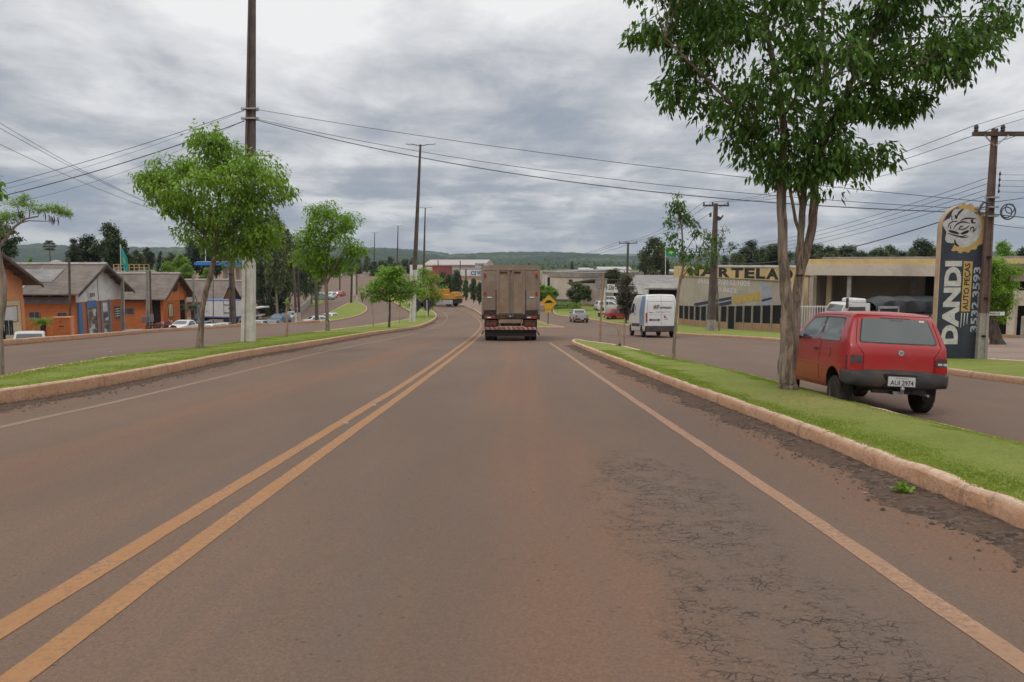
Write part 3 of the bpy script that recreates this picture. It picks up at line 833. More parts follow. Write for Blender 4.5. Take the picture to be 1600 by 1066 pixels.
GRIT = m_
STONE = mat('gravel_stone', (0.115, 0.085, 0.068), 0.95, 0, 0.1, 0.5, 30)
rg = resample(smooth_line(near_f + rf[:-1], 6), 0.12)
gutter_band('gutter_grit', rg, 0.0, 0.56, GRIT)
lg = resample(smooth_line([(lf[0][0] + 0.2, lf[0][1])] + lf[1:10], 6), 0.15)[::-1]
gutter_band('gutter_grit', lg, 0.0, 0.55, GRIT)
def stones(name, L2, w0, w1, n, smin, smax, mt, side=1):
    N = normals2(L2, False); V = []; F = []
    base = np.array([[1, 0, 0], [.3, .9, 0], [-.8, .55, 0], [-.9, -.5, 0], [.2, -1, 0], [.55, .1, .6], [-.3, .3, .75], [-.2, -.4, .6]])
    fs = [(0, 1, 5), (1, 6, 5), (1, 2, 6), (2, 3, 6), (3, 7, 6), (3, 4, 7), (4, 0, 5), (4, 5, 7), (5, 6, 7)]
    for k in range(n):
        i = int(len(L2) * rnd.random() ** 1.35)
        i = min(i, len(L2) - 1)
        off = w0 + (w1 - w0) * abs(rnd.gauss(0, 0.45))
        q = np.array(L2[i]) + N[i] * side * off + np.array([rnd.uniform(-.1, .1), rnd.uniform(-.1, .1)])
        s = rnd.uniform(smin, smax) * (0.6 + rnd.random() ** 3)
        a = rnd.uniform(0, 6.28); ca, sa = math.cos(a), math.sin(a)
        B = base * [s, s * rnd.uniform(.5, 1), s * rnd.uniform(.3, .8)]
        B = np.stack([B[:, 0] * ca - B[:, 1] * sa, B[:, 0] * sa + B[:, 1] * ca, B[:, 2]], -1) + [q[0], q[1], gz(*q) + 0.008]
        b = len(V); V += [tuple(p) for p in B]; F += [(b + x, b + y, b + z) for x, y, z in fs]
    o = np_mesh(name, V, F, mt)
    return tag(o, 'loose dark grit and broken asphalt in the gutter along the ' + ('right' if side == 1 else 'left') + ' kerb', 'gravel', None, 'stuff')
stones('gravel', rg, 0.03, 0.5, 11000, 0.005, 0.02, STONE)
stones('gravel', lg[::-1], 0.03, 0.75, 3500, 0.01, 0.028, STONE, side=-1)
def blades(name, poly, n, y0, y1, h, mt, label, dz, bias=1.0):
    A = np.array(poly); B = np.roll(A, -1, 0)
    P = []
    while len(P) < n:
        k = 4000
        yy = y0 + (y1 - y0) * nrs.rand(k) ** bias
        xx = A[:, 0].min() + (A[:, 0].max() - A[:, 0].min()) * nrs.rand(k)
        c = ((A[None, :, 1] > yy[:, None]) != (B[None, :, 1] > yy[:, None])) & (xx[:, None] < (B[:, 0] - A[:, 0]) * (yy[:, None] - A[:, 1]) / (B[:, 1] - A[:, 1] + 1e-12) + A[:, 0])
        ins = c.sum(1) % 2 == 1
        P += list(np.stack([xx[ins], yy[ins]], -1))
    P = np.array(P[:n])
    worn = ((P[:, 0] - 4.5) / 0.95) ** 2 + ((P[:, 1] - 10.6) / 1.5) ** 2
    P = P[(worn > 0.4 + 0.8 * nrs.rand(len(P))) | (nrs.rand(len(P)) < 0.15)]; n = len(P)
    z = HZ(P[:, 0], P[:, 1]) + dz
    a = nrs.rand(n) * 2 * np.pi; hh = h * (0.5 + nrs.rand(n) * 0.9); wv = 0.004 + 0.004 * nrs.rand(n)
    wv = wv * (1 + P[:, 1] * 0.05)
    l = nrs.rand(n) * 2 * np.pi; ln = nrs.rand(n) * 0.8 * hh
    base = np.stack([P[:, 0], P[:, 1], z], -1)
    sd = np.stack([np.cos(a) * wv, np.sin(a) * wv, 0 * a], -1)
    tip = base + np.stack([np.cos(l) * ln, np.sin(l) * ln, hh], -1)
    V = np.stack([base - sd, base + sd, tip], 1).reshape(-1, 3)
    F = np.arange(3 * n).reshape(-1, 3)
    o = np_mesh(name, V, F, mt)
    return tag(o, label, 'grass', None, 'stuff')
blades('grass', offset(RI, -0.06), 120000, 3.2, 26, 0.015, BLADE, 'short green grass blades on the right median', 0.168, 1.3)
blades('grass', offset(LI, -0.07), 60000, 9, 50, 0.024, BLADE, 'short green grass blades on the left median', 0.252, 1.2)
def inset_poly(P, r):
    n = len(P); out = []
    for i in range(n):
        a, b, c = np.array(P[i - 1]), np.array(P[i]), np.array(P[(i + 1) % n])
        d1 = b - a; d2 = c - b
        d1 /= max(np.linalg.norm(d1), 1e-9); d2 /= max(np.linalg.norm(d2), 1e-9)
        n1 = np.array([-d1[1], d1[0]]); n2 = np.array([-d2[1], d2[0]])
        m = n1 + n2; L = np.linalg.norm(m)
        m = n1 if L < 1e-6 else m / L
        k = 1 / max(0.5, float(m @ n1))
        out.append(tuple(b + m * r * k))
    return out
def densify(P, step):
    out = []
    n = len(P)
    for i in range(n):
        a = np.array(P[i], float); b = np.array(P[(i + 1) % n], float)
        k = max(1, int(round(np.linalg.norm(b - a) / step)))
        for j in range(k): out.append(tuple(a + (b - a) * j / k))
    return out
def round_poly(P, rr, k=3):
    """round the corners of a polygon; rr a radius or a list"""
    n = len(P); out = []
    for i in range(n):
        r = rr if not hasattr(rr, '__len__') else rr[i]
        a, b, c = [np.array(P[j % n], float) for j in (i - 1, i, i + 1)]
        if r <= 0: out.append(tuple(b)); continue
        u = a - b; v = c - b
        lu, lv = np.linalg.norm(u), np.linalg.norm(v)
        r1 = min(r, lu * 0.45, lv * 0.45)
        p, q = b + u / lu * r1, b + v / lv * r1
        for j in range(k + 1):
            t = j / k
            out.append(tuple((1 - t) ** 2 * p + 2 * t * (1 - t) * b + t * t * q))
    return out
def shell(name, prof, hw, mt, parent, r=0.05, step=0.18, bulge=0.015, arches=(), archr=0.33, archz=0.3, smooth=40, crown=None):
    """closed body from a side profile [(y,z)..] counter-clockwise seen from +x, half width hw(y,z)"""
    A = np.array(prof); B = np.roll(A, -1, 0)
    if np.sum(A[:, 0] * B[:, 1] - B[:, 0] * A[:, 1]) < 0: prof = prof[::-1]
    P = densify(prof, step)
    rings = [(0.0, r), (r * 0.29, r * 0.29), (r, 0.0)]
    V = []; F = []
    n = len(P)
    N = inset_poly(P, -1.0)
    rg = []
    for ins, dx in rings:
        Q = inset_poly(P, ins) if ins else P
        rg.append(Q)
    fr = (1.0, 0.6, 0.0, -0.6, -1.0)
    idx = []
    for k, f in enumerate(fr):
        row = []
        for i, (y, z) in enumerate(P):
            h = hw(y, z) - r
            nb = np.array(N[i]) - np.array(P[i]); nb = nb / max(np.linalg.norm(nb), 1e-6)
            b = bulge * (1 - f * f)
            V.append((f * h, y + nb[0] * b, z + nb[1] * b)); row.append(len(V) - 1)
        idx.append(row)
    for k in range(len(fr) - 1):
        for i in range(n):
            j = (i + 1) % n
            F.append((idx[k][i], idx[k][j], idx[k + 1][j], idx[k + 1][i]))
    for sgn, base in ((1, idx[0]), (-1, idx[-1])):
        prev = base
        for Q, (ins, dx) in list(zip(rg, rings))[1:]:
            row = []
            for y, z in Q:
                V.append((sgn * (hw(y, z) - dx), y, z)); row.append(len(V) - 1)
            for i in range(n):
                j = (i + 1) % n
                F.append((prev[i], row[i], row[j], prev[j]) if sgn > 0 else (prev[i], prev[j], row[j], row[i]))
            prev = row
        Q = rg[-1]
        pts = [Vector(q) for q in Q]
        A = np.array(Q); B = np.roll(A, -1, 0)
        gy_ = np.arange(A[:, 0].min() + step / 2, A[:, 0].max(), step); gz_ = np.arange(A[:, 1].min() + step / 2, A[:, 1].max(), step * 0.7)
        for y in gy_:
            for z in gz_:
                c = ((A[:, 1] > z) != (B[:, 1] > z)) & (y < (B[:, 0] - A[:, 0]) * (z - A[:, 1]) / (B[:, 1] - A[:, 1] + 1e-12) + A[:, 0])
                if c.sum() % 2 == 1 and np.min((A[:, 0] - y) ** 2 + (A[:, 1] - z) ** 2) > (step * 0.35) ** 2: pts.append(Vector((y, z)))
        res = geometry.delaunay_2d_cdt(pts, [(i, (i + 1) % n) for i in range(n)], [tuple(range(n))], 1, 1e-6)
        mp = {}
        for vi, (v, orig) in enumerate(zip(res[0], res[3])):
            o_ = [q for q in orig if q < n]
            if o_: mp[vi] = prev[o_[0]]
            else:
                V.append((sgn * hw(v.x, v.y), v.x, v.y)); mp[vi] = len(V) - 1
        for f in res[2]:
            g = tuple(mp[q] for q in f)
            if len(set(g)) == 3: F.append(g if sgn < 0 else g[::-1])
    me = bpy.data.meshes.new(name); me.from_pydata(V, [], F)
    bm = bmesh.new(); bm.from_mesh(me)
    bmesh.ops.remove_doubles(bm, verts=bm.verts, dist=1e-5)
    bmesh.ops.recalc_face_normals(bm, faces=bm.faces)
    bm.to_mesh(me); bm.free()
    me.materials.append(mt)
    if arches:
        me.materials.append(DARKIN)
        cb = MB()
        W_ = max(hw(y, archz + 0.1) for y in arches) + 0.1
        for y in arches:
            for s in (-1, 1):
                Mx = Matrix.Translation((s * W_, y, archz)) @ Matrix.Rotation(math.pi / 2, 4, 'Y')
                cb.lathe([(archr, -0.34 * (1 if s > 0 else 1)), (archr, 0.34)], 28, Mx)
        cme = bpy.data.meshes.new('cut'); cme.from_pydata(cb.v, [], cb.f)
        b2 = bmesh.new(); b2.from_mesh(cme); bmesh.ops.recalc_face_normals(b2, faces=b2.faces); b2.to_mesh(cme); b2.free()
        cme.materials.append(DARKIN)
        o1 = bpy.data.objects.new('t1', me); o2 = bpy.data.objects.new('t2', cme)
        COL.objects.link(o1); COL.objects.link(o2)
        md = o1.modifiers.new('b', 'BOOLEAN'); md.object = o2; md.operation = 'DIFFERENCE'; md.solver = 'EXACT'
        try: md.material_mode = 'TRANSFER'
        except Exception: pass
        dg = bpy.context.evaluated_depsgraph_get()
        me2 = bpy.data.meshes.new_from_object(o1.evaluated_get(dg))
        bpy.data.objects.remove(o1); bpy.data.objects.remove(o2)
        if len(me2.polygons) > 20: me = me2
    me.name = name
    me.shade_smooth(); me.set_sharp_from_angle(angle=R(smooth))
    o = bpy.data.objects.new(name, me); COL.objects.link(o)
    if parent is not None: o.parent = parent
    bm = bmesh.new(); bm.from_mesh(me)
    bv = BVHTree.FromBMesh(bm); bm.free()
    return o, bv
AX = {'rear': (Vector((0, -9, 0)), Vector((0, 1, 0))), 'front': (Vector((0, 20, 0)), Vector((0, -1, 0))),
      'left': (Vector((-9, 0, 0)), Vector((1, 0, 0))), 'right': (Vector((9, 0, 0)), Vector((-1, 0, 0))), 'top': (Vector((0, 0, 9)), Vector((0, 0, -1)))}
def proj(bv, side, a, b):
    """point of the body hit from `side`; (a,b) = (x,z) for rear/front, (y,z) for left/right, (x,y) for top"""
    o, d = AX[side]
    if side in ('rear', 'front'): p = Vector((a, o.y, b))
    elif side in ('left', 'right'): p = Vector((o.x, a, b))
    else: p = Vector((a, b, o.z))
    h = bv.ray_cast(p, d)
    return h[0], d
def panel(name, bv, side, outline, mt, parent, t=0.004, depth=0.012, rr=0.03, dens=0.25, k=3, smooth=30):
    """thin panel lying on the body, t proud of it"""
    Q = round_poly(outline, rr, k) if rr else list(outline)
    Q = densify(Q, dens)
    n = len(Q)
    top = []; last = None
    for a, b in Q:
        h, d = proj(bv, side, a, b)
        if h is None: h = last if last is not None else None
        if h is None: top.append(None); continue
        last = h
        if side in ('rear', 'front'): q = Vector((a, h.y, b))
        elif side in ('left', 'right'): q = Vector((h.x, a, b))
        else: q = Vector((a, b, h.z))
        top.append(q - d * t)
    fill = next((p for p in top if p is not None), None)
    if fill is None: return None
    top = [p if p is not None else fill for p in top]
    V = top + [p + d * depth for p in top]
    A = np.array(Q); B = np.roll(A, -1, 0)
    ext = A.max(0) - A.min(0)
    st = max(0.12, float(ext.max()) / 7)
    pts = [Vector(q) for q in Q]
    for a in np.arange(A[:, 0].min() + st / 2, A[:, 0].max(), st):
        for b in np.arange(A[:, 1].min() + st / 2, A[:, 1].max(), st):
            c = ((A[:, 1] > b) != (B[:, 1] > b)) & (a < (B[:, 0] - A[:, 0]) * (b - A[:, 1]) / (B[:, 1] - A[:, 1] + 1e-12) + A[:, 0])
            if c.sum() % 2 == 1 and np.min((A[:, 0] - a) ** 2 + (A[:, 1] - b) ** 2) > (st * 0.4) ** 2: pts.append(Vector((a, b)))
    res = geometry.delaunay_2d_cdt(pts, [(i, (i + 1) % n) for i in range(n)], [tuple(range(n))], 1, 1e-6)
    mp = {}
    for vi, (v, orig) in enumerate(zip(res[0], res[3])):
        o_ = [q for q in orig if q < n]
        if o_: mp[vi] = o_[0]
        else:
            h, d = proj(bv, side, v.x, v.y)
            if h is None: h = fill
            q = Vector((v.x, h.y, v.y)) if side in ('rear', 'front') else (Vector((h.x, v.x, v.y)) if side in ('left', 'right') else Vector((v.x, v.y, h.z)))
            V.append(q - d * t); mp[vi] = len(V) - 1
    F = [tuple(mp[q] for q in f) for f in res[2]]
    F = [f for f in F if len(set(f)) == len(f)]
    F += [(i, (i + 1) % n, n + (i + 1) % n, n + i) for i in range(n)]
    mb = MB(); mb.add(V, F)
    return mb.build(name, mt, parent, smooth=smooth)
def seam(name, bv, side, pts, parent, mt=None, wd=0.004):
    L = []
    for i in range(len(pts) - 1):
        a, b = np.array(pts[i]), np.array(pts[i + 1])
        k = max(1, int(np.linalg.norm(b - a) / 0.08))
        for j in range(k): L.append(a + (b - a) * j / k)
    L.append(np.array(pts[-1]))
    P = []
    for a, b in L:
        h, d = proj(bv, side, float(a), float(b))
        if h is not None: P.append(h)
    if len(P) < 2: return None
    return MB().tube(P, wd, 5).build(name, mt or DARKIN, parent)
def wheel(parent, x, y, r, w, side, rimm=None, dz=0.0, seg=22):
    """side=+1 when the outer face looks towards +x"""
    Mx = Matrix.Translation((x, y, r + dz)) @ Matrix.Rotation(side * math.pi / 2, 4, 'Y')
    mb = MB()
    mb.lathe([(r * 0.55, -w / 2), (r * 0.94, -w / 2), (r, -w * 0.36), (r, w * 0.36), (r * 0.94, w / 2), (r * 0.64, w / 2), (r * 0.60, w * 0.40)], seg, Mx)
    t = mb.build('wheel', RUBBER, parent, smooth=35)
    rb = MB()
    rb.lathe([(r * 0.61, w * 0.30), (r * 0.63, w * 0.47), (r * 0.58, w * 0.47), (r * 0.52, w * 0.26), (r * 0.30, w * 0.22), (r * 0.22, w * 0.36), (r * 0.12, w * 0.40)], seg, Mx)
    rb.build('rim', rimm or RIM, t, smooth=35)
    return t
def ground_frame(x, y, yaw):
    """rotation that seats a vehicle on the sloping road, nose along yaw"""
    e = 1.2
    n = Vector((0, -float(PZ(y + e) - PZ(y - e)) / (2 * e), 1)).normalized()
    f = Vector((math.sin(yaw), math.cos(yaw), 0)); f = (f - n * f.dot(n)).normalized()
    r_ = f.cross(n)
    return Matrix((r_, f, n)).transposed().to_euler()
CARS = {
    'hatch': dict(L=3.7, W=0.79, hr=0.62, zb=0.92, prof=[(0.02, 0.30), (0.0, 0.55), (0.03, 0.88), (0.12, 1.05), (0.36, 1.42), (0.55, 1.46), (1.9, 1.47), (2.15, 1.43), (2.80, 0.98), (3.45, 0.86), (3.66, 0.72), (3.70, 0.45), (3.62, 0.24), (0.2, 0.22)],
                  win=[[(0.42, 0.98), (0.62, 1.36), (1.30, 1.38), (1.32, 0.96)], [(1.38, 0.96), (1.37, 1.38), (1.95, 1.37), (2.52, 0.98)]], rear=[(-0.58, 1.02), (-0.50, 1.36), (0.50, 1.36), (0.58, 1.02)], front=[(-0.64, 1.02), (-0.54, 1.37), (0.54, 1.37), (0.64, 1.02)], ax=(0.62, 3.02), r=0.29),
    'sedan': dict(L=4.3, W=0.83, hr=0.62, zb=0.94, prof=[(0.03, 0.32), (0.0, 0.6), (0.04, 0.92), (0.10, 0.98), (0.72, 1.02), (1.22, 1.38), (1.45, 1.43), (2.35, 1.44), (2.6, 1.40), (3.25, 0.99), (4.05, 0.84), (4.27, 0.68), (4.30, 0.42), (4.2, 0.24), (0.2, 0.22)],
                  win=[[(1.02, 1.01), (1.30, 1.34), (1.95, 1.35), (1.97, 0.98)], [(2.03, 0.98), (2.02, 1.35), (2.42, 1.34), (2.95, 1.0)]], rear=[(-0.58, 1.06), (-0.52, 1.34), (0.52, 1.34), (0.58, 1.06)], front=[(-0.66, 1.04), (-0.55, 1.35), (0.55, 1.35), (0.66, 1.04)], ax=(0.85, 3.45), r=0.30),
    'wagon': dict(L=4.2, W=0.84, hr=0.66, zb=1.0, prof=[(0.03, 0.34), (0.0, 0.6), (0.03, 1.0), (0.10, 1.12), (0.26, 1.56), (0.45, 1.61), (2.2, 1.62), (2.5, 1.56), (3.15, 1.08), (3.95, 0.92), (4.17, 0.76), (4.20, 0.46), (4.1, 0.26), (0.2, 0.24)],
                  win=[[(0.32, 1.08), (0.42, 1.48), (0.95, 1.51), (0.97, 1.06)], [(1.03, 1.06), (1.02, 1.51), (1.78, 1.52), (1.80, 1.05)], [(1.86, 1.05), (1.85, 1.52), (2.32, 1.50), (2.88, 1.08)]], rear=[(-0.62, 1.10), (-0.56, 1.50), (0.56, 1.50), (0.62, 1.10)], front=[(-0.68, 1.12), (-0.58, 1.52), (0.58, 1.52), (0.68, 1.12)], ax=(0.75, 3.35), r=0.31),
    'pickup': dict(L=4.4, W=0.82, hr=0.62, zb=0.95, prof=[(0.0, 0.34), (-0.02, 0.6), (0.0, 1.0), (0.06, 1.02), (1.72, 1.0), (1.86, 1.36), (2.0, 1.42), (2.55, 1.43), (2.75, 1.38), (3.35, 0.99), (4.15, 0.86), (4.37, 0.7), (4.40, 0.44), (4.3, 0.25), (0.2, 0.26)],
                   win=[[(1.95, 1.0), (2.02, 1.35), (2.58, 1.35), (3.08, 1.0)]], rear=[(-0.56, 1.06), (-0.52, 1.34), (0.52, 1.34), (0.56, 1.06)], front=[(-0.66, 1.04), (-0.55, 1.36), (0.55, 1.36), (0.66, 1.04)], ax=(0.85, 3.55), r=0.30),
}
def car(kind, name, label, cat, x, y, yaw, pt, dusty=0.25, group=None, sc=1.0, lowered=0.0, mirrors=True, plate=None, bumper=None):
    S = CARS[kind]
    L, Wd = S['L'], S['W']
    th = thing(name, label, cat, (x, y, gz(x, y) - lowered), ground_frame(x, y, R(yaw)), group)
    th.scale = (sc, sc, sc)
    C = L / 2
    prof = [(py - C, pz) for py, pz in S['prof']]
    ztop = max(p[1] for p in prof)
    def hw(py, pz):
        e = abs(py) / C
        taper = 1 - 0.10 * max(0, (e - 0.6) / 0.4) ** 2
        if pz < S['zb']: v = Wd - 0.035 * ((pz - 0.6) / 0.5) ** 2
        else: v = Wd - 0.01 - (Wd - S['hr']) * ((pz - S['zb']) / (ztop - S['zb']))
        return v * taper
    body, bv = shell('body', prof, hw, pt, th, r=0.06, step=0.2, arches=[a - C for a in S['ax']], archr=S['r'] + 0.06, archz=S['r'])
    for wn in S['win']:
        for sd in ('left', 'right'):
            panel('window', bv, sd, [(a - C, b) for a, b in wn], GLASS, th, rr=0.05)
    panel('rear_window', bv, 'rear', S['rear'], GLASS, th, rr=0.06)
    panel('windscreen', bv, 'front', S['front'], GLASS, th, rr=0.06)
    zl = 0.62 if kind != 'wagon' else 0.75
    for s in (-1, 1):
        panel('tail_light', bv, 'rear', [(s * (Wd - 0.09), zl), (s * (Wd - 0.09), zl + 0.22), (s * (Wd - 0.29), zl + 0.22), (s * (Wd - 0.29), zl)][::s], REDLENS, th, t=0.015, rr=0.03)
        panel('headlight', bv, 'front', [(s * (Wd - 0.10), 0.60), (s * (Wd - 0.10), 0.76), (s * (Wd - 0.38), 0.74), (s * (Wd - 0.38), 0.62)][::s], CLEARLENS, th, t=0.012, rr=0.03)
        if mirrors:
            mb = MB(); my = S['win'][-1][3][0] - C - 0.12
            mb.cbox((s * (Wd + 0.07), my, S['zb'] + 0.10), (0.17, 0.09, 0.13), taper=0.85)
            mb.build('door_mirror', BLACKPL if bumper is None else bumper, th)
        for a in S['ax']:
            wheel(th, s * (Wd - 0.10), a - C, S['r'], 0.17, s, seg=16)
    bp = bumper or BLACKPL
    for sg, nm in ((-1, 'rear_bumper'), (1, 'front_bumper')):
        mb = MB(); e = sg * (C + 0.01)
        mb.bbox(-Wd * 0.93, Wd * 0.93, min(e - 0.07 * sg, e + 0.05 * sg), max(e - 0.07 * sg, e + 0.05 * sg), 0.30, 0.52, 0.03)
        mb.build(nm, bp, th, smooth=40)
    mb = MB(); mb.box(-0.2, 0.2, -C - 0.075, -C - 0.062, 0.36, 0.49) if kind != 'pickup' else mb.box(-0.2, 0.2, -C - 0.085, -C - 0.07, 0.38, 0.50)
    mb.build('licence_plate', PLATE, th)
    if kind == 'pickup':   # load bed opening
        panel('load_bed', bv, 'top', [(-0.66, 0.12 - C), (0.66, 0.12 - C), (0.66, 1.66 - C), (-0.66, 1.66 - C)], DARKIN, th, t=0.006, rr=0.04)
    return th
P_RED = paint((0.37, 0.011, 0.012), 'red_car_paint', 0.2)
P_RED2 = paint((0.30, 0.02, 0.025), 'dusty_red_paint', 0.3)
P_WHITE = paint((0.62, 0.61, 0.59), 'white_car_paint', 0.15)
P_SILVER = paint((0.36, 0.36, 0.37), 'silver_car_paint', 0.25)
P_GREY = paint((0.15, 0.165, 0.175), 'grey_car_paint', 0.25)
P_BLUE = paint((0.075, 0.14, 0.24), 'blue_car_paint', 0.2)
P_TEAL = paint((0.18, 0.25, 0.25), 'teal_grey_paint', 0.2)
P_VAN = paint((0.64, 0.63, 0.61), 'van_white_paint', 0.18)
def red_hatch():
    C = 1.80
    RWx, RWy = 5.37, 12.5                     # centre of the car
    yaw = R(3.2)
    th = thing('parked_car', 'red two-door hatchback with black rear bumper parked tilted against the right grass median', 'car')
    th.location = (5.77, 13.0, 0)
    th.scale = (0.96, 1.0, 1.0)
    f = Vector((math.sin(yaw), math.cos(yaw), 0))
    rgt = Vector((f.y, -f.x, 0))
    c = Vector((5.77, 13.0, 0))
    slope = (gz(c.x, c.y + 1) - gz(c.x, c.y - 1)) / 2
    tilt = -R(2.6)
    fv = Vector((f.x, f.y, slope * f.y)).normalized()
    rv = Vector((rgt.x * math.cos(tilt), rgt.y * math.cos(tilt), math.sin(tilt)))
    rv = (rv - fv * rv.dot(fv)).normalized()
    nv = rv.cross(fv)
    th.rotation_euler = Matrix((rv, fv, nv)).transposed().to_euler()
    th.location.z = gz(c.x, c.y) + 0.085
    prof = [(0.03, 0.42), (0.0, 0.52), (0.0, 0.90), (0.03, 0.965), (0.055, 1.0), (0.235, 1.36), (0.30, 1.42), (0.40, 1.445), (1.1, 1.455), (1.85, 1.45), (2.0, 1.43), (2.08, 1.39), (2.62, 1.00), (2.70, 0.965),
            (3.30, 0.86), (3.50, 0.80), (3.58, 0.70), (3.60, 0.45), (3.52, 0.26), (3.1, 0.22), (0.9, 0.24), (0.22, 0.38)]
    prof = [(a - C, b) for a, b in prof]
    def hw(y, z):
        e = max(0, (-y - 1.35) / 0.45); e2 = max(0, (y - 1.2) / 0.6)
        tp = 1 - 0.035 * e * e - 0.09 * e2 * e2
        if z < 0.95: v = 0.775 - 0.05 * ((z - 0.66) / 0.42) ** 2 - (0.006 if z > 0.72 else 0)
        else: v = 0.757 - 0.165 * ((z - 0.95) / 0.5) ** 1.15
        return v * tp
    body, bv = shell('body', prof, hw, P_RED, th, r=0.045, step=0.1, bulge=0.025, arches=[0.58 - C, 2.98 - C], archr=0.325, archz=0.27, smooth=32)
    for s, sd in ((-1, 'left'), (1, 'right')):
        panel('side_window', bv, sd, [(0.40 - C, 1.00), (0.52 - C, 1.335), (1.28 - C, 1.355), (1.24 - C, 0.985)], GLASSG, th, rr=0.05, t=0.003)
        panel('side_window', bv, sd, [(1.30 - C, 0.985), (1.36 - C, 1.355), (1.90 - C, 1.34), (2.40 - C, 1.0)], GLASSG, th, rr=0.04, t=0.003)
        panel('window_seal', bv, sd, [(0.375 - C, 0.975), (0.50 - C, 1.357), (1.31 - C, 1.378), (1.92 - C, 1.362), (2.48 - C, 0.978)], BLACKPL, th, rr=0.05, t=0.0015)
        seam('door_seam', bv, sd, [(1.27 - C, 1.37), (1.22 - C, 0.95), (1.22 - C, 0.34)], th)
        seam('door_seam', bv, sd, [(2.46 - C, 0.97), (2.46 - C, 0.36)], th)
        seam('side_crease', bv, sd, [(0.10 - C, 0.62), (0.30 - C, 0.62)], th, P_RED, 0.006)
        seam('side_crease', bv, sd, [(0.97 - C, 0.60), (2.62 - C, 0.60)], th, P_RED, 0.007)
        seam('rain_gutter', bv, sd, [(0.34 - C, 1.375), (0.7 - C, 1.402), (1.2 - C, 1.408), (1.95 - C, 1.392)], th, P_RED, 0.007)
        panel('sill_trim', bv, sd, [(1.0 - C, 0.24), (1.0 - C, 0.31), (2.60 - C, 0.31), (2.60 - C, 0.24)], P_RED, th, rr=0.01, t=0.012)
        mb = MB(); mb.cbox((s * 0.86, 2.32 - C, 1.03), (0.17, 0.07, 0.12), taper=0.85); mb.cbox((s * 0.77, 2.34 - C, 1.0), (0.07, 0.05, 0.05))
        mb.build('door_mirror', BLACKPL, th)
        h = MB(); q, _ = proj(bv, sd, 1.38 - C, 0.84)
        if q is not None:
            h.cbox((q.x + s * 0.014, q.y, q.z), (0.03, 0.15, 0.03)); h.build('door_handle', BLACKPL, th)
        a0, a1 = s * 0.722, s * 0.55
        body_l = panel('tail_light', bv, 'rear', [(a0, 0.575), (a0, 0.675), (a1, 0.675), (a1, 0.575)][::s], REDLENS, th, t=0.016, rr=0.02)
        panel('smoked_lens', bv, 'rear', [(a0, 0.68), (a0, 0.80), (a1 + s * 0.03, 0.80), (a1, 0.775), (a1, 0.68)][::s], SMOKELENS, body_l, t=0.016, rr=0.015)
        for k in range(2):
            panel('reflector', bv, 'rear', [(a1 + s * (0.03 + 0.085 * k), 0.70), (a1 + s * (0.03 + 0.085 * k), 0.735), (a1 + s * (0.095 + 0.085 * k), 0.735), (a1 + s * (0.095 + 0.085 * k), 0.70)][::s], (CLEARLENS if s > 0 else SMOKELENS), body_l, t=0.023, rr=0.01)
        ts = panel('tail_light_side', bv, sd, [(0.048 - C, 0.58), (0.048 - C, 0.79), (0.085 - C, 0.79), (0.085 - C, 0.58)], SMOKELENS, th, t=0.01, rr=0.01)
    panel('fuel_cap', bv, 'left', [(0.78 - C + 0.062 * math.cos(q), 0.80 + 0.062 * math.sin(q)) for q in np.arange(0, 6.28, 0.35)], P_RED, th, t=0.006, rr=0)
    seam('fuel_cap_seam', bv, 'left', [(0.78 - C + 0.066 * math.cos(q), 0.80 + 0.066 * math.sin(q)) for q in np.arange(0, 6.6, 0.3)], th, None, 0.004)
    sl = panel('rear_window_seal', bv, 'rear', [(-0.595, 0.985), (-0.505, 1.375), (0.505, 1.375), (0.595, 0.985)], BLACKPL, th, rr=0.06, t=0.002)
    rw = panel('rear_window', bv, 'rear', [(-0.572, 1.005), (-0.488, 1.358), (0.488, 1.358), (0.572, 1.005)], GLASSG, th, rr=0.05, t=0.006)
    seam('tailgate_seam', bv, 'rear', [(-0.53, 0.56), (-0.53, 0.82), (-0.64, 0.97), (-0.555, 1.405), (0.555, 1.405), (0.64, 0.97), (0.53, 0.82), (0.53, 0.56)], th, None, 0.0045)
    panel('window_sticker', bv, 'rear', [(0.36, 1.325), (0.36, 1.35), (0.44, 1.35), (0.44, 1.325)], WHITEINK, th, t=0.009, rr=0)
    panel('brake_light', bv, 'rear', [(-0.10, 1.325), (-0.10, 1.352), (0.12, 1.352), (0.12, 1.325)], SMOKELENS, th, t=0.009, rr=0)
    panel('badge', bv, 'rear', [(0.02 + 0.045 * math.cos(q), 0.86 + 0.045 * math.sin(q)) for q in np.arange(0, 6.28, 0.3)], STEEL, th, t=0.010, rr=0)
    panel('badge_face', bv, 'rear', [(0.02 + 0.034 * math.cos(q), 0.86 + 0.034 * math.sin(q)) for q in np.arange(0, 6.28, 0.3)], CLEARLENS, th, t=0.014, rr=0)
    for k in (-1, 0, 1):
        panel('badge_bar', bv, 'rear', [(0.02 + k * 0.016 - 0.004, 0.842), (0.02 + k * 0.016 - 0.001, 0.878), (0.02 + k * 0.016 + 0.007, 0.878), (0.02 + k * 0.016 + 0.004, 0.842)], BLACKPL, th, t=0.017, rr=0)
    bp, bb = shell('rear_bumper', [(-0.055, 0.345), (-0.075, 0.42), (-0.075, 0.50), (-0.05, 0.555), (0.0, 0.565), (0.33, 0.565), (0.26, 0.36), (0.05, 0.30)] and [(a - C, b) for a, b in [(-0.055, 0.385), (-0.085, 0.43), (-0.085, 0.50), (-0.06, 0.555), (0.0, 0.568), (0.29, 0.568), (0.22, 0.39), (0.05, 0.36)]],
                   lambda y, z: 0.785 - 0.10 * max(0, (-y - C + 0.06) / 0.13) ** 2, BLACKPL, th, r=0.03, step=0.12, bulge=0.05, smooth=40)
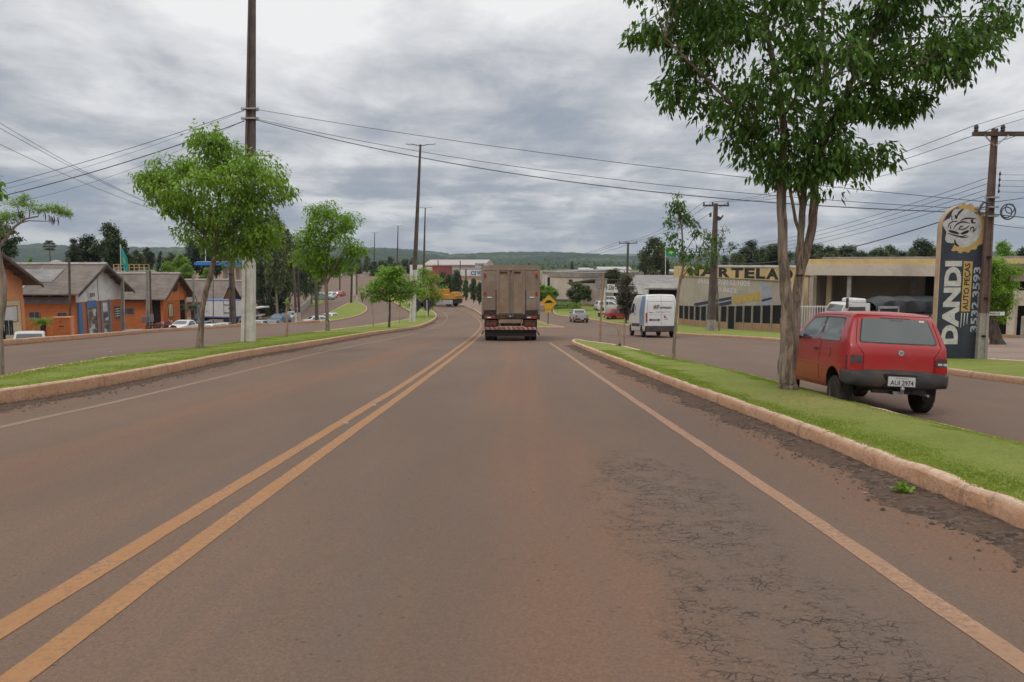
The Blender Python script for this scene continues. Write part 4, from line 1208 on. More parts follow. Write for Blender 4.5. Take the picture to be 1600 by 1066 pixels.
    panel('plate_pocket', bb, 'rear', [(-0.26, 0.335), (-0.26, 0.545), (0.24, 0.545), (0.24, 0.335)], DARKIN, bp, t=0.012, rr=0.02)
    yp = -C - 0.155
    mb = MB(); mb.bbox(-0.20, 0.205, yp, yp + 0.012, 0.375, 0.515, 0.005); pl = mb.build('licence_plate', PLATE, th)
    fr = MB(); fr.bbox(-0.212, 0.217, yp + 0.006, yp + 0.02, 0.363, 0.527, 0.005); fr.build('plate_frame', BLACKPL, pl)
    text_mesh('lettering', 'AUI 2974', pl, (-0.17, yp, 0.392), (1, 0, 0), (0, 0, 1), 0.345, 0.072, INK, 0.012, 0.003, world=False)
    text_mesh('lettering', 'PR PALMAS', pl, (-0.09, yp, 0.484), (1, 0, 0), (0, 0, 1), 0.18, 0.018, INK, 0.0, 0.003, world=False)
    mb = MB(); mb.bbox(-0.74, 0.74, C - 0.10, C + 0.05, 0.30, 0.54, 0.04); mb.build('front_bumper', BLACKPL, th, smooth=40)
    panel('windscreen', bv, 'front', [(-0.64, 1.02), (-0.53, 1.365), (0.53, 1.365), (0.64, 1.02)], GLASSG, th, rr=0.06)
    for s in (-1, 1):
        panel('headlight', bv, 'front', [(s * 0.68, 0.58), (s * 0.68, 0.74), (s * 0.42, 0.74), (s * 0.42, 0.58)][::s], CLEARLENS, th, t=0.012, rr=0.02)
    mb = MB(); mb.tube([(-0.62, 0.62 - C, 0.27), (0.62, 0.62 - C, 0.27)], 0.035, 8); mb.bbox(-0.45, 0.0, 0.35 - C, 0.95 - C, 0.26, 0.36, 0.03)
    mb.box(-0.06, 0.06, -0.02 - C, 0.3 - C, 0.24, 0.29); mb.box(-0.34, 0.36, 0.05 - C, 0.11 - C, 0.25, 0.31)
    mb.cbox((0.36, 0.25 - C, 0.31), (0.2, 0.42, 0.1)); mb.build('underbody', DKSTEEL, th)
    mb = MB(); mb.tube([(0.02, 0.0 - C, 0.275), (0.02, -0.13 - C, 0.285), (0.02, -0.15 - C, 0.31)], 0.018, 8); mb.sphere((0.02, -0.15 - C, 0.34), 0.032, 10, 6)
    mb.cbox((0.0, -0.06 - C, 0.265), (0.16, 0.03, 0.06)); mb.build('tow_hitch', STEEL, th)
    mb = MB(); mb.tube([(0.44, 0.35 - C, 0.25), (0.46, -0.04 - C, 0.25)], 0.02, 8); mb.build('exhaust_pipe', STEEL, th)
    for s in (-1, 1):
        mb = MB(); mb.cbox((s * 0.64, 0.30 - C, 0.25), (0.2, 0.012, 0.22), rx=0.12); mb.build('mud_flap', RUBBER, th)
        for a in (0.58, 2.98):
            wheel(th, s * 0.655, a - C, 0.285, 0.17, s, dz=(-0.065 if s > 0 else -0.12), seg=26)
    mb = MB(); mb.tube([(0.0, 0.07 - C, 1.0), (0.18, 0.055 - C, 1.03), (0.33, 0.07 - C, 1.06)], 0.008, 6)
    ae = MB(); ae.tube([(-0.2, 1.95 - C, 1.47), (-0.2, 1.75 - C, 1.55)], 0.004, 5)
    return th
red_hatch()
def van():
    p = G(1014, 520)
    D = 46.0
    cx = (1030.5 - 800) / 1200 * D
    yaw = R(-1.5)
    cy = D + 2.9
    th = thing('delivery_van', 'white high-roof delivery van with a blue band driving away on the service road', 'van', (cx + 0.05, cy, gz(cx, cy)), ground_frame(cx, cy, yaw))
    th.scale = (1.0, 1.0, 1.06)
    C = 2.9
    prof = [(0.02, 0.42), (0.0, 0.62), (0.0, 1.9), (0.05, 2.22), (0.16, 2.40), (0.4, 2.46), (3.4, 2.50), (3.9, 2.42), (4.25, 2.2), (4.9, 1.45), (5.55, 1.18), (5.78, 0.98), (5.82, 0.6), (5.7, 0.33), (4.9, 0.30), (0.3, 0.34)]
    prof = [(a - C, b) for a, b in prof]
    def hw(y, z):
        v = 1.0 if z < 1.25 else 1.0 - 0.15 * ((z - 1.25) / 1.25) ** 1.5
        return v * (1 - 0.1 * max(0, (y - 1.9) / 1.0) ** 2)
    body, bv = shell('body', prof, hw, P_VAN, th, r=0.09, step=0.25, bulge=0.02, arches=[0.95 - C, 4.75 - C], archr=0.40, archz=0.34, smooth=35)
    BB = paint((0.10, 0.22, 0.42), 'van_blue_band', 0.05)
    for s, sd in ((-1, 'left'), (1, 'right')):
        panel('blue_band', bv, sd, [(0.12 - C, 0.66), (0.12 - C, 1.5), (0.2 - C, 2.38), (1.3 - C, 2.38), (1.7 - C, 1.5), (1.5 - C, 0.66)], BB, th, t=0.004, rr=0.02)
        panel('side_window', bv, sd, [(3.45 - C, 1.42), (3.45 - C, 2.0), (4.15 - C, 2.0), (4.62 - C, 1.42)], GLASS, th, rr=0.06)
        panel('door_trim', bv, sd, [(1.55 - C, 0.62), (1.55 - C, 0.80), (4.2 - C, 0.80), (4.2 - C, 0.62)], BLACKPL, th, t=0.02, rr=0.03)
        panel('tail_light', bv, 'rear', [(s * 0.93, 0.86), (s * 0.93, 1.42), (s * 0.83, 1.42), (s * 0.83, 0.86)][::s], REDLENS, th, t=0.02, rr=0.02)
        panel('side_sticker', bv, sd, [(2.9 - C, 1.55), (2.9 - C, 1.85), (3.3 - C, 1.85), (3.3 - C, 1.55)], BB, th, rr=0.05)
        panel('side_sticker', bv, sd, [(2.9 - C, 1.28), (2.9 - C, 1.42), (3.3 - C, 1.42), (3.3 - C, 1.28)], BB, th, rr=0.05)
        mb = MB(); mb.cbox((s * 1.12, 4.35 - C, 1.55), (0.2, 0.1, 0.36), taper=0.9); mb.build('door_mirror', BLACKPL, th)
        for a in (0.95, 4.75): wheel(th, s * 0.88, a - C, 0.34, 0.2, s)
    mb = MB(); mb.bbox(-0.97, 0.97, -C - 0.10, -C + 0.18, 0.34, 0.68, 0.04); mb.build('rear_bumper', BLACKPL, th, smooth=40)
    seam('door_seam', bv, 'rear', [(0.0, 0.72), (0.0, 2.36)], th, None, 0.007)
    seam('door_seam', bv, 'rear', [(-0.78, 2.06), (0.78, 2.06)], th, None, 0.009)
    for s in (-1, 1): seam('door_seam', bv, 'rear', [(s * 0.84, 0.72), (s * 0.82, 2.0), (s * 0.76, 2.34), (0, 2.38)], th, None, 0.006)
    seam('door_seam', bv, 'rear', [(-0.72, 1.30), (0.72, 1.30)], th, None, 0.005)
    panel('plate_recess', bv, 'rear', [(-0.72, 0.96), (-0.72, 1.07), (-0.08, 1.07), (-0.08, 0.96)], BLACKPL, th, t=0.012, rr=0.02)
    panel('licence_plate', bv, 'rear', [(-0.56, 0.965), (-0.56, 1.06), (-0.20, 1.06), (-0.20, 0.965)], mat('van_plate', (0.20, 0.20, 0.26), 0.5), th, t=0.018, rr=0.01)
    yv = -C - 0.022
    text_mesh('lettering', 'WF', th, (-0.46, yv, 1.60), (1, 0, 0), (0, 0, 1), 0.36, 0.26, INK, 0.03, 0.004, 0.35, world=False)
    text_mesh('lettering', 'EXPRESSO', th, (-0.10, yv, 1.64), (1, 0, 0), (0, 0, 1), 0.74, 0.13, INK, 0.03, 0.004, 0.25, world=False)
    text_mesh('lettering', 'wfexpresso.com.br', th, (-0.34, yv, 1.42), (1, 0, 0), (0, 0, 1), 0.9, 0.085, BB, 0.01, 0.004, world=False)
    text_mesh('lettering', 'Master', th, (-0.72, yv, 1.41), (1, 0, 0), (0, 0, 1), 0.24, 0.06, INK, 0.01, 0.004, world=False)
    mb = MB(); mb.prism([(0.16, yv - 0.003, 1.14), (0.36, yv - 0.003, 1.14), (0.18, yv - 0.003, 1.28)], (0, 0.006, 0)); mb.build('logo', REDLENS, th)
    text_mesh('lettering', 'LOG', th, (0.20, yv, 1.03), (1, 0, 0), (0, 0, 1), 0.22, 0.06, INK, 0.01, 0.004, world=False)
    panel('windscreen', bv, 'front', [(-0.85, 1.5), (-0.75, 2.15), (0.75, 2.15), (0.85, 1.5)], GLASS, th, rr=0.08)
van()
BOXT = mat('dusty_truck_aluminium', (0.255, 0.20, 0.148), 0.6, 0.15, 0.4, 0.12, 1.2, 0, 20, (0.19, 0.12, 0.08), 0.6, 0.9)
BOXT2 = mat('dusty_truck_door', (0.275, 0.205, 0.142), 0.65, 0.1, 0.4, 0.14, 1.8, 0, 20, (0.22, 0.125, 0.075), 0.7, 1.1)
TRK = mat('dark_dirty_chassis', (0.045, 0.034, 0.028), 0.85, 0.1, 0.2, 0.3, 3, 0, 20, (0.12, 0.07, 0.045), 0.6, 1.5)
def box_truck():
    D = 40.0
    cx = (798 - 800) / 1200 * D
    cy = D
    th = thing('box_truck', 'dusty brown box truck with red and white rear bar driving away in the lane ahead', 'truck', (cx, cy, gz(cx, cy)), ground_frame(cx, cy, 0))
    th.scale = (1.13, 1.13, 1.13)
    W2 = 1.34; H = 3.50; zf = 1.02
    mb = MB(); mb.bbox(-W2, W2, 0.0, 6.4, zf, H - 0.10, 0.03); mb.build('cargo_box', BOXT, th)
    cap = MB()
    n = 9
    top = [(-W2 - 0.02 + (2 * W2 + 0.04) * i / (n - 1), H + 0.06 * (1 - (2 * i / (n - 1) - 1) ** 2)) for i in range(n)]
    cap.prism([(a, -0.05, b) for a, b in [(-W2 - 0.02, H - 0.22)] + [(a, b - 0.03) for a, b in top] + [(W2 + 0.02, H - 0.22)]], (0, 6.5, 0))
    cap.build('roof_cap', BOXT, th)
    for s in (-1, 1):
        b = MB(); b.bbox(s * W2 - 0.08 if s > 0 else -W2 - 0.01, s * W2 + 0.01 if s > 0 else -W2 + 0.08, -0.07, 0.06, zf - 0.05, H - 0.2, 0.015); b.build('corner_post', BOXT, th)
    xs = [(-1.24, -0.66), (-0.56, -0.03), (0.03, 0.56), (0.66, 1.24)]
    for i, (a, b) in enumerate(xs):
        d = MB()
        d.box(a, b, -0.035, 0.0, zf + 0.26, H - 0.24)
        z = zf + 0.3
        while z < H - 0.3:
            d.cbox(((a + b) / 2, -0.036, z), (b - a - 0.04, 0.006, 0.05)); z += 0.105
        dr = d.build('door', BOXT2 if 0 < i < 3 else BOXT, th)
        e = MB()
        for q in (a, b): e.box(q - 0.018, q + 0.018, -0.062, -0.03, zf + 0.24, H - 0.22)
        e.build('door_edge', BOXT, dr)
    for x in (-0.61, 0.61):
        r_ = MB(); r_.bbox(x - 0.045, x + 0.045, -0.07, 0.0, zf + 0.05, H - 0.22, 0.01); r_.build('door_post', BOXT, th)
    for x in (-0.68, 0.68, -0.1, 0.1):
        r_ = MB(); r_.tube([(x, -0.085, zf + 0.1), (x, -0.085, (zf + 1.35) if abs(x) > 0.5 else (H - 0.35))], 0.014, 6)
        r_.build('lock_rod', TRK if abs(x) > 0.5 else BOXT, th)
    v = MB(); v.box(-0.50, -0.16, -0.075, -0.05, H - 0.36, H - 0.29); v.box(0.14, 0.46, -0.075, -0.05, H - 0.36, H - 0.29)
    v.prism([(-0.06, -0.08, H - 0.24), (0.06, -0.08, H - 0.24), (0.0, -0.08, H - 0.36)], (0, 0.02, 0)); v.build('vent', TRK, th)
    for s in (-1, 1):
        for z in (H - 0.46, zf + 1.18):
            l = MB(); l.bbox(s * 1.19 - 0.045, s * 1.19 + 0.045, -0.10, -0.03, z - 0.08, z + 0.08, 0.012); l.build('marker_light', REDLENS, th)
        l = MB(); l.box(s * 0.98 - 0.10, s * 0.98 + 0.10, -0.072, -0.06, zf + 0.98, zf + 1.03); l.build('reflector_strip', WHITEINK, th)
    b = MB(); b.bbox(-W2, W2, -0.09, 0.02, zf + 0.0, zf + 0.22, 0.02)
    b.box(-1.25, -0.7, -0.075, -0.03, zf + 0.22, zf + 0.42); b.box(0.7, 1.25, -0.075, -0.03, zf + 0.22, zf + 0.42); b.build('bottom_rail', TRK, th)
    b = MB(); b.box(-1.2, -0.72, -0.115, -0.09, zf + 0.02, zf + 0.16); b.box(0.72, 1.2, -0.115, -0.09, zf + 0.02, zf + 0.16); b.build('red_rail', mat('dull_red_paint', (0.20, 0.06, 0.045), 0.7), th)
    for s in (-1, 1):
        b = MB(); b.box(s * 0.92 - 0.16, s * 0.92, -0.125, -0.112, zf + 0.05, zf + 0.10); b.build('reflector_strip', WHITEINK, th)
        b = MB(); b.box(s * 0.92, s * 0.92 + 0.16, -0.125, -0.112, zf + 0.05, zf + 0.10); b.build('reflector_strip', REDLENS, th)
    b = MB(); b.bbox(-0.52, 0.50, -0.20, 0.02, zf - 0.20, zf - 0.02, 0.02); b.build('step_beam', mat('bare_dusty_beam', (0.24, 0.165, 0.11), 0.8), th)
    b = MB(); b.sphere((-0.02, -0.16, zf + 0.12), 0.055, 10, 6); b.cbox((-0.02, -0.1, zf + 0.12), (0.1, 0.1, 0.06)); b.build('door_latch', STEEL, th)
    for s in (-1, 1):
        b = MB(); b.bbox(s * 0.90 - 0.27, s * 0.90 + 0.27, -0.14, -0.02, zf - 0.36, zf - 0.06, 0.02); hb = b.build('lamp_bracket', TRK, th)
        for k in (-1, 0, 1):
            l = MB(); l.bbox(s * 0.90 + k * 0.15 - 0.065, s * 0.90 + k * 0.15 + 0.065, -0.17, -0.13, zf - 0.31, zf - 0.17, 0.01)
            l.build('tail_light', mat('dirty_red_lens', (0.17, 0.03, 0.022), .5), hb)
        b = MB(); b.cbox((s * 0.5, -0.17, zf - 0.24), (0.035, 0.03, 0.46), ry=s * 0.25); b.build('bar_bracket', mat('pale_red_metal', (0.42, 0.17, 0.13), 0.6), th)
    stm, st_, oc2 = newmat('red_white_stripes')
    sp2 = st_.t.nodes.new('ShaderNodeSeparateXYZ'); st_.t.links.new(oc2, sp2.inputs[0])
    q = st_.m('FRACT', st_.m('MULTIPLY', st_.m('ADD', sp2.outputs[0], st_.m('MULTIPLY', sp2.outputs[2], 0.6)), 4.6))
    sc_ = st_.mix(st_.m('LESS_THAN', q, 0.5), (0.40, 0.31, 0.25), (0.26, 0.05, 0.035))
    sc_ = st_.mix(st_.m('MULTIPLY', st_.ramp(st_.noise(oc2, 2.0, 4), 0.3, 0.7), 0.75), sc_, (0.16, 0.09, 0.06))
    st_.n('ShaderNodeOutputMaterial', bsdf(st_, sc_, 0.6))
    for a, b in ((-1.22, -0.62), (-0.58, 1.20)):
        m_ = MB(); m_.bbox(a, b, -0.16, -0.10, zf - 0.50, zf - 0.36, 0.01); m_.build('striped_bar', stm, th)
    b = MB(); b.box(-0.45, -0.33, 0.0, 7.5, zf - 0.32, zf - 0.04); b.box(0.33, 0.45, 0.0, 7.5, zf - 0.32, zf - 0.04); b.box(-1.2, 1.2, 0.4, 6.0, zf - 0.1, zf); b.box(-1.1, 1.1, 1.45, 1.6, 0.42, 0.55)
    b.box(-1.22, -1.16, 0.0, 0.3, 0.45, zf); b.box(1.16, 1.22, 0.0, 0.3, 0.45, zf)
    b.build('chassis', TRK, th)
    fl = MB(); fl.box(-1.2, 1.18, 0.03, 0.05, 0.22, zf - 0.45); fl.build('mud_flap', mat('black_mud_flap', (0.035, 0.028, 0.024), 0.9), th)
    for y in (1.5, 2.75):
        for s in (-1, 1):
            for dx in (0.0, 0.30):
                wheel(th, s * (1.10 - dx), y, 0.50, 0.25, s, TRK)
    for s in (-1, 1): wheel(th, s * 1.05, 7.6, 0.50, 0.26, s, TRK)
    b = MB(); b.bbox(-1.15, 1.15, 6.6, 8.2, 0.6, 2.9, 0.12); b.build('cab', mat('truck_cab_paint', (0.35, 0.32, 0.28), 0.5), th)
    for s in (-1, 1):
        b = MB(); b.tube([(s * 1.14, 7.9, 2.4), (s * 1.42, 7.95, 2.4)], 0.02, 6); b.cbox((s * 1.46, 7.95, 2.2), (0.14, 0.08, 0.5)); b.build('side_mirror', BLACKPL, th)
    b = MB(); b.tube([(W2 - 0.0, 0.1, H), (W2, 0.1, H + 0.1)], 0.01, 5)
    b.cbox((-1.30, -0.05, zf - 0.62), (0.06, 0.1, 0.2), ry=0.5); b.cbox((1.28, -0.05, zf - 0.66), (0.06, 0.1, 0.2), ry=-0.5); b.build('side_marker_arm', TRK, th)
box_truck()
def at(px, py, back=0.0):
    p = G(px, py); return p.x, p.y + back
x, y = at(907, 504.5, 2.2)
car('pickup', 'pickup', 'small dusty silver pickup driving away past the trimmed hedge', 'pickup', x, y, -4, P_SILVER)
x, y = at(972, 501.5, 0.6)
car('hatch', 'parked_car', 'dark red hatchback standing side-on on the verge left of the white van', 'car', x, y + 0.6, 74, P_RED2, sc=1.0)
x, y = at(921, 467.8, 2)
car('wagon', 'parked_car', 'white car under the carport beside the beige building', 'car', x, y, 160, P_WHITE)
x, y = at(961, 481, 0)
def carat(kind, name, label, px, pyroof, D, yaw, pt, **kw):
    """roof seen at pixel row pyroof"""
    h = {'hatch': 1.47, 'sedan': 1.44, 'wagon': 1.62, 'pickup': 1.43}[kind]
    p = W(px, pyroof, D)
    return car(kind, name, label, 'pickup' if kind == 'pickup' else 'car', p.x, p.y, yaw, pt, lowered=gz(p.x, p.y) - (p.z - h * kw.get('sc', 1)), **kw)
carat('wagon', 'parked_car', 'white car by the cycad palm, only its roof and rear window above the kerb', 46, 517.5, 41.5, -30, P_WHITE, dusty=0.05)
carat('sedan', 'parked_car', 'grey car below the kerb in front of the white gabled workshop, only its roof showing', 214, 514.5, 58, 66, P_GREY)
carat('sedan', 'parked_car', 'dark green-grey car roof showing just above the kerb, in front of the white pickup', 266, 511.5, 65, 70, P_TEAL)
carat('pickup', 'parked_pickup', 'white pickup facing the street in front of the brick house with the satellite dish', 290, 500, 70.5, 190, P_WHITE)
carat('sedan', 'parked_car', 'blue car parked between the white pickup and the white lorry', 312, 502, 78, 200, P_BLUE)
carat('hatch', 'parked_car', 'white car bonnet showing behind the thin tree trunk, right of the blue car', 324, 506.5, 76, 185, P_WHITE)
carat('hatch', 'parked_car', 'silver car with a grey windscreen below the white lorry, left of the dark utility pole', 348, 504.5, 79, 180, P_SILVER)
carat('sedan', 'parked_car', 'silver-grey car behind the kerb just right of the big white pole base', 403, 500.5, 86, 180, P_SILVER)
carat('sedan', 'parked_car', 'grey car behind the kerb in front of the blue car by the dark trees', 425, 499.5, 89, 184, P_GREY)
carat('hatch', 'parked_car', 'blue car at the foot of the tall dark trees', 436, 490.5, 97, 190, P_BLUE)
carat('hatch', 'parked_car', 'pale silver car behind the blue car, beside the white-footed utility pole', 455, 487, 108, 180, P_WHITE)
carat('wagon', 'parked_car', 'white station wagon in front of the open white-signed shop', 951, 470, 116, 75, P_WHITE)
carat('hatch', 'parked_car', 'white car in the shade inside the white-signed shop', 959, 463, 126, 120, P_WHITE)
carat('sedan', 'parked_car', 'white car nosing to the kerb behind the second tree trunk', 499, 493.5, 100, 60, P_WHITE)
carat('hatch', 'parked_car', 'white hatchback on the edge of the corner lawn', 514, 489.5, 108, 190, P_WHITE)
carat('wagon', 'parked_car', 'teal-grey estate car on the far side of the parking street', 505, 457.5, 155, 100, P_TEAL)
carat('hatch', 'parked_car', 'white car parked just right of the teal-grey estate', 516, 456.5, 160, 190, P_WHITE)
carat('hatch', 'parked_car', 'red hatchback driving up the parking street', 532, 454.5, 168, 0, paint((0.42, 0.03, 0.035), 'bright_red_paint', 0.1))
carat('wagon', 'parked_car', 'cream car at the top of the parking street', 520, 429.5, 300, 60, P_WHITE)
carat('wagon', 'parked_car', 'pale blue-white car at the top of the parking street, right of the cream one', 536, 428.5, 300, 20, P_WHITE)
carat('sedan', 'parked_car', 'white car at the far end of the left road', 567, 431, 300, 70, P_WHITE)
carat('sedan', 'parked_car', 'pale grey car at the far end of the left road behind the bright tree', 592, 433, 290, 80, P_SILVER)
TIPY = mat('tipper_yellow', (0.50, 0.255, 0.03), 0.6, 0, 0.3, 0.12, 1.0, 0, 20, (0.30, 0.17, 0.08), 0.5, 0.8)
def tipper():
    p = G(695, 478.5)
    s = p.y / 125.0
    th = thing('tipper_truck', 'yellow tipper truck turning at the bend beyond the bright green trees', 'truck', tuple(p), ground_frame(p.x, p.y, R(-62)))
    th.scale = (1.15, 1.15, 1.15)
    b = MB(); b.prism([(-1.15, -2.6, 1.15), (-1.15, 1.4, 1.15), (-1.15, 1.6, 1.85), (-1.15, -2.7, 1.65)], (2.3, 0, 0)); b.build('tipper_body', TIPY, th)
    b = MB(); b.bbox(-1.12, 1.12, -0.2, 1.6, 1.7, 2.55, 0.06); b.prism([(-1.0, -2.3, 1.6), (-1.0, -1.2, 1.6), (-1.0, -1.7, 2.15), (-1.0, -2.2, 2.1)], (2.0, 0, 0)); b.build('load_hopper', TIPY, th)
    b = MB(); b.box(-0.9, 0.9, -2.3, 3.4, 0.75, 1.1); b.box(-1.1, 1.1, -2.4, -2.3, 0.5, 1.1); b.build('chassis', DKSTEEL, th)
    b = MB(); b.bbox(-1.12, 1.12, 1.9, 3.6, 0.6, 2.7, 0.15); cb = b.build('cab', TIPY, th, smooth=30)
    b = MB(); b.box(-1.0, 1.0, 3.6, 3.63, 1.6, 2.4); b.box(-1.135, -1.12, 2.3, 3.2, 1.6, 2.3); b.box(1.12, 1.135, 2.3, 3.2, 1.6, 2.3); b.build('window', GLASS, cb)
    b = MB(); b.bbox(0.95, 1.12, -2.1, 1.2, 0.35, 1.02, 0.05); b.bbox(-1.12, -0.95, -2.1, 1.2, 0.35, 1.02, 0.05); b.build('side_guard', mat('pale_grey_guard', (0.40, 0.37, 0.36), 0.6), th)
    for y in (-1.3, 2.6):
        for s_ in (-1, 1): wheel(th, s_ * 0.95, y, 0.48, 0.3, s_, TRK, seg=14)
tipper()
def cargo_lorry():
    p = W(347, 506, 92)
    z0 = p.z
    th = thing('box_lorry', 'white box lorry parked beside the brick houses', 'lorry', tuple(p), (0, 0, R(-14)))
    th.scale = (0.94, 0.94, 0.94)
    WB = mat('white_box_panel', (0.62, 0.61, 0.60), 0.55, 0, 0.35, 0.06, 0.8, 0, 20, (0.45, 0.42, 0.38), 0.4, 0.6)
    b = MB(); b.bbox(-2.0, 2.3, -1.1, 1.1, 0.95, 3.05, 0.03); b.build('cargo_box', WB, th)
    b = MB(); b.box(-2.03, 2.33, -1.13, 1.13, 3.0, 3.1); b.build('roof_trim', BLUEP, th)
    b = MB(); b.box(-2.02, 2.32, -1.12, 1.12, 0.86, 1.0); b.build('bottom_rail', BLUEP, th)
    for a in (1.1, 2.2):
        d = MB(); d.box(a - 0.02, a + 0.02, -1.13, -1.10, 1.1, 2.95); d.build('door_seam', DKSTEEL, th)
    d = MB()
    for z in (1.45, 2.45):
        d.box(1.15, 2.1, -1.15, -1.12, z, z + 0.06)
        for q in (1.3, 1.7, 2.05): d.box(q, q + 0.05, -1.16, -1.12, z - 0.06, z + 0.12)
    d.build('door_bolts', DKSTEEL, th)
    b = MB(); b.box(-3.6, 2.2, -0.5, 0.5, 0.6, 0.86); b.build('chassis', DKSTEEL, th)
    b = MB(); b.bbox(-3.9, -2.2, -1.05, 1.05, 0.5, 2.3, 0.15); cb = b.build('cab', BLUEP, th, smooth=30)
    b = MB(); b.box(-3.5, -2.6, -1.07, -1.05, 1.35, 2.0); b.box(-3.93, -3.9, -0.9, 0.9, 1.35, 2.0); b.build('window', GLASS, cb)
    for a in (-3.2, 1.3):
        for s in (-1, 1):
            t = wheel(th, 0, 0, 0.42, 0.25, s, seg=14)
            t.rotation_euler = (0, 0, R(90)); t.location = (a, s * 0.9, 0)
    p = W(384, 506, 96)
    th = thing('blue_lorry', 'bright blue lorry body on a white chassis between the dark pole and the white pole', 'lorry', tuple(p), (0, 0, R(14)))
    th.scale = (0.85, 0.85, 0.88)
    b = MB(); b.bbox(-1.1, 1.15, -2.2, 2.2, 0.95, 2.35, 0.03); b.build('cargo_box', BRBLUE, th)
    b = MB(); b.bbox(-1.15, 1.2, -2.25, 2.25, 0.62, 0.93, 0.03); b.box(-0.9, -0.6, -2.2, 2.2, 0.3, 0.62); b.build('chassis', WHITEP, th)
    b = MB(); b.bbox(-1.1, 1.1, 2.3, 3.8, 0.6, 2.2, 0.12); b.build('cab', WHITEP, th)
    for a in (-1.4, 2.9):
        for s in (-1, 1): wheel(th, s * 0.95, a, 0.4, 0.25, s, TRK, seg=14)
cargo_lorry()
def tarp_truck():
    D = 54.0
    p = W(1332, 520, D)
    z0 = gz(p.x, p.y) + 0.07
    th = thing('tarpaulin_truck', 'white-cab truck with a black tarpaulin load parked under the warehouse canopy', 'truck', (p.x, p.y, z0), (0, 0, R(4)))
    s = D / 1200
    ztop = W(1300, 466, D).z - z0
    b = MB()
    zc = ztop - 0.30
    b.prism([(-1.5, -1.15, 0.7), (-1.45, -1.15, 1.6), (-1.2, -1.15, zc - 0.1), (-1.0, -1.15, zc), (0.55, -1.15, zc), (0.6, -1.15, 0.7)], (0, 2.3, 0)); cb = b.build('cab', mat('cab_white', (0.62, 0.62, 0.60), 0.45, 0, 0.45, 0.05, 1), th)
    b = MB(); b.bbox(-0.45, 0.45, -0.9, 0.9, zc, ztop, 0.08); b.build('roof_fairing', MATS['cab_white'], cb)
    b = MB(); b.prism([(-1.02, -1.165, 1.65), (-0.93, -1.165, zc - 0.25), (0.2, -1.165, zc - 0.25), (0.25, -1.165, 1.65)], (0, 0.012, 0)); b.build('side_window', GLASS, cb)
    b = MB(); b.prism([(-1.47, -1.0, 1.62), (-1.47, 1.0, 1.62), (-1.215, 0.95, zc - 0.14), (-1.215, -0.95, zc - 0.14)], (-0.03, 0, 0)); b.build('windscreen', GLASS, cb)
    b = MB(); b.box(-1.62, -1.5, -1.1, 1.1, 0.4, 0.75); b.build('bumper', BLACKPL, th)
    b = MB(); b.cbox((-1.18, -1.35, 2.2), (0.12, 0.16, 0.7)); b.build('door_mirror', BLACKPL, cb)
    tm = mat('black_tarpaulin', (0.032, 0.034, 0.038), 0.55, 0, 0.4, 0.3, 1.5, 0.5, 3)
    zt = W(1450, 463.5, D).z - z0; L0, L1 = 0.95, 9.5
    V = []; F = []
    nx, ny = 24, 9
    for i in range(nx):
        u = i / (nx - 1)
        for j in range(ny):
            v = j / (ny - 1) * 2 - 1
            zz = zt - 0.28 * abs(v) ** 3 - 0.04 * math.sin(u * 34) - (0.35 * max(0, 1 - u / 0.12) ** 2)
            V.append((L0 + (L1 - L0) * u, v * 1.2, zz))
    for i in range(nx - 1):
        for j in range(ny - 1):
            a = i * ny + j; F.append((a, a + 1, a + ny + 1, a + ny))
    for sgn, j in ((-1, 0), (1, ny - 1)):
        b0 = len(V)
        for i in range(nx):
            q = V[i * ny + j]; V.append((q[0], sgn * (1.22 + 0.03 * math.sin(i * 1.7)), zt - 1.05 + 0.04 * math.sin(i * 2.3)))
        for i in range(nx - 1):
            F.append((i * ny + j, (i + 1) * ny + j, b0 + i + 1, b0 + i))
    m_ = MB(); m_.add(V, F); m_.build('tarpaulin', tm, th, smooth=60)
    b = MB()
    b.box(0.9, 9.5, -1.2, 1.2, 1.15, zt - 1.15)
    b.build('load_bed', mat('worn_pale_sideboard', (0.30, 0.27, 0.25), 0.7, 0, 0.3, 0.2, 3), th)
    b = MB()
    for q in np.arange(1.0, 9.5, 0.95): b.box(q, q + 0.07, -1.235, -1.2, 1.1, zt - 1.0)
    b.box(0.9, 9.5, -1.23, -1.2, zt - 1.2, zt - 1.12); b.build('bed_posts', DKSTEEL, th)
    b = MB()
    b.box(1.1, 2.6, -1.28, -1.22, zt - 0.78, zt - 0.62); b.box(1.1, 2.6, -1.28, -1.22, zt - 1.35, zt - 1.25); b.box(1.1, 1.2, -1.28, -1.22, zt - 1.3, zt - 0.65); b.box(2.5, 2.6, -1.28, -1.22, zt - 1.3, zt - 0.65)
    b.build('side_rack', TIN, th)
    b = MB(); b.box(0.6, 9.3, -0.5, 0.5, 0.7, 1.0); b.build('chassis', DKSTEEL, th)
    for a in (-0.7, 5.6, 6.9):
        for sg in (-1, 1):
            t = wheel(th, 0, 0, 0.5, 0.3, sg, TRK, seg=14); t.rotation_euler = (0, 0, R(90)); t.location = (a, sg * 0.95, 0)
tarp_truck()
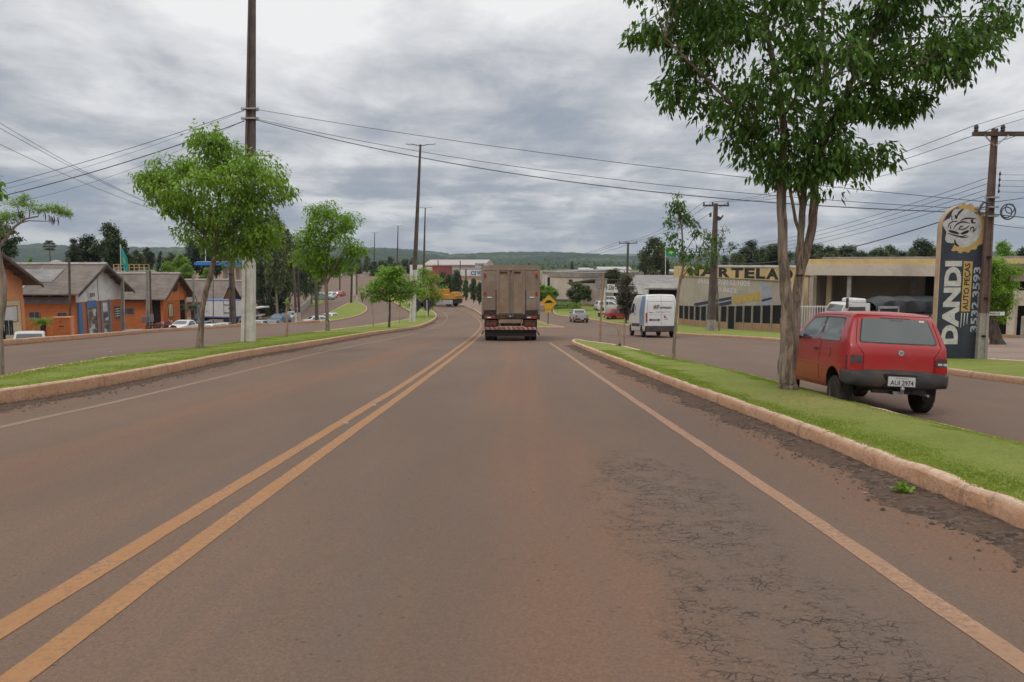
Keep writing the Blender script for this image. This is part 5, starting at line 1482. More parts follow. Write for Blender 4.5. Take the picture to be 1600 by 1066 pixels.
class Frame:
    """a: along the front, b: away from it, z up; world-space boxes"""
    def __init__(s, o, c2, flip=1):
        s.o = Vector((o[0], o[1], 0)); s.z0 = o[2]
        u = Vector((c2[0] - o[0], c2[1] - o[1], 0)); s.len = u.length
        s.u = u.normalized(); s.v = Vector((-s.u.y, s.u.x, 0)) * flip
    def p(s, a, b, z): return s.o + s.u * a + s.v * b + Vector((0, 0, s.z0 + z))
    def box(s, mb, a0, a1, b0, b1, z0, z1):
        vs = [s.p(a, b, z) for z in (z0, z1) for a, b in ((a0, b0), (a1, b0), (a1, b1), (a0, b1))]
        mb.add(vs, [(0, 3, 2, 1), (4, 5, 6, 7), (0, 1, 5, 4), (1, 2, 6, 5), (2, 3, 7, 6), (3, 0, 4, 7)])
    def poly(s, mb, pts, b0, b1):
        """pts (a,z) extruded from b0 to b1"""
        n = len(pts)
        vs = [s.p(a, b0, z) for a, z in pts] + [s.p(a, b1, z) for a, z in pts]
        mb.add(vs, [tuple(range(n)), tuple(reversed(range(n, 2 * n)))] + [(i, n + i, n + (i + 1) % n, (i + 1) % n) for i in range(n)])
    def polyb(s, mb, pts, a0, a1):
        """pts (b,z) extruded along a"""
        n = len(pts)
        vs = [s.p(a0, b, z) for b, z in pts] + [s.p(a1, b, z) for b, z in pts]
        mb.add(vs, [tuple(range(n)), tuple(reversed(range(n, 2 * n)))] + [(i, n + i, n + (i + 1) % n, (i + 1) % n) for i in range(n)])
def fbox(fr, name, mt, th, *bxs):
    mb = MB()
    for b in bxs: fr.box(mb, *b)
    return mb.build(name, mt, th, world=True)
def window(fr, th, a0, a1, b, z0, z1, bars=3, frame=None, pane=None, side=False, louvre=0):
    """window on the front (b = face position, outside is -b)"""
    fm = frame or GREYP
    t = 0.05
    f = MB()
    for q in ((a0 - t, a0, z0 - t, z1 + t), (a1, a1 + t, z0 - t, z1 + t), (a0, a1, z0 - t, z0), (a0, a1, z1, z1 + t)):
        fr.box(f, q[0], q[1], b - 0.05, b + 0.03, q[2], q[3])
    w_ = f.build('window', fm, th, world=True)
    g = MB(); fr.box(g, a0, a1, b - 0.012, b - 0.004, z0, z1)
    o = g.build('pane', pane or PANE, None, world=False)
    o.data.transform(Matrix.Translation(-th.location)); o.parent = w_
    if bars or louvre:
        g = MB()
        for i in range(1, bars):
            q = a0 + (a1 - a0) * i / bars; fr.box(g, q - 0.018, q + 0.018, b - 0.03, b - 0.014, z0, z1)
        for i in range(1, louvre):
            q = z0 + (z1 - z0) * i / louvre; fr.box(g, a0, a1, b - 0.036, b - 0.02, q - 0.03, q + 0.03)
        o = g.build('glazing_bar', fm if not louvre else WHITEP, None, world=False)
        o.data.transform(Matrix.Translation(-th.location)); o.parent = w_
    return w_
def gable_house(name, label, c1, c2, zf, ze, zr, length, wall, gable, roof, gtop=None, over=0.6, sidewin=(), cat='house', rid=None, band=None, trim=None):
    """gable end from c1 (near corner) to c2 (far corner), facing the street; the body runs back to the left"""
    fr = Frame((c1[0], c1[1], zf), c2)
    w_ = fr.len; E = ze - zf; Rr = zr - zf
    th = thing(name, label, cat, tuple(fr.p(0, 0, 0)))
    mid = w_ / 2
    mb = MB(); fr.poly(mb, [(0, -1.2), (w_, -1.2), (w_, E), (mid, Rr), (0, E)], 0, length)
    mb.build('wall', wall, th, world=True)
    if gable is not None:
        gt = gtop if gtop is not None else E - 0.6
        k = (Rr - E) / mid
        mb = MB(); fr.poly(mb, [(0.0, gt), (w_, gt), (w_, E), (mid, Rr), (0.0, E)], -0.05, 0.0)
        mb.build('gable_panel', gable, th, world=True)
    k = (Rr - E) / mid; t = 0.10
    rm = MB()
    for sg in (0, 1):
        e0 = -over if sg == 0 else w_ + over
        z_e = E - k * over
        pts = [(e0, z_e + 0.05), (mid, Rr + 0.05), (mid, Rr + 0.05 + t * 1.2), (e0, z_e + 0.05 + t)]
        fr.poly(rm, pts, -over, length + 0.3)
    rf = rm.build('roof', roof, th, world=True)
    rg = MB(); fr.poly(rg, [(mid - 0.22, Rr + 0.10), (mid, Rr + 0.26), (mid + 0.22, Rr + 0.10), (mid, Rr + 0.05)], -over - 0.02, length + 0.3)
    o = rg.build('ridge_cap', trim or CONC, None); o.data.transform(Matrix.Translation(-th.location)); o.parent = rf
    for sg in (0, 1):
        e0 = -over if sg == 0 else w_ + over
        z_e = E - k * over
        bb = MB(); fr.poly(bb, [(e0, z_e - 0.12), (mid, Rr - 0.12), (mid, Rr + 0.05), (e0, z_e + 0.05)], -over - 0.03, -over)
        bb.build('barge_board', WOOD, th, world=True)
    for i in range(int(w_ / 0.7)):
        a = 0.3 + i * 0.7
        zz = Rr - k * abs(a - mid) - 0.06
        fbox(fr, 'rafter', WOOD, th, (a - 0.04, a + 0.04, -over, 0, zz - 0.08, zz))
    for i in range(min(9, int(length / 1.3))):
        b = 0.2 + i * 1.3
        bb = MB(); fr.poly(bb, [(-over, E - k * over - 0.07), (0.0, E - 0.07), (0.0, E), (-over, E - k * over + 0.0)], b, b + 0.08); bb.build('rafter', WOOD, th, world=True)
    if band:
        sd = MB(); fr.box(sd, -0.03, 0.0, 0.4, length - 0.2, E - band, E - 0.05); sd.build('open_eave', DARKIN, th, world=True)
    fs = Frame((fr.p(0, 0, 0).x, fr.p(0, 0, 0).y, zf), tuple(fr.p(0, 1, 0))[:2])    # a runs back from the near corner, outside is +b flipped
    fs.v = -fs.v if (fs.v.dot(fr.u) < 0) else fs.v
    for a0, a1, z0, z1 in sidewin:
        window(fs, th, a0, a1, 0.0, z0, z1, bars=2)
    return th, fr, fs
def cx(px, d): return ((px - 800) / 1200 * d * (1 / (math.cos(PITCH) + 0)) * math.cos(PITCH), d)
def zat(py, d): return W(800, py, d).z
th, fr, fs = gable_house('painted_house', 'cream and salmon gabled house at the left edge with a white barred window', (-33.3, 43.0), (-33.0, 51.8), -3.55, 0.35, 2.75, 12, CREAM, SALMON, ROOFA, gtop=2.55, over=0.9)
window(fr, th, 6.6, 8.15, 0.0, 1.15, 2.15, bars=2, frame=mat('brown_window_frame', (0.30, 0.14, 0.08), 0.7), pane=WHITEP, louvre=6)
fbox(fr, 'door', DARKIN, th, (5.7, 6.9, -0.03, 0.0, -0.3, 0.55))
fbox(fr, 'pilaster', SALMON, th, (8.55, 8.85, -0.06, 0.0, -1, 2.6))
window(fr, th, 2.4, 4.0, 0.0, 1.15, 2.15, bars=2, frame=MATS['brown_window_frame'], pane=WHITEP, louvre=6)
p = W(11, 524, 49.4)
t = thing('hanging_trousers', 'three pairs of dark jeans hung out low on the cream wall at the left edge', 'clothes', tuple(p))
for k in range(3):
    mb = MB(); x0 = -0.42 + k * 0.3; mb.bbox(x0, x0 + 0.25, -0.03, 0.03, 0.55, 0.95, 0.02); mb.bbox(x0, x0 + 0.11, -0.03, 0.03, 0.0, 0.57, 0.015); mb.bbox(x0 + 0.14, x0 + 0.25, -0.03, 0.03, 0.02, 0.57, 0.015)
    mb.build('trousers', mat('dark_denim', (0.03, 0.05, 0.075), 0.9), t)
mb = MB(); mb.tube([(-0.5, 0, 0.96), (0.5, 0, 0.96)], 0.012, 5); mb.build('rail', STEEL, t)
d1, d2 = 58.0, 64.0
c1 = ((118 - 800) / 1200 * d1, d1); c2 = ((190 - 800) / 1200 * d2, d2)
th, fr, fs = gable_house('brick_workshop', 'orange brick workshop with a white gable, blue post and shop posters', c1, c2, -4.08, -0.55, 1.25, 14, BRICK, WHITEP, ROOFA, gtop=2.55, over=0.75, band=0.55, cat='workshop',
                         sidewin=((0.75, 1.45, 1.3, 1.75), (2.9, 3.7, 1.35, 1.8)))
L_ = fr.len
fbox(fs, 'grey_band', GREYP, th, (0.3, 13, -0.045, 0.0, 2.45, 2.95))
fbox(fr, 'blue_post', BLUEP, th, (0.15, 0.55, -0.14, 0.0, -1.2, 2.5))
fbox(fr, 'blue_sign', BLUEP, th, (1.35, 2.45, -0.09, -0.02, 2.05, 2.62))
fbox(fr, 'frame_posts', GREYP, th, (1.25, 1.4, -0.1, 0, -1.2, 2.5), (2.45, 2.65, -0.1, 0, -1.2, 2.5), (3.0, 3.2, -0.1, 0, -1.2, 2.5), (4.1, 4.35, -0.1, 0, -1.2, 2.6), (0.6, 0.75, -0.08, 0, -1.2, 2.5))
pm = MB(); fr.box(pm, 1.45, 2.4, -0.06, -0.01, -0.2, 1.95)
pst, pt_, po = newmat('shop_poster')
pn = pt_.noise(po, 1.3, 2, 0.5)
pcx = pt_.mix(pt_.ramp(pn, 0.42, 0.5), (0.52, 0.50, 0.46), (0.10, 0.085, 0.08)); pcx = pt_.mix(pt_.ramp(pt_.noise(po, 2.6, 2), 0.55, 0.62), pcx, (0.30, 0.22, 0.15))
pt_.n('ShaderNodeOutputMaterial', bsdf(pt_, pcx, 0.5))
pm.build('poster', pst, th, world=True)
fbox(fr, 'grey_door', GREYP, th, (3.2, 4.1, -0.05, 0, -1.0, 2.5))
fbox(fr, 'door_window', pst, th, (3.35, 3.95, -0.07, -0.045, -0.1, 1.55))
fbox(fr, 'door_notice', WHITEP, th, (3.3, 3.9, -0.07, -0.045, 1.65, 2.35))
window(fr, th, 4.95, 5.65, 0.0, 1.0, 1.95, bars=2, frame=GREYP, louvre=5)
fbox(fr, 'gable_joint', GREYP, th, (2.75, 2.82, -0.065, -0.04, 2.6, 4.6))
fbox(fr, 'sign_board', WHITEP, th, (1.45, 2.35, -0.11, -0.06, 2.75, 3.25))
q = fr.p(1.55, -0.115, 2.82)
text_mesh('lettering', 'JEFS', th, q, fr.u, (0, 0, 1), 0.7, 0.36, INK, 0.04, 0.004)
fbox(fr, 'ledge', CONC, th, (-0.3, 6.6, -0.5, 0.0, -1.1, -0.18))
kk = (1.25 + 0.55) / (L_ / 2)
for b0 in (4.0, 7.2):
    mb = MB(); fr.poly(mb, [(-0.6, -0.55 + 4.08 - kk * 0.6 + 0.17), (L_ / 2 - 0.8, 1.25 + 4.08 - kk * 0.8 + 0.20), (L_ / 2 - 0.8, 1.25 + 4.08 - kk * 0.8 + 0.23), (-0.6, -0.55 + 4.08 - kk * 0.6 + 0.20)], b0, b0 + 0.12); mb.build('roof_strip', TIN, th, world=True)
mb = MB(); fr.poly(mb, [(0.6, -0.55 + 4.08 + kk * 0.6 + 0.17), (L_ / 2 - 0.9, 1.25 + 4.08 - kk * 0.9 + 0.20), (L_ / 2 - 0.9, 1.25 + 4.08 - kk * 0.9 + 0.25), (0.6, -0.55 + 4.08 + kk * 0.6 + 0.22)], 2.2, 9.8); mb.build('solar_sheet', ROOFG, th, world=True)
d1, d2 = 79.0, 84.0
c1 = ((254 - 800) / 1200 * d1, d1); c2 = ((291 - 800) / 1200 * d2, d2)
th, fr, fs = gable_house('brick_house', 'orange brick house with a dark dish on its gable, behind the white pickup', c1, c2, -5.1, -1.75, 0.25, 16, BRICK, ORANGE, ROOFA, gtop=2.6, over=0.75, band=0.7,
                         sidewin=((3.1, 4.6, 1.3, 1.9), (8.2, 9.6, 1.3, 1.9)))
fbox(fs, 'grey_door', DARKIN, th, (0.25, 1.1, -0.03, 0.0, -1, 2.7))
fbox(fs, 'downpipe', WHITEP, th, (1.5, 1.72, -0.14, 0.0, -1, 2.9))
window(fr, th, 1.1, 2.0, 0.0, 0.95, 2.3, bars=3, frame=DKSTEEL, pane=CREAM)
fbox(fr, 'door', DARKIN, th, (3.6, 4.6, -0.03, 0.0, -1, 2.6))
fbox(fr, 'porch_post', CONC, th, (2.6, 2.72, -1.2, -1.08, -1.2, 2.7), (5.1, 5.22, -1.2, -1.08, -1.2, 2.7))
mb = MB(); q = fr.p(2.4, -0.22, 4.1)
mb.lathe([(0.0, 0.10), (0.35, 0.06), (0.55, 0.0), (0.55, -0.02), (0.3, 0.02), (0.0, 0.04)], 18, Matrix.Translation(q) @ fr.u.cross(Vector((0, 0, 1))).to_track_quat('Z', 'Y').to_matrix().to_4x4()); mb.build('dish', DKSTEEL, th, world=True)
d1, d2 = 104.0, 110.0
c1 = ((341 - 800) / 1200 * d1, d1); c2 = ((366 - 800) / 1200 * d2, d2)
th, fr, fs = gable_house('brick_house', 'orange brick house behind the white lorry, third in the row', c1, c2, -6.6, -3.25, -0.95, 17, BRICK, ORANGE, ROOFA, gtop=2.8, over=0.8, band=0.6)
window(fr, th, 2.0, 3.0, 0.0, 3.3, 4.2, bars=2, frame=DKSTEEL, pane=WHITEP)
d1, d2 = 126.0, 134.0
c1 = ((370 - 800) / 1200 * d1, d1); c2 = ((398 - 800) / 1200 * d2, d2)
th, fr, fs = gable_house('brick_house', 'orange brick house farthest down the row, behind the dark utility pole', c1, c2, -7.2, -4.0, -1.6, 15, BRICK, ORANGE, ROOFA, gtop=2.8, over=0.7)
fr = Frame((*cx(395, 100), zat(508, 100)), cx(406, 102))
th = thing('small_shop', 'small pink building with white slab awnings just right of the white pole', 'shop', tuple(fr.p(0, 0, 0)))
zq = lambda py: zat(py, 100) - fr.z0
fbox(fr, 'wall', mat('pink_wall_paint', (0.32, 0.19, 0.165), 0.8), th, (-1.5, fr.len * 0.7, 0, 3, -0.5, zq(476)))
fbox(fr, 'awning', WHITEP, th, (-1.5, fr.len * 1.35, -1.0, 0.3, zq(482), zq(480)), (-1.5, fr.len, -0.7, 0.2, zq(494), zq(492)))
fbox(fr, 'awning_post', WHITEP, th, (0.3, 0.42, -0.7, -0.58, -0.5, zq(494)), (0.75, 0.87, -0.7, -0.58, -0.5, zq(494)))
V_ = pxl([(463, 504), (470, 500), (487, 491)])
fr = Frame((*V_[0], gz(*V_[0])), V_[2])
d = 53.0
p = W(97, 524, d)
t = thing('gas_cabinet', 'small salmon-orange masonry cabinet in front of the brick workshop', 'cabinet', tuple(p), R(20))
mb = MB(); mb.box(-0.5, 0.6, 0, 0.9, -0.8, 1.2); mb.build('cabinet_body', ORANGE, t)
mb = MB(); mb.box(0.53, 0.62, -0.03, 0.93, -0.8, 1.22); mb.box(-0.54, 0.62, -0.04, 0.95, 1.18, 1.25); mb.build('cabinet_edge', SALMON, t)
mb = MB(); mb.box(-0.05, 0.0, -0.03, 0.0, 0.9, 1.0); mb.box(-0.15, 0.15, -0.03, 0.0, 0.6, 0.65); mb.build('door_mark', DKSTEEL, t)
d = 150.0
fr = Frame((*cx(306, d), zat(450, d)), cx(382, d - 3))
th = thing('fuel_canopy', 'long bright blue fuel station canopy above the brick house roofs', 'canopy', tuple(fr.p(0, 0, 0)))
z1 = zat(409.5, d) - fr.z0; z0 = zat(414.5, d) - fr.z0
fbox(fr, 'canopy_fascia', BRBLUE, th, (0, fr.len, 0, 4, z0, z1))
fbox(fr, 'canopy_roof', TIN, th, (0.3, fr.len - 0.3, 0.3, 3.7, z1, z1 + 0.15))
fbox(fr, 'column', WHITEP, th, (2.0, 2.5, 2, 2.5, -6, z0)); fbox(fr, 'column', YELLOWP, th, (8.6, 8.9, 0.3, 0.6, -6, z0)); fbox(fr, 'column', WHITEP, th, (6.0, 6.5, 2, 2.5, -6, z0))
fbox(fr, 'pump_shed', BEIGE, th, (4.2, 8.0, 3, 3.5, -6, z0 - 0.5))
fr = Frame((*cx(181, 92), zat(424, 92)), cx(236, 96))
th = thing('roof_walkway', 'pale concrete parapet with a yellow railing behind the brick house roof', 'parapet', tuple(fr.p(0, 0, 0)))
fbox(fr, 'parapet', TIN, th, (0, fr.len, 0, 0.3, -5.5, 0.05))
b = MB()
for i in range(8):
    a = fr.len * i / 7; fr.box(b, a, a + 0.07, 0.1, 0.17, 0, 0.8)
for z in (0.4, 0.78): fr.box(b, 0, fr.len, 0.1, 0.17, z, z + 0.06)
b.build('railing', YELLOWP, th, world=True)
for px, lab in ((88, 'pale round water tank behind the brick workshop roof'), (10, 'grey round water tank behind the cream house')):
    d = 75.0; p = W(px, 416 if px > 20 else 420, d)
    mb = MB(); mb.lathe([(0.55, -2.2), (0.75, 0.0), (0.70, 0.25), (0.35, 0.55), (0.0, 0.62)], 16, Matrix.Translation(p)); o = mb.build('water_tank', CONC, None, smooth=50, world=True)
    tag(o, lab, 'water tank')
A0 = (cx(1243, 58)); A1 = (cx(1060, 84))
fr = Frame((A0[0], A0[1], gz(*A0)), A1, flip=-1)       # a runs away from the camera, b to the right (outside is -b)
th = thing('workshop_hall', 'beige and taupe workshop hall with a big painted hammer and black lettering', 'warehouse', tuple(fr.p(0, 0, 0)))
Lw = fr.len
zt = lambda py, px, d: zat(py, d)
ztop = 1.22 - fr.z0                       # the parapet stays level
dirw = fr.u
fbox(fr, 'wall', TAUPE, th, (0, 15, 0, 0.6, -3.5, ztop - 1.16), (15, Lw, 0, 22, -3.5, ztop - 1.16))
fbox(fr, 'lettering_band', YELLOWP, th, (-0.02, Lw + 0.4, -0.10, 0.62, ztop - 1.16, ztop - 0.12))
fbox(fr, 'parapet_cap', WHITEP, th, (-0.1, Lw * 0.72, -0.16, 0.7, ztop - 0.12, ztop + 0.04))
fbox(fr, 'corner_pilaster', CREAM, th, (-0.04, 0.45, -0.14, 0.3, -3.5, ztop - 1.16)); fbox(fr, 'corner_pilaster', CREAM, th, (Lw - 0.3, Lw + 0.04, -0.12, 0.3, -3.5, ztop - 1.16))
fbox(fr, 'roof', ROOFG, th, (16, Lw - 0.5, 1, 20, ztop - 1.1, ztop - 0.2))
def on_wall(px, py):
    """a and z on the wall plane for a photo pixel"""
    r = ray(px, py); o = Vector((0, 0, CAMH))
    n = fr.v
    t = (fr.o - o).dot(n) / r.dot(n)
    P = o + r * t
    return (P - fr.o).dot(fr.u), P.z - fr.z0
def wall_text(s, pxa, pxb, ya, yb, mt, bold, ext=-0.0, n='lettering'):
    a0, z1 = on_wall(pxa, ya); a1, _ = on_wall(pxb, ya); _, z0 = on_wall(pxb, yb)
    text_mesh(n, s, th, fr.p(a0, -0.11 if mt is INK else -0.006, min(z0, z1)), -fr.u, (0, 0, 1), abs(a0 - a1), abs(z1 - z0), mt, bold, 0.006)
WL = [('M', 1077, 1090), ('A', 1091, 1105), ('R', 1124, 1142), ('T', 1144, 1163), ('E', 1165, 1181), ('L', 1183, 1199), ('A', 1200, 1219), ('D', 1221, 1240)]
WL = [('M', 1077.5, 1094), ('A', 1095, 1122), ('R', 1124.5, 1142), ('T', 1144, 1163), ('E', 1165, 1181), ('L', 1183, 1198), ('A', 1199, 1219), ('D', 1221, 1241)]
zl0, zl1 = ztop - 1.08, ztop - 0.20
for ch, pa, pb in WL:
    a0, _ = on_wall(pa, 430); a1, _ = on_wall(pb, 430)
    text_mesh('lettering', ch, th, fr.p(a0, -0.104, zl0), -fr.u, (0, 0, 1), abs(a0 - a1), zl1 - zl0, INK, 0.05, 0.006)
for s_, pa, pb, ya, yb in (('3532.1977/3532.1005', 1091, 1172, 438.5, 447.5), ('9970.0622', 1108, 1151, 451, 458)):
    a0, z1 = on_wall(pa, ya); a1, z0 = on_wall(pb, yb); _, z1 = on_wall(pb, ya)
    text_mesh('lettering', s_, th, fr.p(a0, -0.004, z0), -fr.u, (0, 0, 1), abs(a0 - a1), z1 - z0, WHITEINK, 0.015, 0.006, 0.1)
def wall_poly(nm, mt, px, ext=0.012):
    P3 = [fr.p(on_wall(a, b)[0], -ext, on_wall(a, b)[1]) for a, b in px]
    mb = MB(); n = len(P3); e = fr.v * 0.01
    mb.prism(P3, e)
    return mb.build(nm, mt, th, world=True)
wall_poly('painted_handle', mat('navy_mural_paint', (0.05, 0.055, 0.075), 0.8), [(1085, 474), (1143, 463.5), (1143, 475.5), (1088, 486), (1084, 481)])
wall_poly('painted_handle_stripe', TIN, [(1086, 479), (1143, 468), (1143, 470), (1086, 481.5)], 0.016)
wall_poly('painted_shaft', mat('yellow_mural_paint', (0.50, 0.37, 0.10), 0.8), [(1144, 463.5), (1188, 456), (1190, 469), (1145, 474.5)])
hm = mat('grey_blue_mural_paint', (0.34, 0.36, 0.40), 0.8)
wall_poly('painted_hammer_head', hm, [(1182, 441), (1189, 439.5), (1197, 442), (1203, 450), (1206, 464), (1190, 468), (1191, 459), (1190, 449), (1186, 443.5)])
wall_poly('painted_hammer_band', mat('navy_mural_paint', (0.05, 0.055, 0.075)), [(1190, 468.5), (1206, 464.5), (1206, 467.5), (1191, 472)], 0.016)
wall_poly('painted_hammer_face', hm, [(1191, 472), (1206, 468), (1209, 480), (1192, 480)])
fr3 = Frame((*cx(1064, 88), zat(470, 88)), cx(1052, 91))
th3 = thing('yellow_annex', 'small yellow upper block at the far end of the hammer-sign hall', 'building', tuple(fr3.p(0, 0, 0)))
fbox(fr3, 'wall', YELLOWP, th3, (0, fr3.len, -5, 0, zat(433, 90) - fr3.z0, zat(416, 90) - fr3.z0))
fbox(fr3, 'lower_wall', TAUPE, th3, (0, fr3.len * 0.3, -5, 0, -6, zat(433, 90) - fr3.z0))
B0 = pxl([(1216, 522.5)])[0]; B1 = pxl([(1061, 508.5)])[0]
ff = Frame((B0[0], B0[1], 0), B1, flip=-1)
tf = thing('mesh_fence', 'black mesh fence on a tan brick plinth with pale posts below the painted hammer', 'fence', (B0[0], B0[1], gz(*B0)))
ff2 = Frame((B0[0] - ff.u.x * 2.6, B0[1] - ff.u.y * 2.6, 0), B1, flip=-1)
Lf = ff2.len
pb, mb_, cb_ = MB(), MB(), MB(); pb0 = None
nb = 15
for i in range(nb):
    a, b = Lf * i / nb, Lf * (i + 1) / nb
    P0 = ff2.p(a, 0, 0); P1 = ff2.p(b, 0, 0)
    g0, g1 = gz(P0.x, P0.y) + 0.12, gz(P1.x, P1.y) + 0.12
    h1, h2 = 0.62, 1.95
    gate = 6 <= i <= 6
    for mbx, za, zb, th_ in ((pb, -0.6, h1, 0.16), (mb_, h1 if not gate else 0.05, h2 - 0.05, 0.05), (cb_, h2 - 0.06, h2, 0.09)):
        if gate and mbx is pb:
            pb0 = pb; pb = MB(); continue
        q = [ff2.p(a, -th_ / 2, g0 + za), ff2.p(b, -th_ / 2, g1 + za), ff2.p(b, -th_ / 2, g1 + zb), ff2.p(a, -th_ / 2, g0 + zb)]
        mbx.prism(q, ff2.v * th_)
    po_ = MB(); ff2.box(po_, a - 0.09, a + 0.09, -0.12, 0.12, g0 - 0.5, g0 + h2 + 0.03); po_.build('post', CONC, tf, world=True)
pb.build('brick_plinth', BRICK2, tf, world=True); pb0.build('brick_plinth', BRICK2, tf, world=True); mb_.build('mesh_panel', BLACKM, tf, world=True); cb_.build('top_rail', DKSTEEL, tf, world=True)
d1, d2 = 60.0, 52.0
c1 = cx(1258, d1); c2 = cx(1700, d2 - 8)
fr = Frame((c1[0], c1[1], gz(*c1)), cx(1456, d2 + 2.5), flip=1)
th = thing('canopy_warehouse', 'wide warehouse with a grey and yellow fascia and open loading canopy', 'warehouse', tuple(fr.p(0, 0, 0)))
fz1 = zat(405, d1) - fr.z0; fz0 = zat(430, d1) - fr.z0; fzm = zat(413.5, d1) - fr.z0
Lc = fr.len + 7
fbox(fr, 'yellow_fascia', YELLOWP, th, (0, Lc, 0, 0.5, fzm, fz1))
fbox(fr, 'grey_fascia', BEIGE, th, (-0.25, Lc, -0.06, 0.44, fz0, fzm))
fbox(fr, 'canopy_roof', ROOFG, th, (1.0, Lc, 0.5, 14, fz1 - 0.15, fz1 + 0.16))
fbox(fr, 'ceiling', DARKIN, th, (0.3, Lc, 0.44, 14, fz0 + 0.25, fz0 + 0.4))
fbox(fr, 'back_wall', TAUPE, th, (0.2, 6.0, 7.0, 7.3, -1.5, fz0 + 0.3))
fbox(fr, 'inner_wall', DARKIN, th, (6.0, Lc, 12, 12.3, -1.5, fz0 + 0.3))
fbox(fr, 'side_wall', TAUPE, th, (0.1, 0.35, 1.5, 12, -1.5, fz0 + 0.3))
fbox(fr, 'partition', TAUPE, th, (5.9, 6.15, 7.0, 12.0, -1.5, fz0 + 0.3))
fbox(fr, 'painted_post', CREAM, th, (-0.15, 0.15, 0.1, 0.4, -1.5, fz0)); fbox(fr, 'painted_post', CREAM, th, (0.95, 1.3, 2.1, 2.45, -1.5, fz0 + 0.2))
for a, b in ((3.0, 0.2), (6.6, 4.5), (8.9, 4.5), (10.1, 0.5), (13, 0.5)):
    fbox(fr, 'column', CONC if a < 8 else BEIGE, th, (a, a + 0.28, b, b + 0.28, -1.5, fz0 + 0.2))
fbox(fr, 'orange_board', mat('orange_board_paint', (0.55, 0.17, 0.06)), th, (3.9, 4.5, 6.93, 7.0, 1.2, 2.5))
fbox(fr, 'beam', DKSTEEL, th, (1.5, Lc, 6.2, 6.4, fz0 + 0.02, fz0 + 0.25))
g0 = cx(1246, 57.5); g1 = cx(1302, 57.0)
fg = Frame((g0[0], g0[1], gz(*g0)), g1)
tg = thing('bar_gate', 'white vertical-bar gate between the hammer-sign hall and the loading canopy', 'gate', tuple(fg.p(0, 0, 0)))
b = MB()
n = 14
for i in range(n + 1):
    a = fg.len * i / n; fg.box(b, a - 0.025, a + 0.025, 0, 0.05, 0.05, 2.1)
b.build('bars', WHITEP, tg, world=True)
fbox(fg, 'rail', WHITEP, tg, (0, fg.len, 0.05, 0.1, 0.2, 0.28), (0, fg.len, 0.05, 0.1, 1.95, 2.03))
fbox(fg, 'gate_post', CONC, tg, (-0.35, -0.05, -0.15, 0.15, -0.5, 2.4)); fbox(fg, 'gate_post', DKCONC, tg, (-0.85, -0.65, -0.1, 0.1, -0.5, 2.5))
q = fg.p(fg.len * 0.9, -1.2, 0)
d1 = 104.0
fr = Frame((*cx(944, d1), gz(*cx(944, d1)) - 0.6), cx(1012, d1 - 8))
th = thing('open_shop', 'low open-fronted shop with a white lettered signboard across its front', 'shop', tuple(fr.p(0, 0, 0)))
zz = lambda py: zat(py, d1 - 2) - fr.z0
fbox(fr, 'signboard', WHITEP, th, (0, fr.len, 0, 0.25, zz(457.5), zz(451)), (0.6, fr.len * 0.75, 0, 0.25, zz(451), zz(444.5)), (fr.len * 0.55, fr.len, 0.0, 0.2, zz(451), zz(446)))
text_mesh('lettering', 'y Dis', th, fr.p(0.3, -0.01, zz(455.5)), fr.u, (0, 0, 1), 1.9, 0.8, INK, 0.02, 0.006, 0.15)
text_mesh('lettering', 'O RA', th, fr.p(3.9, -0.01, zz(455.5)), fr.u, (0, 0, 1), 1.4, 0.8, INK, 0.02, 0.006, 0.15)
fbox(fr, 'post', WHITEP, th, (0, 0.22, 0, 0.22, -0.5, zz(457.5))); fbox(fr, 'post', WHITEP, th, (fr.len - 0.3, fr.len, 0, 0.22, -0.5, zz(457.5)))
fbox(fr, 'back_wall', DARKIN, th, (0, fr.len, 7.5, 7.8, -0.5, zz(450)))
fbox(fr, 'side_wall', CONC, th, (fr.len - 0.2, fr.len, 0.3, 7.5, -0.5, zz(452)))
fbox(fr, 'roof', ROOFG, th, (-0.2, fr.len + 0.3, 0.25, 8, zz(452), zz(450.5)))
fbox(fr, 'green_fence_panel', mat('green_mesh_paint', (0.10, 0.15, 0.11)), th, (0.3, 3.0, -0.5, -0.45, -0.3, 1.0))
for (pa, pb, d, ya, yb, yc, lab, rm, fm) in (
    (985, 1062, 118, 431, 447, 462, 'long grey-roofed shed behind the white van', ROOFG, DARKIN),
    (1012, 1066, 92, 440.5, 450.5, 470, 'low shed with a white fascia beside the hammer-sign hall', ROOFG, DARKIN),
    (1005, 1070, 175, 421.5, 424, 436, 'pale roofed building far behind the green flag', TIN, TAUPE)):
    fr = Frame((*cx(pa, d), zat(yc, d) - 3), cx(pb, d - 2))
    th = thing('shed', lab, 'shed', tuple(fr.p(0, 0, 0)))
    zq = lambda py: zat(py, d) - fr.z0
    fbox(fr, 'wall', fm, th, (0, fr.len, 0.4, 10, -3, zq(yb)))
    mb = MB(); fr.polyb(mb, [(-0.3, zq(yb)), (9, zq(ya)), (18, zq(yb)), (18, zq(yb) - 0.15), (9, zq(ya) - 0.15), (-0.3, zq(yb) - 0.15)], -0.3, fr.len + 0.3); mb.build('roof', rm, th, world=True)
    if pa == 1012: fbox(fr, 'white_fascia', WHITEP, th, (0, fr.len, -0.4, -0.3, zq(450), zq(443)))
    else: fbox(fr, 'fascia', BEIGE, th, (0, fr.len, -0.36, -0.3, zq(yb + 3.5), zq(yb)))
d1 = 140.0
zb = zat(471, d1)
fr = Frame((*cx(838, d1 + 4), zb), cx(910, d1 - 4))
th = thing('beige_building', 'plain beige building with a flat parapet and one small window behind the hump sign', 'building', tuple(fr.p(0, 0, 0)))
zq = lambda py: zat(py, d1) - fr.z0
af = fr.len * 22 / 72
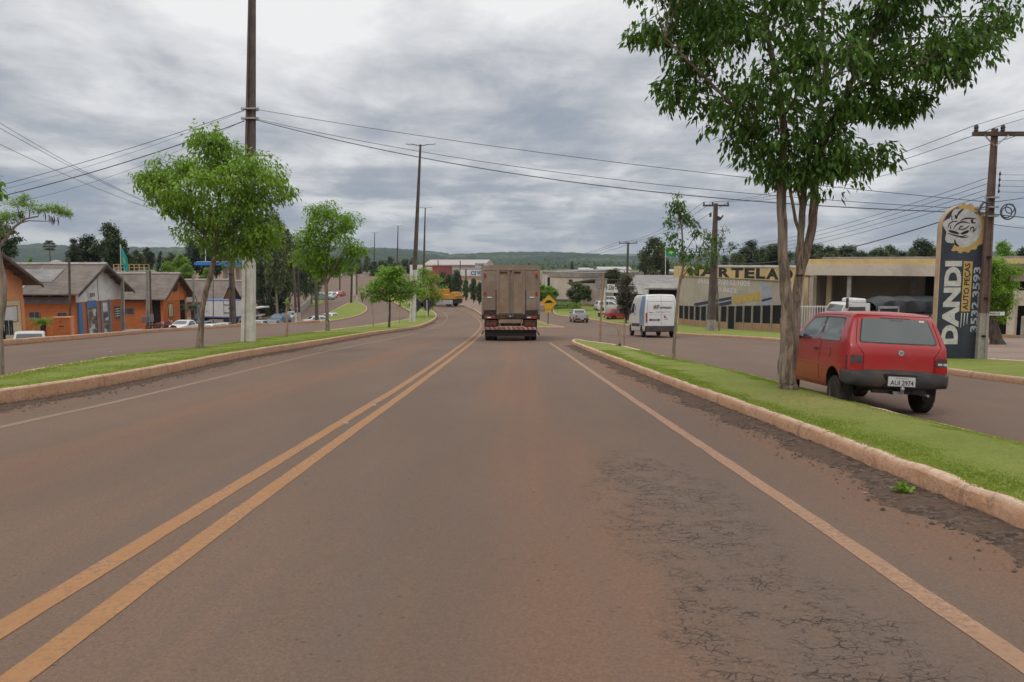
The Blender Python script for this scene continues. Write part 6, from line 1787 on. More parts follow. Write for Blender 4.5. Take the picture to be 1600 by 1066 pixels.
fbox(fr, 'wall', BEIGE, th, (af, fr.len, 0, 18, -2, zq(432.5)))
fbox(fr, 'parapet', mat('stained_grey_parapet', (0.27, 0.235, 0.20), 0.9, 0, 0.2, 0.2, 1), th, (af - 0.3, fr.len + 0.2, -0.2, 18, zq(432.5), zq(426)))
fbox(fr, 'recessed_wall', BEIGE, th, (-0.5, af, 2.2, 18, -2, zq(425.5)))
fbox(fr, 'door', DARKIN, th, (0.2, af * 0.55, 2.1, 2.2, 0, zq(434)))
fbox(fr, 'door', mat('brown_door', (0.16, 0.10, 0.07)), th, (af * 0.78, af * 0.97, 2.1, 2.2, 0, zq(434)))
fbox(fr, 'porch_column', WHITEP, th, (af * 0.6, af * 0.7, 0.2, 0.5, -1, zq(433)))
fbox(fr, 'roof', TIN, th, (-0.8, af * 1.5, 1.8, 18, zq(425.5), zq(424.3)), (af - 1.2, af + 1.8, 6, 18, zq(424.8), zq(422)))
window(fr, th, fr.len * 0.72, fr.len * 0.79, 0.0, zq(444), zq(437), bars=2, frame=DKSTEEL)
fbox(fr, 'plinth', DKCONC, th, (af, fr.len, -0.06, 0.0, -2, zq(467.5)))
fc = Frame((*cx(905, d1 - 8), zb), cx(938, d1 - 14))
tc = thing('carport', 'dark open carport with a sloping slab roof beside the beige building', 'carport', tuple(fc.p(0, 0, 0)))
zq = lambda py: zat(py, d1 - 11) - fc.z0
mb = MB(); fc.poly(mb, [(-0.8, zq(442.5)), (fc.len, zq(436)), (fc.len, zq(437.5)), (-0.8, zq(444))], -2, 8); mb.build('roof', DKCONC, tc, world=True)
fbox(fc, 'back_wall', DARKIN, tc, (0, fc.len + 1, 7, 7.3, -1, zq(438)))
fbox(fc, 'post', BEIGE, tc, (0.5, 0.75, 0, 0.25, -1, zq(443))); fbox(fc, 'post', BEIGE, tc, (fc.len, fc.len + 0.3, 0, 0.25, -1, zq(436)))
for i, (pa, pb, d, ya, yb, mt_, rmt, lab) in enumerate((
    (905, 950, 165, 428.5, 432, BEIGE, TIN, 'low building with a thin pale roof edge right of the beige building'),
    (938, 985, 190, 423, 431, TAUPE, TIN, 'brownish low building behind the octagonal sign'),
    (935, 985, 290, 417, 421, BEIGE, TIN, 'pale flat factory building below the far hill'),
    (905, 921, 420, 418.5, 422, mat('pink_far_wall', (0.42, 0.22, 0.19)), TIN, 'small pink house below the far hill'),
    (921, 927, 410, 419.5, 423, mat('sky_blue_far_wall', (0.16, 0.32, 0.42)), TIN, 'small sky-blue house below the far hill'),
    (880, 900, 430, 421, 424, BEIGE, ROOFA, 'low cream house below the far hill beside the dark conifer'),
    (860, 878, 440, 421, 423.5, mat('grey_far_wall', (0.3, 0.28, 0.27)), ROOFA, 'low grey house right of the truck below the far hill'))):
    fr = Frame((*cx(pa, d), zat(440, d)), cx(pb, d))
    th = thing('building', lab, 'building', tuple(fr.p(0, 0, 0)))
    zq = lambda py: zat(py, d) - fr.z0
    fbox(fr, 'wall', mt_, th, (0, fr.len, 0, 10, -6, zq(yb)))
    mb = MB(); fr.polyb(mb, [(-0.4, zq(yb)), (5, zq(ya)), (10.4, zq(yb)), (10.4, zq(yb) - 0.2), (-0.4, zq(yb) - 0.2)], -0.3, fr.len + 0.3); mb.build('roof', rmt, th, world=True)
    g = MB()
    for k in range(3):
        a = fr.len * (0.2 + 0.27 * k); fr.box(g, a, a + fr.len * 0.08, -0.05, 0, zq(yb) * 0.5, zq(yb) * 0.75)
    g.build('window', PANE, th, world=True)
d = 250.0
fr = Frame((*cx(664, d), zat(438, d)), cx(756, d - 3))
th = thing('factory_hall', 'long pinkish-white factory hall with a shallow roof left of the truck', 'warehouse', tuple(fr.p(0, 0, 0)))
zq = lambda py: zat(py, d - 6) - fr.z0
PK = mat('pinkish_far_metal', (0.46, 0.40, 0.37), 0.7, 0, 0.3, 0.05, 0.2, 0, 20, (0.36, 0.29, 0.26), 0.5, 0.15)
fbox(fr, 'wall', PK, th, (0, fr.len, 0, 14, -8, zq(415)))
mb = MB(); fr.polyb(mb, [(-0.5, zq(413.8)), (9, zq(405.5)), (15, zq(411)), (15, zq(415)), (-0.5, zq(415))], -0.4, fr.len + 0.4); mb.build('roof', mat('dusty_far_roof', (0.40, 0.345, 0.32), 0.7, 0, 0.3, 0.06, 0.3), th, world=True)
fbox(fr, 'lean_to', mat('grey_far_metal', (0.33, 0.33, 0.32), 0.7), th, (fr.len * 0.30, fr.len * 0.52, -3, 0, -8, zq(421.5)))
fr = Frame((*cx(650, 225), zat(438, 225)), cx(686.5, 220))
th = thing('red_building', 'small red and white building at the left end of the factory hall', 'building', tuple(fr.p(0, 0, 0)))
zq = lambda py: zat(py, 222) - fr.z0
fbox(fr, 'wall', REDP, th, (fr.len * 0.42, fr.len, 0, 6, -6, zq(415.5))); fbox(fr, 'white_wall', WHITEP, th, (-2.6, fr.len * 0.42, 0.4, 6, -6, zq(415.5)))
fbox(fr, 'beige_panel', BEIGE, th, (fr.len * 0.45, fr.len * 0.72, -0.1, 0, zq(424), zq(416.8)))
fbox(fr, 'cornice', REDP, th, (fr.len * 0.4, fr.len * 1.01, -0.15, 6.1, zq(416.4), zq(415.2)))
fr = Frame((*cx(641, 235), zat(440, 235)), cx(662, 233))
th = thing('white_building', 'white two-storey building behind the street lamp left of the factory hall', 'building', tuple(fr.p(0, 0, 0)))
zq = lambda py: zat(py, 234) - fr.z0
fbox(fr, 'wall', WHITEP, th, (0, fr.len, 0, 6, -6, zq(414)))
fbox(fr, 'window', PANE, th, (0.6, 1.5, -0.05, 0, zq(419), zq(416.5)), (2.3, 3.2, -0.05, 0, zq(419), zq(416.5)))
fr = Frame((*cx(720.5, 160), zat(450, 160)), cx(760, 156))
th = thing('sign_building', 'white-fronted building with big blue letters and a tan base left of the truck', 'building', tuple(fr.p(0, 0, 0)))
zq = lambda py: zat(py, 158) - fr.z0
fbox(fr, 'wall', BEIGE, th, (0, fr.len, 0, 6, -4, zq(431.5)))
fbox(fr, 'tan_band', mat('tan_band_paint', (0.40, 0.23, 0.11)), th, (0, fr.len, -0.12, 0, zq(436), zq(431.6)))
fbox(fr, 'signboard', WHITEP, th, (0, fr.len, -0.2, 0.2, zq(431.5), zq(422.3)))
fbox(fr, 'roof_sign', mat('grey_roof_sign', (0.42, 0.43, 0.44)), th, (fr.len * 0.5, fr.len * 0.98, 0.5, 0.8, zq(418.5), zq(411)))
fbox(fr, 'roof_sign_letters', GREYP, th, (fr.len * 0.54, fr.len * 0.56, 0.4, 0.5, zq(416), zq(411.6)), (fr.len * 0.62, fr.len * 0.85, 0.4, 0.5, zq(414.8), zq(412.6)))
text_mesh('lettering', 'C', th, fr.p(fr.len * 0.42, -0.22, zq(430)), fr.u, (0, 0, 1), 1.0, 0.85, BLUEP, 0.06, 0.01)
text_mesh('lettering', 'VC', th, fr.p(fr.len * 0.66, -0.22, zq(430)), fr.u, (0, 0, 1), 1.5, 0.85, BLUEP, 0.06, 0.01)
fbox(fr, 'sign_panel', BLUEP, th, (fr.len * 0.58, fr.len * 0.62, -0.24, -0.2, zq(430.5), zq(423.5)))
d = 44.0
fr = Frame((*cx(1575, d), gz(*cx(1575, d)) + 0.1), cx(1660, d - 2))
th = thing('porch_building', 'beige porch building with dark openings at the right edge behind the bushy tree', 'building', tuple(fr.p(0, 0, 0)))
zq = lambda py: zat(py, d) - fr.z0
fbox(fr, 'upper_wall', BEIGE, th, (-1.2, fr.len, 1.5, 8, zq(440), zq(416)), (-1.2, fr.len, 0.8, 1.5, zq(478), zq(455)))
fbox(fr, 'dark_interior', DARKIN, th, (-3.0, fr.len, 4.0, 8, -1, zq(440)))
fbox(fr, 'roof', ROOFA, th, (-1.5, fr.len, 0.5, 8.5, zq(416), zq(412)))
fbox(fr, 'column', BEIGE, th, (0.05, 0.45, -0.2, 0.2, -1, zq(452))); fbox(fr, 'column', CONC, th, (0.95, 1.3, -0.8, -0.4, -1, zq(492)))
fbox(fr, 'low_wall', mat('tan_low_wall', (0.36, 0.22, 0.12), 0.85), th, (-1.1, 0.9, -0.5, -0.3, -1, zq(522)))
fr = Frame((*cx(1541, 33), zat(487, 33)), cx(1571, 33))
th = thing('hanging_sign', 'small white signboard with black lettering hanging right of the pylon sign', 'sign', tuple(fr.p(0, 0, 0)))
zq = lambda py: zat(py, 33) - fr.z0
fbox(fr, 'board', WHITEP, th, (0, fr.len, 0, 0.05, zq(493), zq(487.5)))
fbox(fr, 'post', DKSTEEL, th, (0.15, 0.2, 0.05, 0.1, gz(fr.o.x, fr.o.y) - fr.z0 - 0.2, zq(490)))
text_mesh('lettering', 'FREIOS', th, fr.p(0.12, -0.004, zq(491.6)), fr.u, (0, 0, 1), fr.len * 0.6, 0.09, INK, 0.02, 0.003)
def leaf_arrays(C, n_per, L, Wd, droop, nr, spread=0.06, outward=None, flat=0.0):
    """C (k,3) tuft centres -> leaf quads"""
    k = len(C); N = k * n_per
    c = np.repeat(C, n_per, 0)
    az = nr.rand(N) * 2 * np.pi
    el = -droop + nr.randn(N) * 0.45
    d = np.stack([np.cos(az) * np.cos(el), np.sin(az) * np.cos(el), np.sin(el)], -1)
    if outward is not None:
        o = np.repeat(outward, n_per, 0); d = d + o * 0.5; d /= np.linalg.norm(d, axis=1, keepdims=True)
    l = (L * (0.6 + 0.7 * nr.rand(N)))[:, None]; w = (Wd * (0.7 + 0.6 * nr.rand(N)))[:, None]
    side = np.stack([-np.sin(az), np.cos(az), nr.randn(N) * 0.35], -1)
    side -= d * np.sum(side * d, 1, keepdims=True); side /= np.linalg.norm(side, axis=1, keepdims=True)
    base = c + nr.randn(N, 3) * spread
    mid = base + d * l * 0.45
    up = np.cross(side, d) * (0.12 * l)
    tip = base + d * l + np.array([0, 0, -0.18]) * l * droop
    V = np.stack([base, mid + side * w * 0.5 + up * 0.3, tip, mid - side * w * 0.5 + up * 0.3], 1).reshape(-1, 3)
    return V
def quads(V): return np.arange(len(V)).reshape(-1, 4)
class Env:
    """crown envelope given by rows (z, x left, x right) about a centre distance"""
    def __init__(s, rows, y, dep=0.85):
        s.r = sorted(rows); s.z = [a[0] for a in s.r]; s.l = [a[1] for a in s.r]; s.h = [a[2] for a in s.r]; s.y = y; s.dep = dep
    def at(s, z):
        a, b = np.interp(z, s.z, s.l), np.interp(z, s.z, s.h); h = (b - a) / 2; L = max(s.h) - min(s.l)
        q = z / L * 6.28
        return a + h * (.15 * math.sin(q * 3.1 + s.l[0])), b - h * (.15 * math.sin(q * 2.7 + 1 + s.h[0] * 2))
def env_px(rows, d, dep=0.85):
    out = []
    for py, a, b in rows:
        A, B = W(a, py, d), W(b, py, d); out.append((A.z, A.x, B.x))
    return Env(out, d, dep)
def grow(th, trunk_paths, env, K, tufts, n_per, L, Wd, leaf, bark, seed=1, droop=0.6, cr=0.17, twig=0.012, attach=None, surf=0.55, flat=0.55, limb=0.035, crown_name='crown', trunk_name='trunk', spread=0.06, extra=()):
    nr = np.random.RandomState(seed); rr = random.Random(seed)
    mb = MB()
    nodes = []
    for path, rad in trunk_paths:
        P = [Vector(p) for p in path]
        S = [P[0]]; Rr = [rad[0]]
        for i in range(len(P) - 1):
            for k in range(1, 4):
                t = k / 3
                j = 0 if t == 1 else rad[i] * 0.12
                S.append(P[i].lerp(P[i + 1], t) + Vector((rr.uniform(-j, j), rr.uniform(-j, j), 0))); Rr.append((rad[i] * (1 - t) + rad[i + 1] * t) * rr.uniform(0.96, 1.05))
        mb.tube(S, Rr, 9)
        nodes += [(p, r) for p, r in zip(S, Rr)]
    zs = np.array(env.z); z0, z1 = zs.min(), zs.max()
    cl = []
    wts = []
    zz = np.linspace(z0, z1, 60); wd = np.array([max(0.02, env.at(z)[1] - env.at(z)[0]) for z in zz])
    cum = np.cumsum(wd); cum /= cum[-1]
    wmax = wd.max()
    for k in range(K):
        z = np.interp((k + rr.random()) / K, cum, zz)
        a, b = env.at(z); c = (a + b) / 2; h = (b - a) / 2
        rad = cr * wmax * rr.uniform(0.6, 1.35)
        rad = min(rad, max(0.12 * wmax, h * 0.9))
        hh = max(0, h - rad * 0.8)
        xn = 2 * ((k * 0.61803 + rr.uniform(-.12, .12)) % 1.0) - 1
        xn = math.copysign(abs(xn) ** (1 - surf * 0.5), xn)
        dn = math.sqrt(max(0, 1 - xn * xn)) * rr.uniform(-1, 1)
        cl.append((Vector((c + hh * xn, env.y + hh * dn * env.dep, z)), rad))
    for e in extra: cl.append((Vector(e[0]), e[1]))
    C = []; O = []
    for c, rad in cl:
        best = None
        for p, r in nodes:
            dd = (c - p).length + max(0, p.z - c.z + rad * 0.5) * 3.0 + (0.0 if p.z > z0 - (z1 - z0) * 0.4 else 4)
            if best is None or dd < best[0]: best = (dd, p, r)
        p0, r0 = best[1], best[2]
        r_l = min(r0 * 0.6, limb * (0.6 + (c - p0).length * 0.25))
        m1 = p0.lerp(c, 0.4) + Vector((rr.uniform(-.1, .1), rr.uniform(-.1, .1), 0.12)) * (c - p0).length * 0.5
        mb.tube([p0, p0.lerp(m1, .5), m1, m1.lerp(c, .5), c], [r_l, r_l * .85, r_l * .65, r_l * .5, r_l * 0.35], 5, cap=False)
        v = nr.randn(tufts, 3); v /= np.linalg.norm(v, axis=1, keepdims=True)
        rd = rad * (0.35 + 0.65 * nr.rand(tufts) ** 0.6)
        P = np.array(c) + v * rd[:, None] * [1, 1, flat] + [0, 0, rad * 0.12]
        C.append(P); O.append(v)
        for q in P[:max(2, tufts // 7)]:
            mb.tube([c, c.lerp(Vector(q), 0.55) + Vector((0, 0, rad * 0.1)), Vector(q)], [twig, twig * 0.7, twig * 0.4], 3, cap=False)
    C = np.concatenate(C); O = np.concatenate(O)
    V = leaf_arrays(C, n_per, L, Wd, droop, nr, spread, O)
    Lc = np.array(th.location)
    mb.v = [(a - Lc[0], b - Lc[1], c_ - Lc[2]) for a, b, c_ in mb.v]
    mb.build(trunk_name, bark, th, smooth=60, fix=False)
    return np_mesh(crown_name, V - Lc, quads(V), leaf, th)
def path_px(pts, rad, d, dy=None):
    """trunk polyline from photo pixels at distance d, dy = depth offsets"""
    dy = dy or [0] * len(pts)
    return [tuple(W(a, b, d + e)) for (a, b), e in zip(pts, dy)], rad
def root(px, py, d=None):
    if d is None: return G(px, py, h=0.23)
    p = W(px, py, d); return Vector((p.x, p.y, gz(p.x, p.y)))
p = root(1230, 611, 12.35); D = p.y
th = thing('street_tree', 'tall forked street tree with dark drooping leaves on the right median beside the red hatchback', 'tree', (p.x, D, p.z + 0.16))
T1 = path_px([(1231, 613), (1231, 604), (1230, 590), (1229, 560), (1231, 510), (1231, 480), (1226, 430), (1223, 370), (1221, 310), (1220, 265), (1226, 210), (1218, 140), (1200, 60), (1190, -30), (1180, -140)],
             [.16, .148, .135, .125, .115, .10, .085, .078, .074, .07, .06, .05, .04, .03, .02], D)
T2 = path_px([(1232, 596), (1238, 560), (1241, 520), (1243, 480), (1250, 430), (1262, 385), (1270, 350), (1273, 310), (1272, 275), (1283, 235), (1310, 170), (1345, 100), (1380, 20), (1410, -80)],
             [.08, .085, .085, .08, .075, .07, .068, .068, .066, .06, .05, .042, .032, .02], D, [0, .02, .05, .08, .15, .2, .2, .2, .2, .1, 0, -.1, -.2, -.3])
T3 = path_px([(1250, 430), (1250, 390), (1253, 350), (1256, 300), (1262, 255), (1275, 200), (1290, 130), (1285, 40), (1290, -80)], [.06, .055, .055, .05, .05, .045, .035, .03, .02], D, [.1, .15, .2, .3, .4, .5, .6, .7, .8])
T4 = path_px([(1252, 372), (1243, 345), (1238, 315), (1232, 288), (1200, 240), (1150, 170), (1090, 110), (1040, 60)], [.028, .026, .024, .022, .03, .028, .022, .012], D, [.2, .1, 0, 0, -.2, -.3, -.4, -.4])
T5 = path_px([(1254, 335), (1247, 300), (1240, 275), (1235, 255)], [.022, .02, .018, .014], D, [.2, .3, .3, .3])
env = env_px([(288, 1262, 1300), (275, 1175, 1350), (245, 1140, 1392), (205, 1105, 1385), (180, 1060, 1400), (150, 1040, 1435), (110, 1010, 1490), (70, 995, 1540), (20, 1010, 1580), (-60, 1000, 1600), (-160, 1030, 1570), (-260, 1090, 1500), (-330, 1180, 1400)], D, 0.75)
grow(th, [T1, T2, T3, T4, T5], env, 125, 44, 6, 0.13, 0.052, LEAF_DK, BARK, seed=5, droop=0.85, cr=0.088, twig=0.006, surf=0.42, flat=0.62, limb=0.026, spread=0.05,
     extra=[(W(1040, 45, D), 0.5), (W(1010, 60, D), 0.35), (W(1075, 95, D), 0.45), (W(1320, 262, D), 0.42), (W(1370, 245, D), 0.35), (W(1190, 258, D), 0.38), (W(1160, 225, D), 0.4), (W(1430, 160, D), 0.3), (W(1405, 178, D), 0.22),
            (W(1535, 60, D), 0.33), (W(1480, 100, D), 0.4), (W(1560, 25, D), 0.4), (W(1300, 262, D), 0.35)])
p = root(311, 545); D = p.y
th = thing('street_tree', 'full-crowned bright green street tree beside the tall whitewashed lamp post on the left median', 'tree', tuple(p))
T1 = path_px([(311, 547), (312, 542), (314, 515), (316, 480), (322, 455), (330, 425), (336, 400), (338, 380), (340, 340), (345, 290), (340, 240)], [.19, .13, .10, .095, .09, .088, .08, .075, .06, .045, .03], D)
T2 = path_px([(336, 400), (326, 378), (318, 365), (290, 340)], [.06, .045, .04, .025], D, [0, -.1, -.2, -.4])
T3 = path_px([(338, 385), (350, 368), (380, 340), (410, 310)], [.055, .045, .035, .02], D, [0, .1, .2, .3])
env = env_px([(398, 345, 425), (375, 285, 435), (350, 245, 432), (325, 225, 452), (300, 212, 458), (280, 212, 452), (262, 222, 440), (250, 285, 415), (235, 288, 378), (215, 300, 362), (205, 312, 345)], D, 0.85)
grow(th, [T1, T2, T3], env, 74, 50, 5, 0.165, 0.065, LEAF_MD, BARK, seed=8, droop=0.75, cr=0.11, twig=0.008, surf=0.42, flat=0.6, limb=0.03, spread=0.08)
p = root(512, 517.5); D = p.y
th = thing('street_tree', 'rounded green street tree with clumped leaves between the whitewashed lamp post and the corner lawn', 'tree', tuple(p))
T1 = path_px([(512, 519), (512, 513), (511, 490), (510, 455), (509, 430), (512, 405), (515, 380), (520, 350)], [.22, .15, .12, .12, .12, .10, .08, .04], D)
T2 = path_px([(510, 445), (516, 432), (526, 410), (540, 385)], [.07, .06, .05, .03], D); T3 = path_px([(510, 440), (504, 420), (490, 395), (478, 375)], [.08, .07, .055, .03], D)
env = env_px([(430, 485, 540), (415, 462, 565), (395, 455, 570), (375, 465, 566), (358, 462, 552), (345, 468, 560), (332, 480, 548), (320, 490, 520)], D, 0.85)
grow(th, [T1, T2, T3], env, 36, 52, 5, 0.24, 0.11, LEAF_BR, BARK, seed=12, droop=0.5, cr=0.13, twig=0.012, surf=0.45, flat=0.6, limb=0.05, spread=0.15)
for k, (bx, by, rows, lab, K, sd) in enumerate((
    (608, 512.5, [(468, 578, 640), (458, 568, 650), (448, 570, 652), (438, 576, 650), (428, 588, 640), (421, 600, 628)], 'low spreading bright green tree in front of the white-footed lamp post on the median tip', 30, 21),
    (668, 495, [(480, 655, 682), (468, 640, 690), (452, 630, 690), (438, 636, 690), (427, 645, 684), (421, 655, 675)], 'dense bright green tree at the end of the left median beside the lamp post', 34, 22),
    (625, 478, [(445, 605, 632), (436, 590, 634), (426, 583, 628), (419, 592, 612)], 'bright green bushy tree behind the low spreading one on the left median', 20, 23))):
    p = root(bx, by); D = p.y
    th = thing('young_tree', lab, 'tree', tuple(p))
    c0 = rows[0]
    T1 = path_px([(bx, by + 0.5), (bx + 1, (by + c0[0]) / 2), (bx + 1 + k, c0[0] + 4), ((c0[1] + c0[2]) / 2, c0[0] - 8), ((c0[1] + c0[2]) / 2, c0[0] - 25)], [.11, .085, .075, .06, .03], D)
    grow(th, [T1], env_px(rows, D, 0.55), K, 28, 4, 0.30, 0.13, LEAF_BR, BARKD, seed=sd, droop=0.35, cr=0.13, twig=0.012, surf=0.2, flat=0.42, limb=0.04, spread=0.14, extra=[(W(a, b, D), r_) for a, b, r_ in (((572, 455, .8), (580, 465, .7), (648, 440, .9), (655, 455, .8), (600, 424, .7)) if k == 0 else ((632, 462, .9), (640, 478, .8), (690, 450, .8), (660, 424, .8)) if k == 1 else ())])
for bx, by, tx, ty, r_, lab in ((448, 528, 448, 470, 0.05, 'thin bare sapling on the left median right of the whitewashed lamp post'), (583, 511, 581, 462, 0.03, 'thin stake on the left median before the low spreading tree'),
                                (624, 506, 624, 476, 0.03, 'thin stake between the low spreading tree and the lamp post'), (8, 588, 3, 400, 0.05, None)):
    p = G(bx, by, h=0.23); D = p.y
    if lab is None: continue
    th = thing('sapling', lab, 'sapling', tuple(p))
    T = path_px([(bx, by), ((bx * 2 + tx) / 3 + 1, (by * 2 + ty) / 3), (tx - 0.5, (by + 2 * ty) / 3), (tx, ty)], [r_ * 1.3, r_, r_ * .8, r_ * .5], D)
    P = np.array([tuple(W(tx + q, ty + 3 - abs(q), D)) for q in (-2, -1, 0, 1, 2, 0)])
    mb = MB(); mb.tube(T[0], T[1], 6); mb.v = [tuple(Vector(v) - p) for v in mb.v]; mb.build('trunk', STAKE, th)
    V = leaf_arrays(P, 3, 0.2, 0.08, 0.4, nrs, 0.05); np_mesh('leaf_tuft', V - np.array(p), quads(V), LEAF_MD, th)
p = G(0, 587, h=0.23); D = p.y
th = thing('street_tree', 'thin curving trunk of a young tree at the left frame edge on the left median', 'tree', tuple(p))
T1 = path_px([(2, 589), (2, 560), (0, 520), (5, 480), (6, 450), (2, 420), (-4, 390), (-10, 350), (-14, 300)], [.06, .05, .045, .05, .055, .05, .045, .04, .03], D)
grow(th, [T1], env_px([(350, -60, -8), (320, -80, -6), (290, -70, -10), (260, -50, -20)], D), 10, 24, 5, 0.16, 0.07, LEAF_MD, BARKL, seed=31, droop=0.7, cr=0.2, limb=0.02)
p = G(1052, 563, h=0.16); D = p.y
th = thing('young_tree', 'slender young tree with sparse leaf tufts on the right median in front of the van', 'tree', tuple(p))
T1 = path_px([(1052, 565), (1053, 545), (1056, 500), (1059, 462), (1063, 438), (1067, 420), (1067, 395), (1066, 365), (1062, 335), (1060, 312)], [.055, .045, .04, .038, .036, .032, .028, .022, .016, .01], D)
T2 = path_px([(1062, 440), (1070, 428), (1082, 415), (1096, 400), (1108, 388)], [.02, .018, .016, .012, .008], D, [0, -.1, -.2, -.3, -.4])
T3 = path_px([(1067, 402), (1074, 388), (1082, 376), (1088, 365)], [.015, .012, .01, .008], D); T4 = path_px([(1067, 412), (1058, 398), (1048, 388)], [.014, .012, .008], D)
T5 = path_px([(1064, 345), (1055, 340), (1048, 345)], [.01, .008, .006], D)
ex = [(W(a, b, D + e), r_) for a, b, e, r_ in ((1058, 312, 0, .24), (1050, 325, .1, .2), (1066, 328, -.1, .22), (1047, 345, 0, .2), (1062, 345, .1, .24), (1072, 340, 0, .16), (1048, 362, 0, .22), (1058, 372, 0, .2), (1087, 362, 0, .17), (1082, 350, 0, .12),
      (1044, 385, 0, .22), (1058, 392, 0, .2), (1075, 395, 0, .22), (1092, 392, 0, .22), (1105, 385, 0, .2), (1112, 398, -.3, .24), (1098, 410, -.3, .22), (1080, 418, -.2, .2), (1070, 405, 0, .15), (1115, 372, -.3, .17))]
grow(th, [T1, T2, T3, T4, T5], env_px([(330, 1050, 1070), (312, 1053, 1066)], D), 2, 13, 5, 0.115, 0.048, LEAF_DK, BARKL, seed=41, droop=0.7, cr=0.5, twig=0.004, limb=0.012, flat=0.8, spread=0.04, extra=ex)
p = root(1112, 519, 58)
D = 58
th = thing('young_tree', 'small tree with thin spreading leaves around the cross-armed pole before the hammer wall', 'tree', tuple(p))
T1 = path_px([(1124, 526), (1122, 470), (1120, 430), (1121, 400), (1128, 380)], [.07, .055, .05, .04, .02], D)
ex = [(W(a, b, D), r_ * 1.9) for a, b, r_ in ((1104, 366, .28), (1112, 372, .25), (1131, 362, .28), (1125, 372, .2), (1102, 392, .3), (1112, 402, .32), (1130, 385, .32), (1140, 392, .25), (1146, 384, .2), (1120, 412, .3), (1105, 415, .28), (1093, 400, .3), (1092, 420, .2))]
grow(th, [T1], env_px([(400, 1108, 1130), (380, 1110, 1128)], D), 2, 13, 5, 0.20, 0.09, LEAF_OL, BARKL, seed=43, droop=0.6, cr=0.3, twig=0.008, limb=0.03, flat=0.7, extra=ex)
p = G(976, 541, h=0.16); D = p.y
th = thing('sapling', 'bare tied sapling trunk near the tip of the right median', 'sapling', tuple(p))
mb = MB(); mb.tube([p, W(975, 520, D), W(976, 497, D)], [.035, .03, .025], 6); mb.tube([W(969, 542, D), W(967.5, 530, D), W(966, 518, D)], [.02, .02, .025], 6); mb.tube([W(966, 519, D), W(964, 513, D)], [.03, .01], 5); mb.tube([W(967, 519, D), W(970, 514, D)], [.02, .01], 5)
mb.v = [tuple(Vector(v) - p) for v in mb.v]; mb.build('trunk', STAKE, th)
P = np.array([tuple(W(968 + rnd.uniform(-2, 2), 541 + rnd.uniform(-1, 1), D)) for _ in range(10)]); V = leaf_arrays(P, 4, 0.12, 0.03, -0.6, nrs, 0.03); np_mesh('grass_tuft', V - np.array(p), quads(V), LEAF_OL, th)
p = root(980, 494, 82); D = 82
th = thing('young_tree', 'dark plum-brown tree before the white-signed shop, left of the van', 'tree', (p.x, p.y, p.z))
T1 = path_px([(978, 510), (978, 485), (980, 460), (981, 435)], [.10, .09, .07, .03], D)
grow(th, [T1], env_px([(492, 970, 990), (478, 960, 998), (462, 960, 999), (448, 963, 992), (438, 969, 990), (428, 974, 986)], D), 26, 34, 5, 0.24, 0.12, LEAF_PUR, BARKD, seed=45, droop=0.5, cr=0.16, twig=0.01, limb=0.03, flat=0.8, spread=0.12)
D = 38.0; p = root(-30, 540, D)
th = thing('flame_tree', 'flat-topped feathery tree with hanging brown pods above the cream house', 'tree', tuple(p))
T1 = path_px([(-45, 560), (-40, 480), (-25, 420), (0, 385), (22, 355), (40, 342), (60, 338)], [.16, .14, .11, .08, .06, .045, .03], D)
T2 = path_px([(28, 350), (45, 345), (70, 346), (90, 345)], [.03, .025, .02, .012], D); T3 = path_px([(10, 372), (5, 355), (-5, 340)], [.05, .04, .03], D)
ex = [(W(a, b, D), r_) for a, b, r_ in ((38, 310, .3), (25, 320, .5), (45, 322, .45), (75, 326, .5), (95, 330, .42), (88, 328, .4), (60, 330, .35), (22, 340, .45), (8, 345, .5), (-10, 340, .6), (-5, 365, .6), (104, 335, .25), (-25, 350, .7))]
grow(th, [T1, T2, T3], env_px([(345, -20, 20), (330, -10, 50)], D), 2, 40, 6, 0.16, 0.05, LEAF_MD, BARKL, seed=51, droop=0.1, cr=0.3, twig=0.01, limb=0.03, flat=0.28, spread=0.08, extra=ex)
mb = MB()
for a, b in ((28, 326), (31, 330), (34, 329), (77, 336), (80, 338), (84, 337), (82, 340), (90, 340), (70, 332)):
    q = W(a, b, D); mb.tube([q, q + Vector((0.03, 0, -0.2)), q + Vector((0.0, 0, -0.42))], [.015, .03, .01], 5)
mb.v = [tuple(Vector(v) - th.location) for v in mb.v]; mb.build('seed_pods', mat('brown_pod', (0.12, 0.05, 0.04)), th)
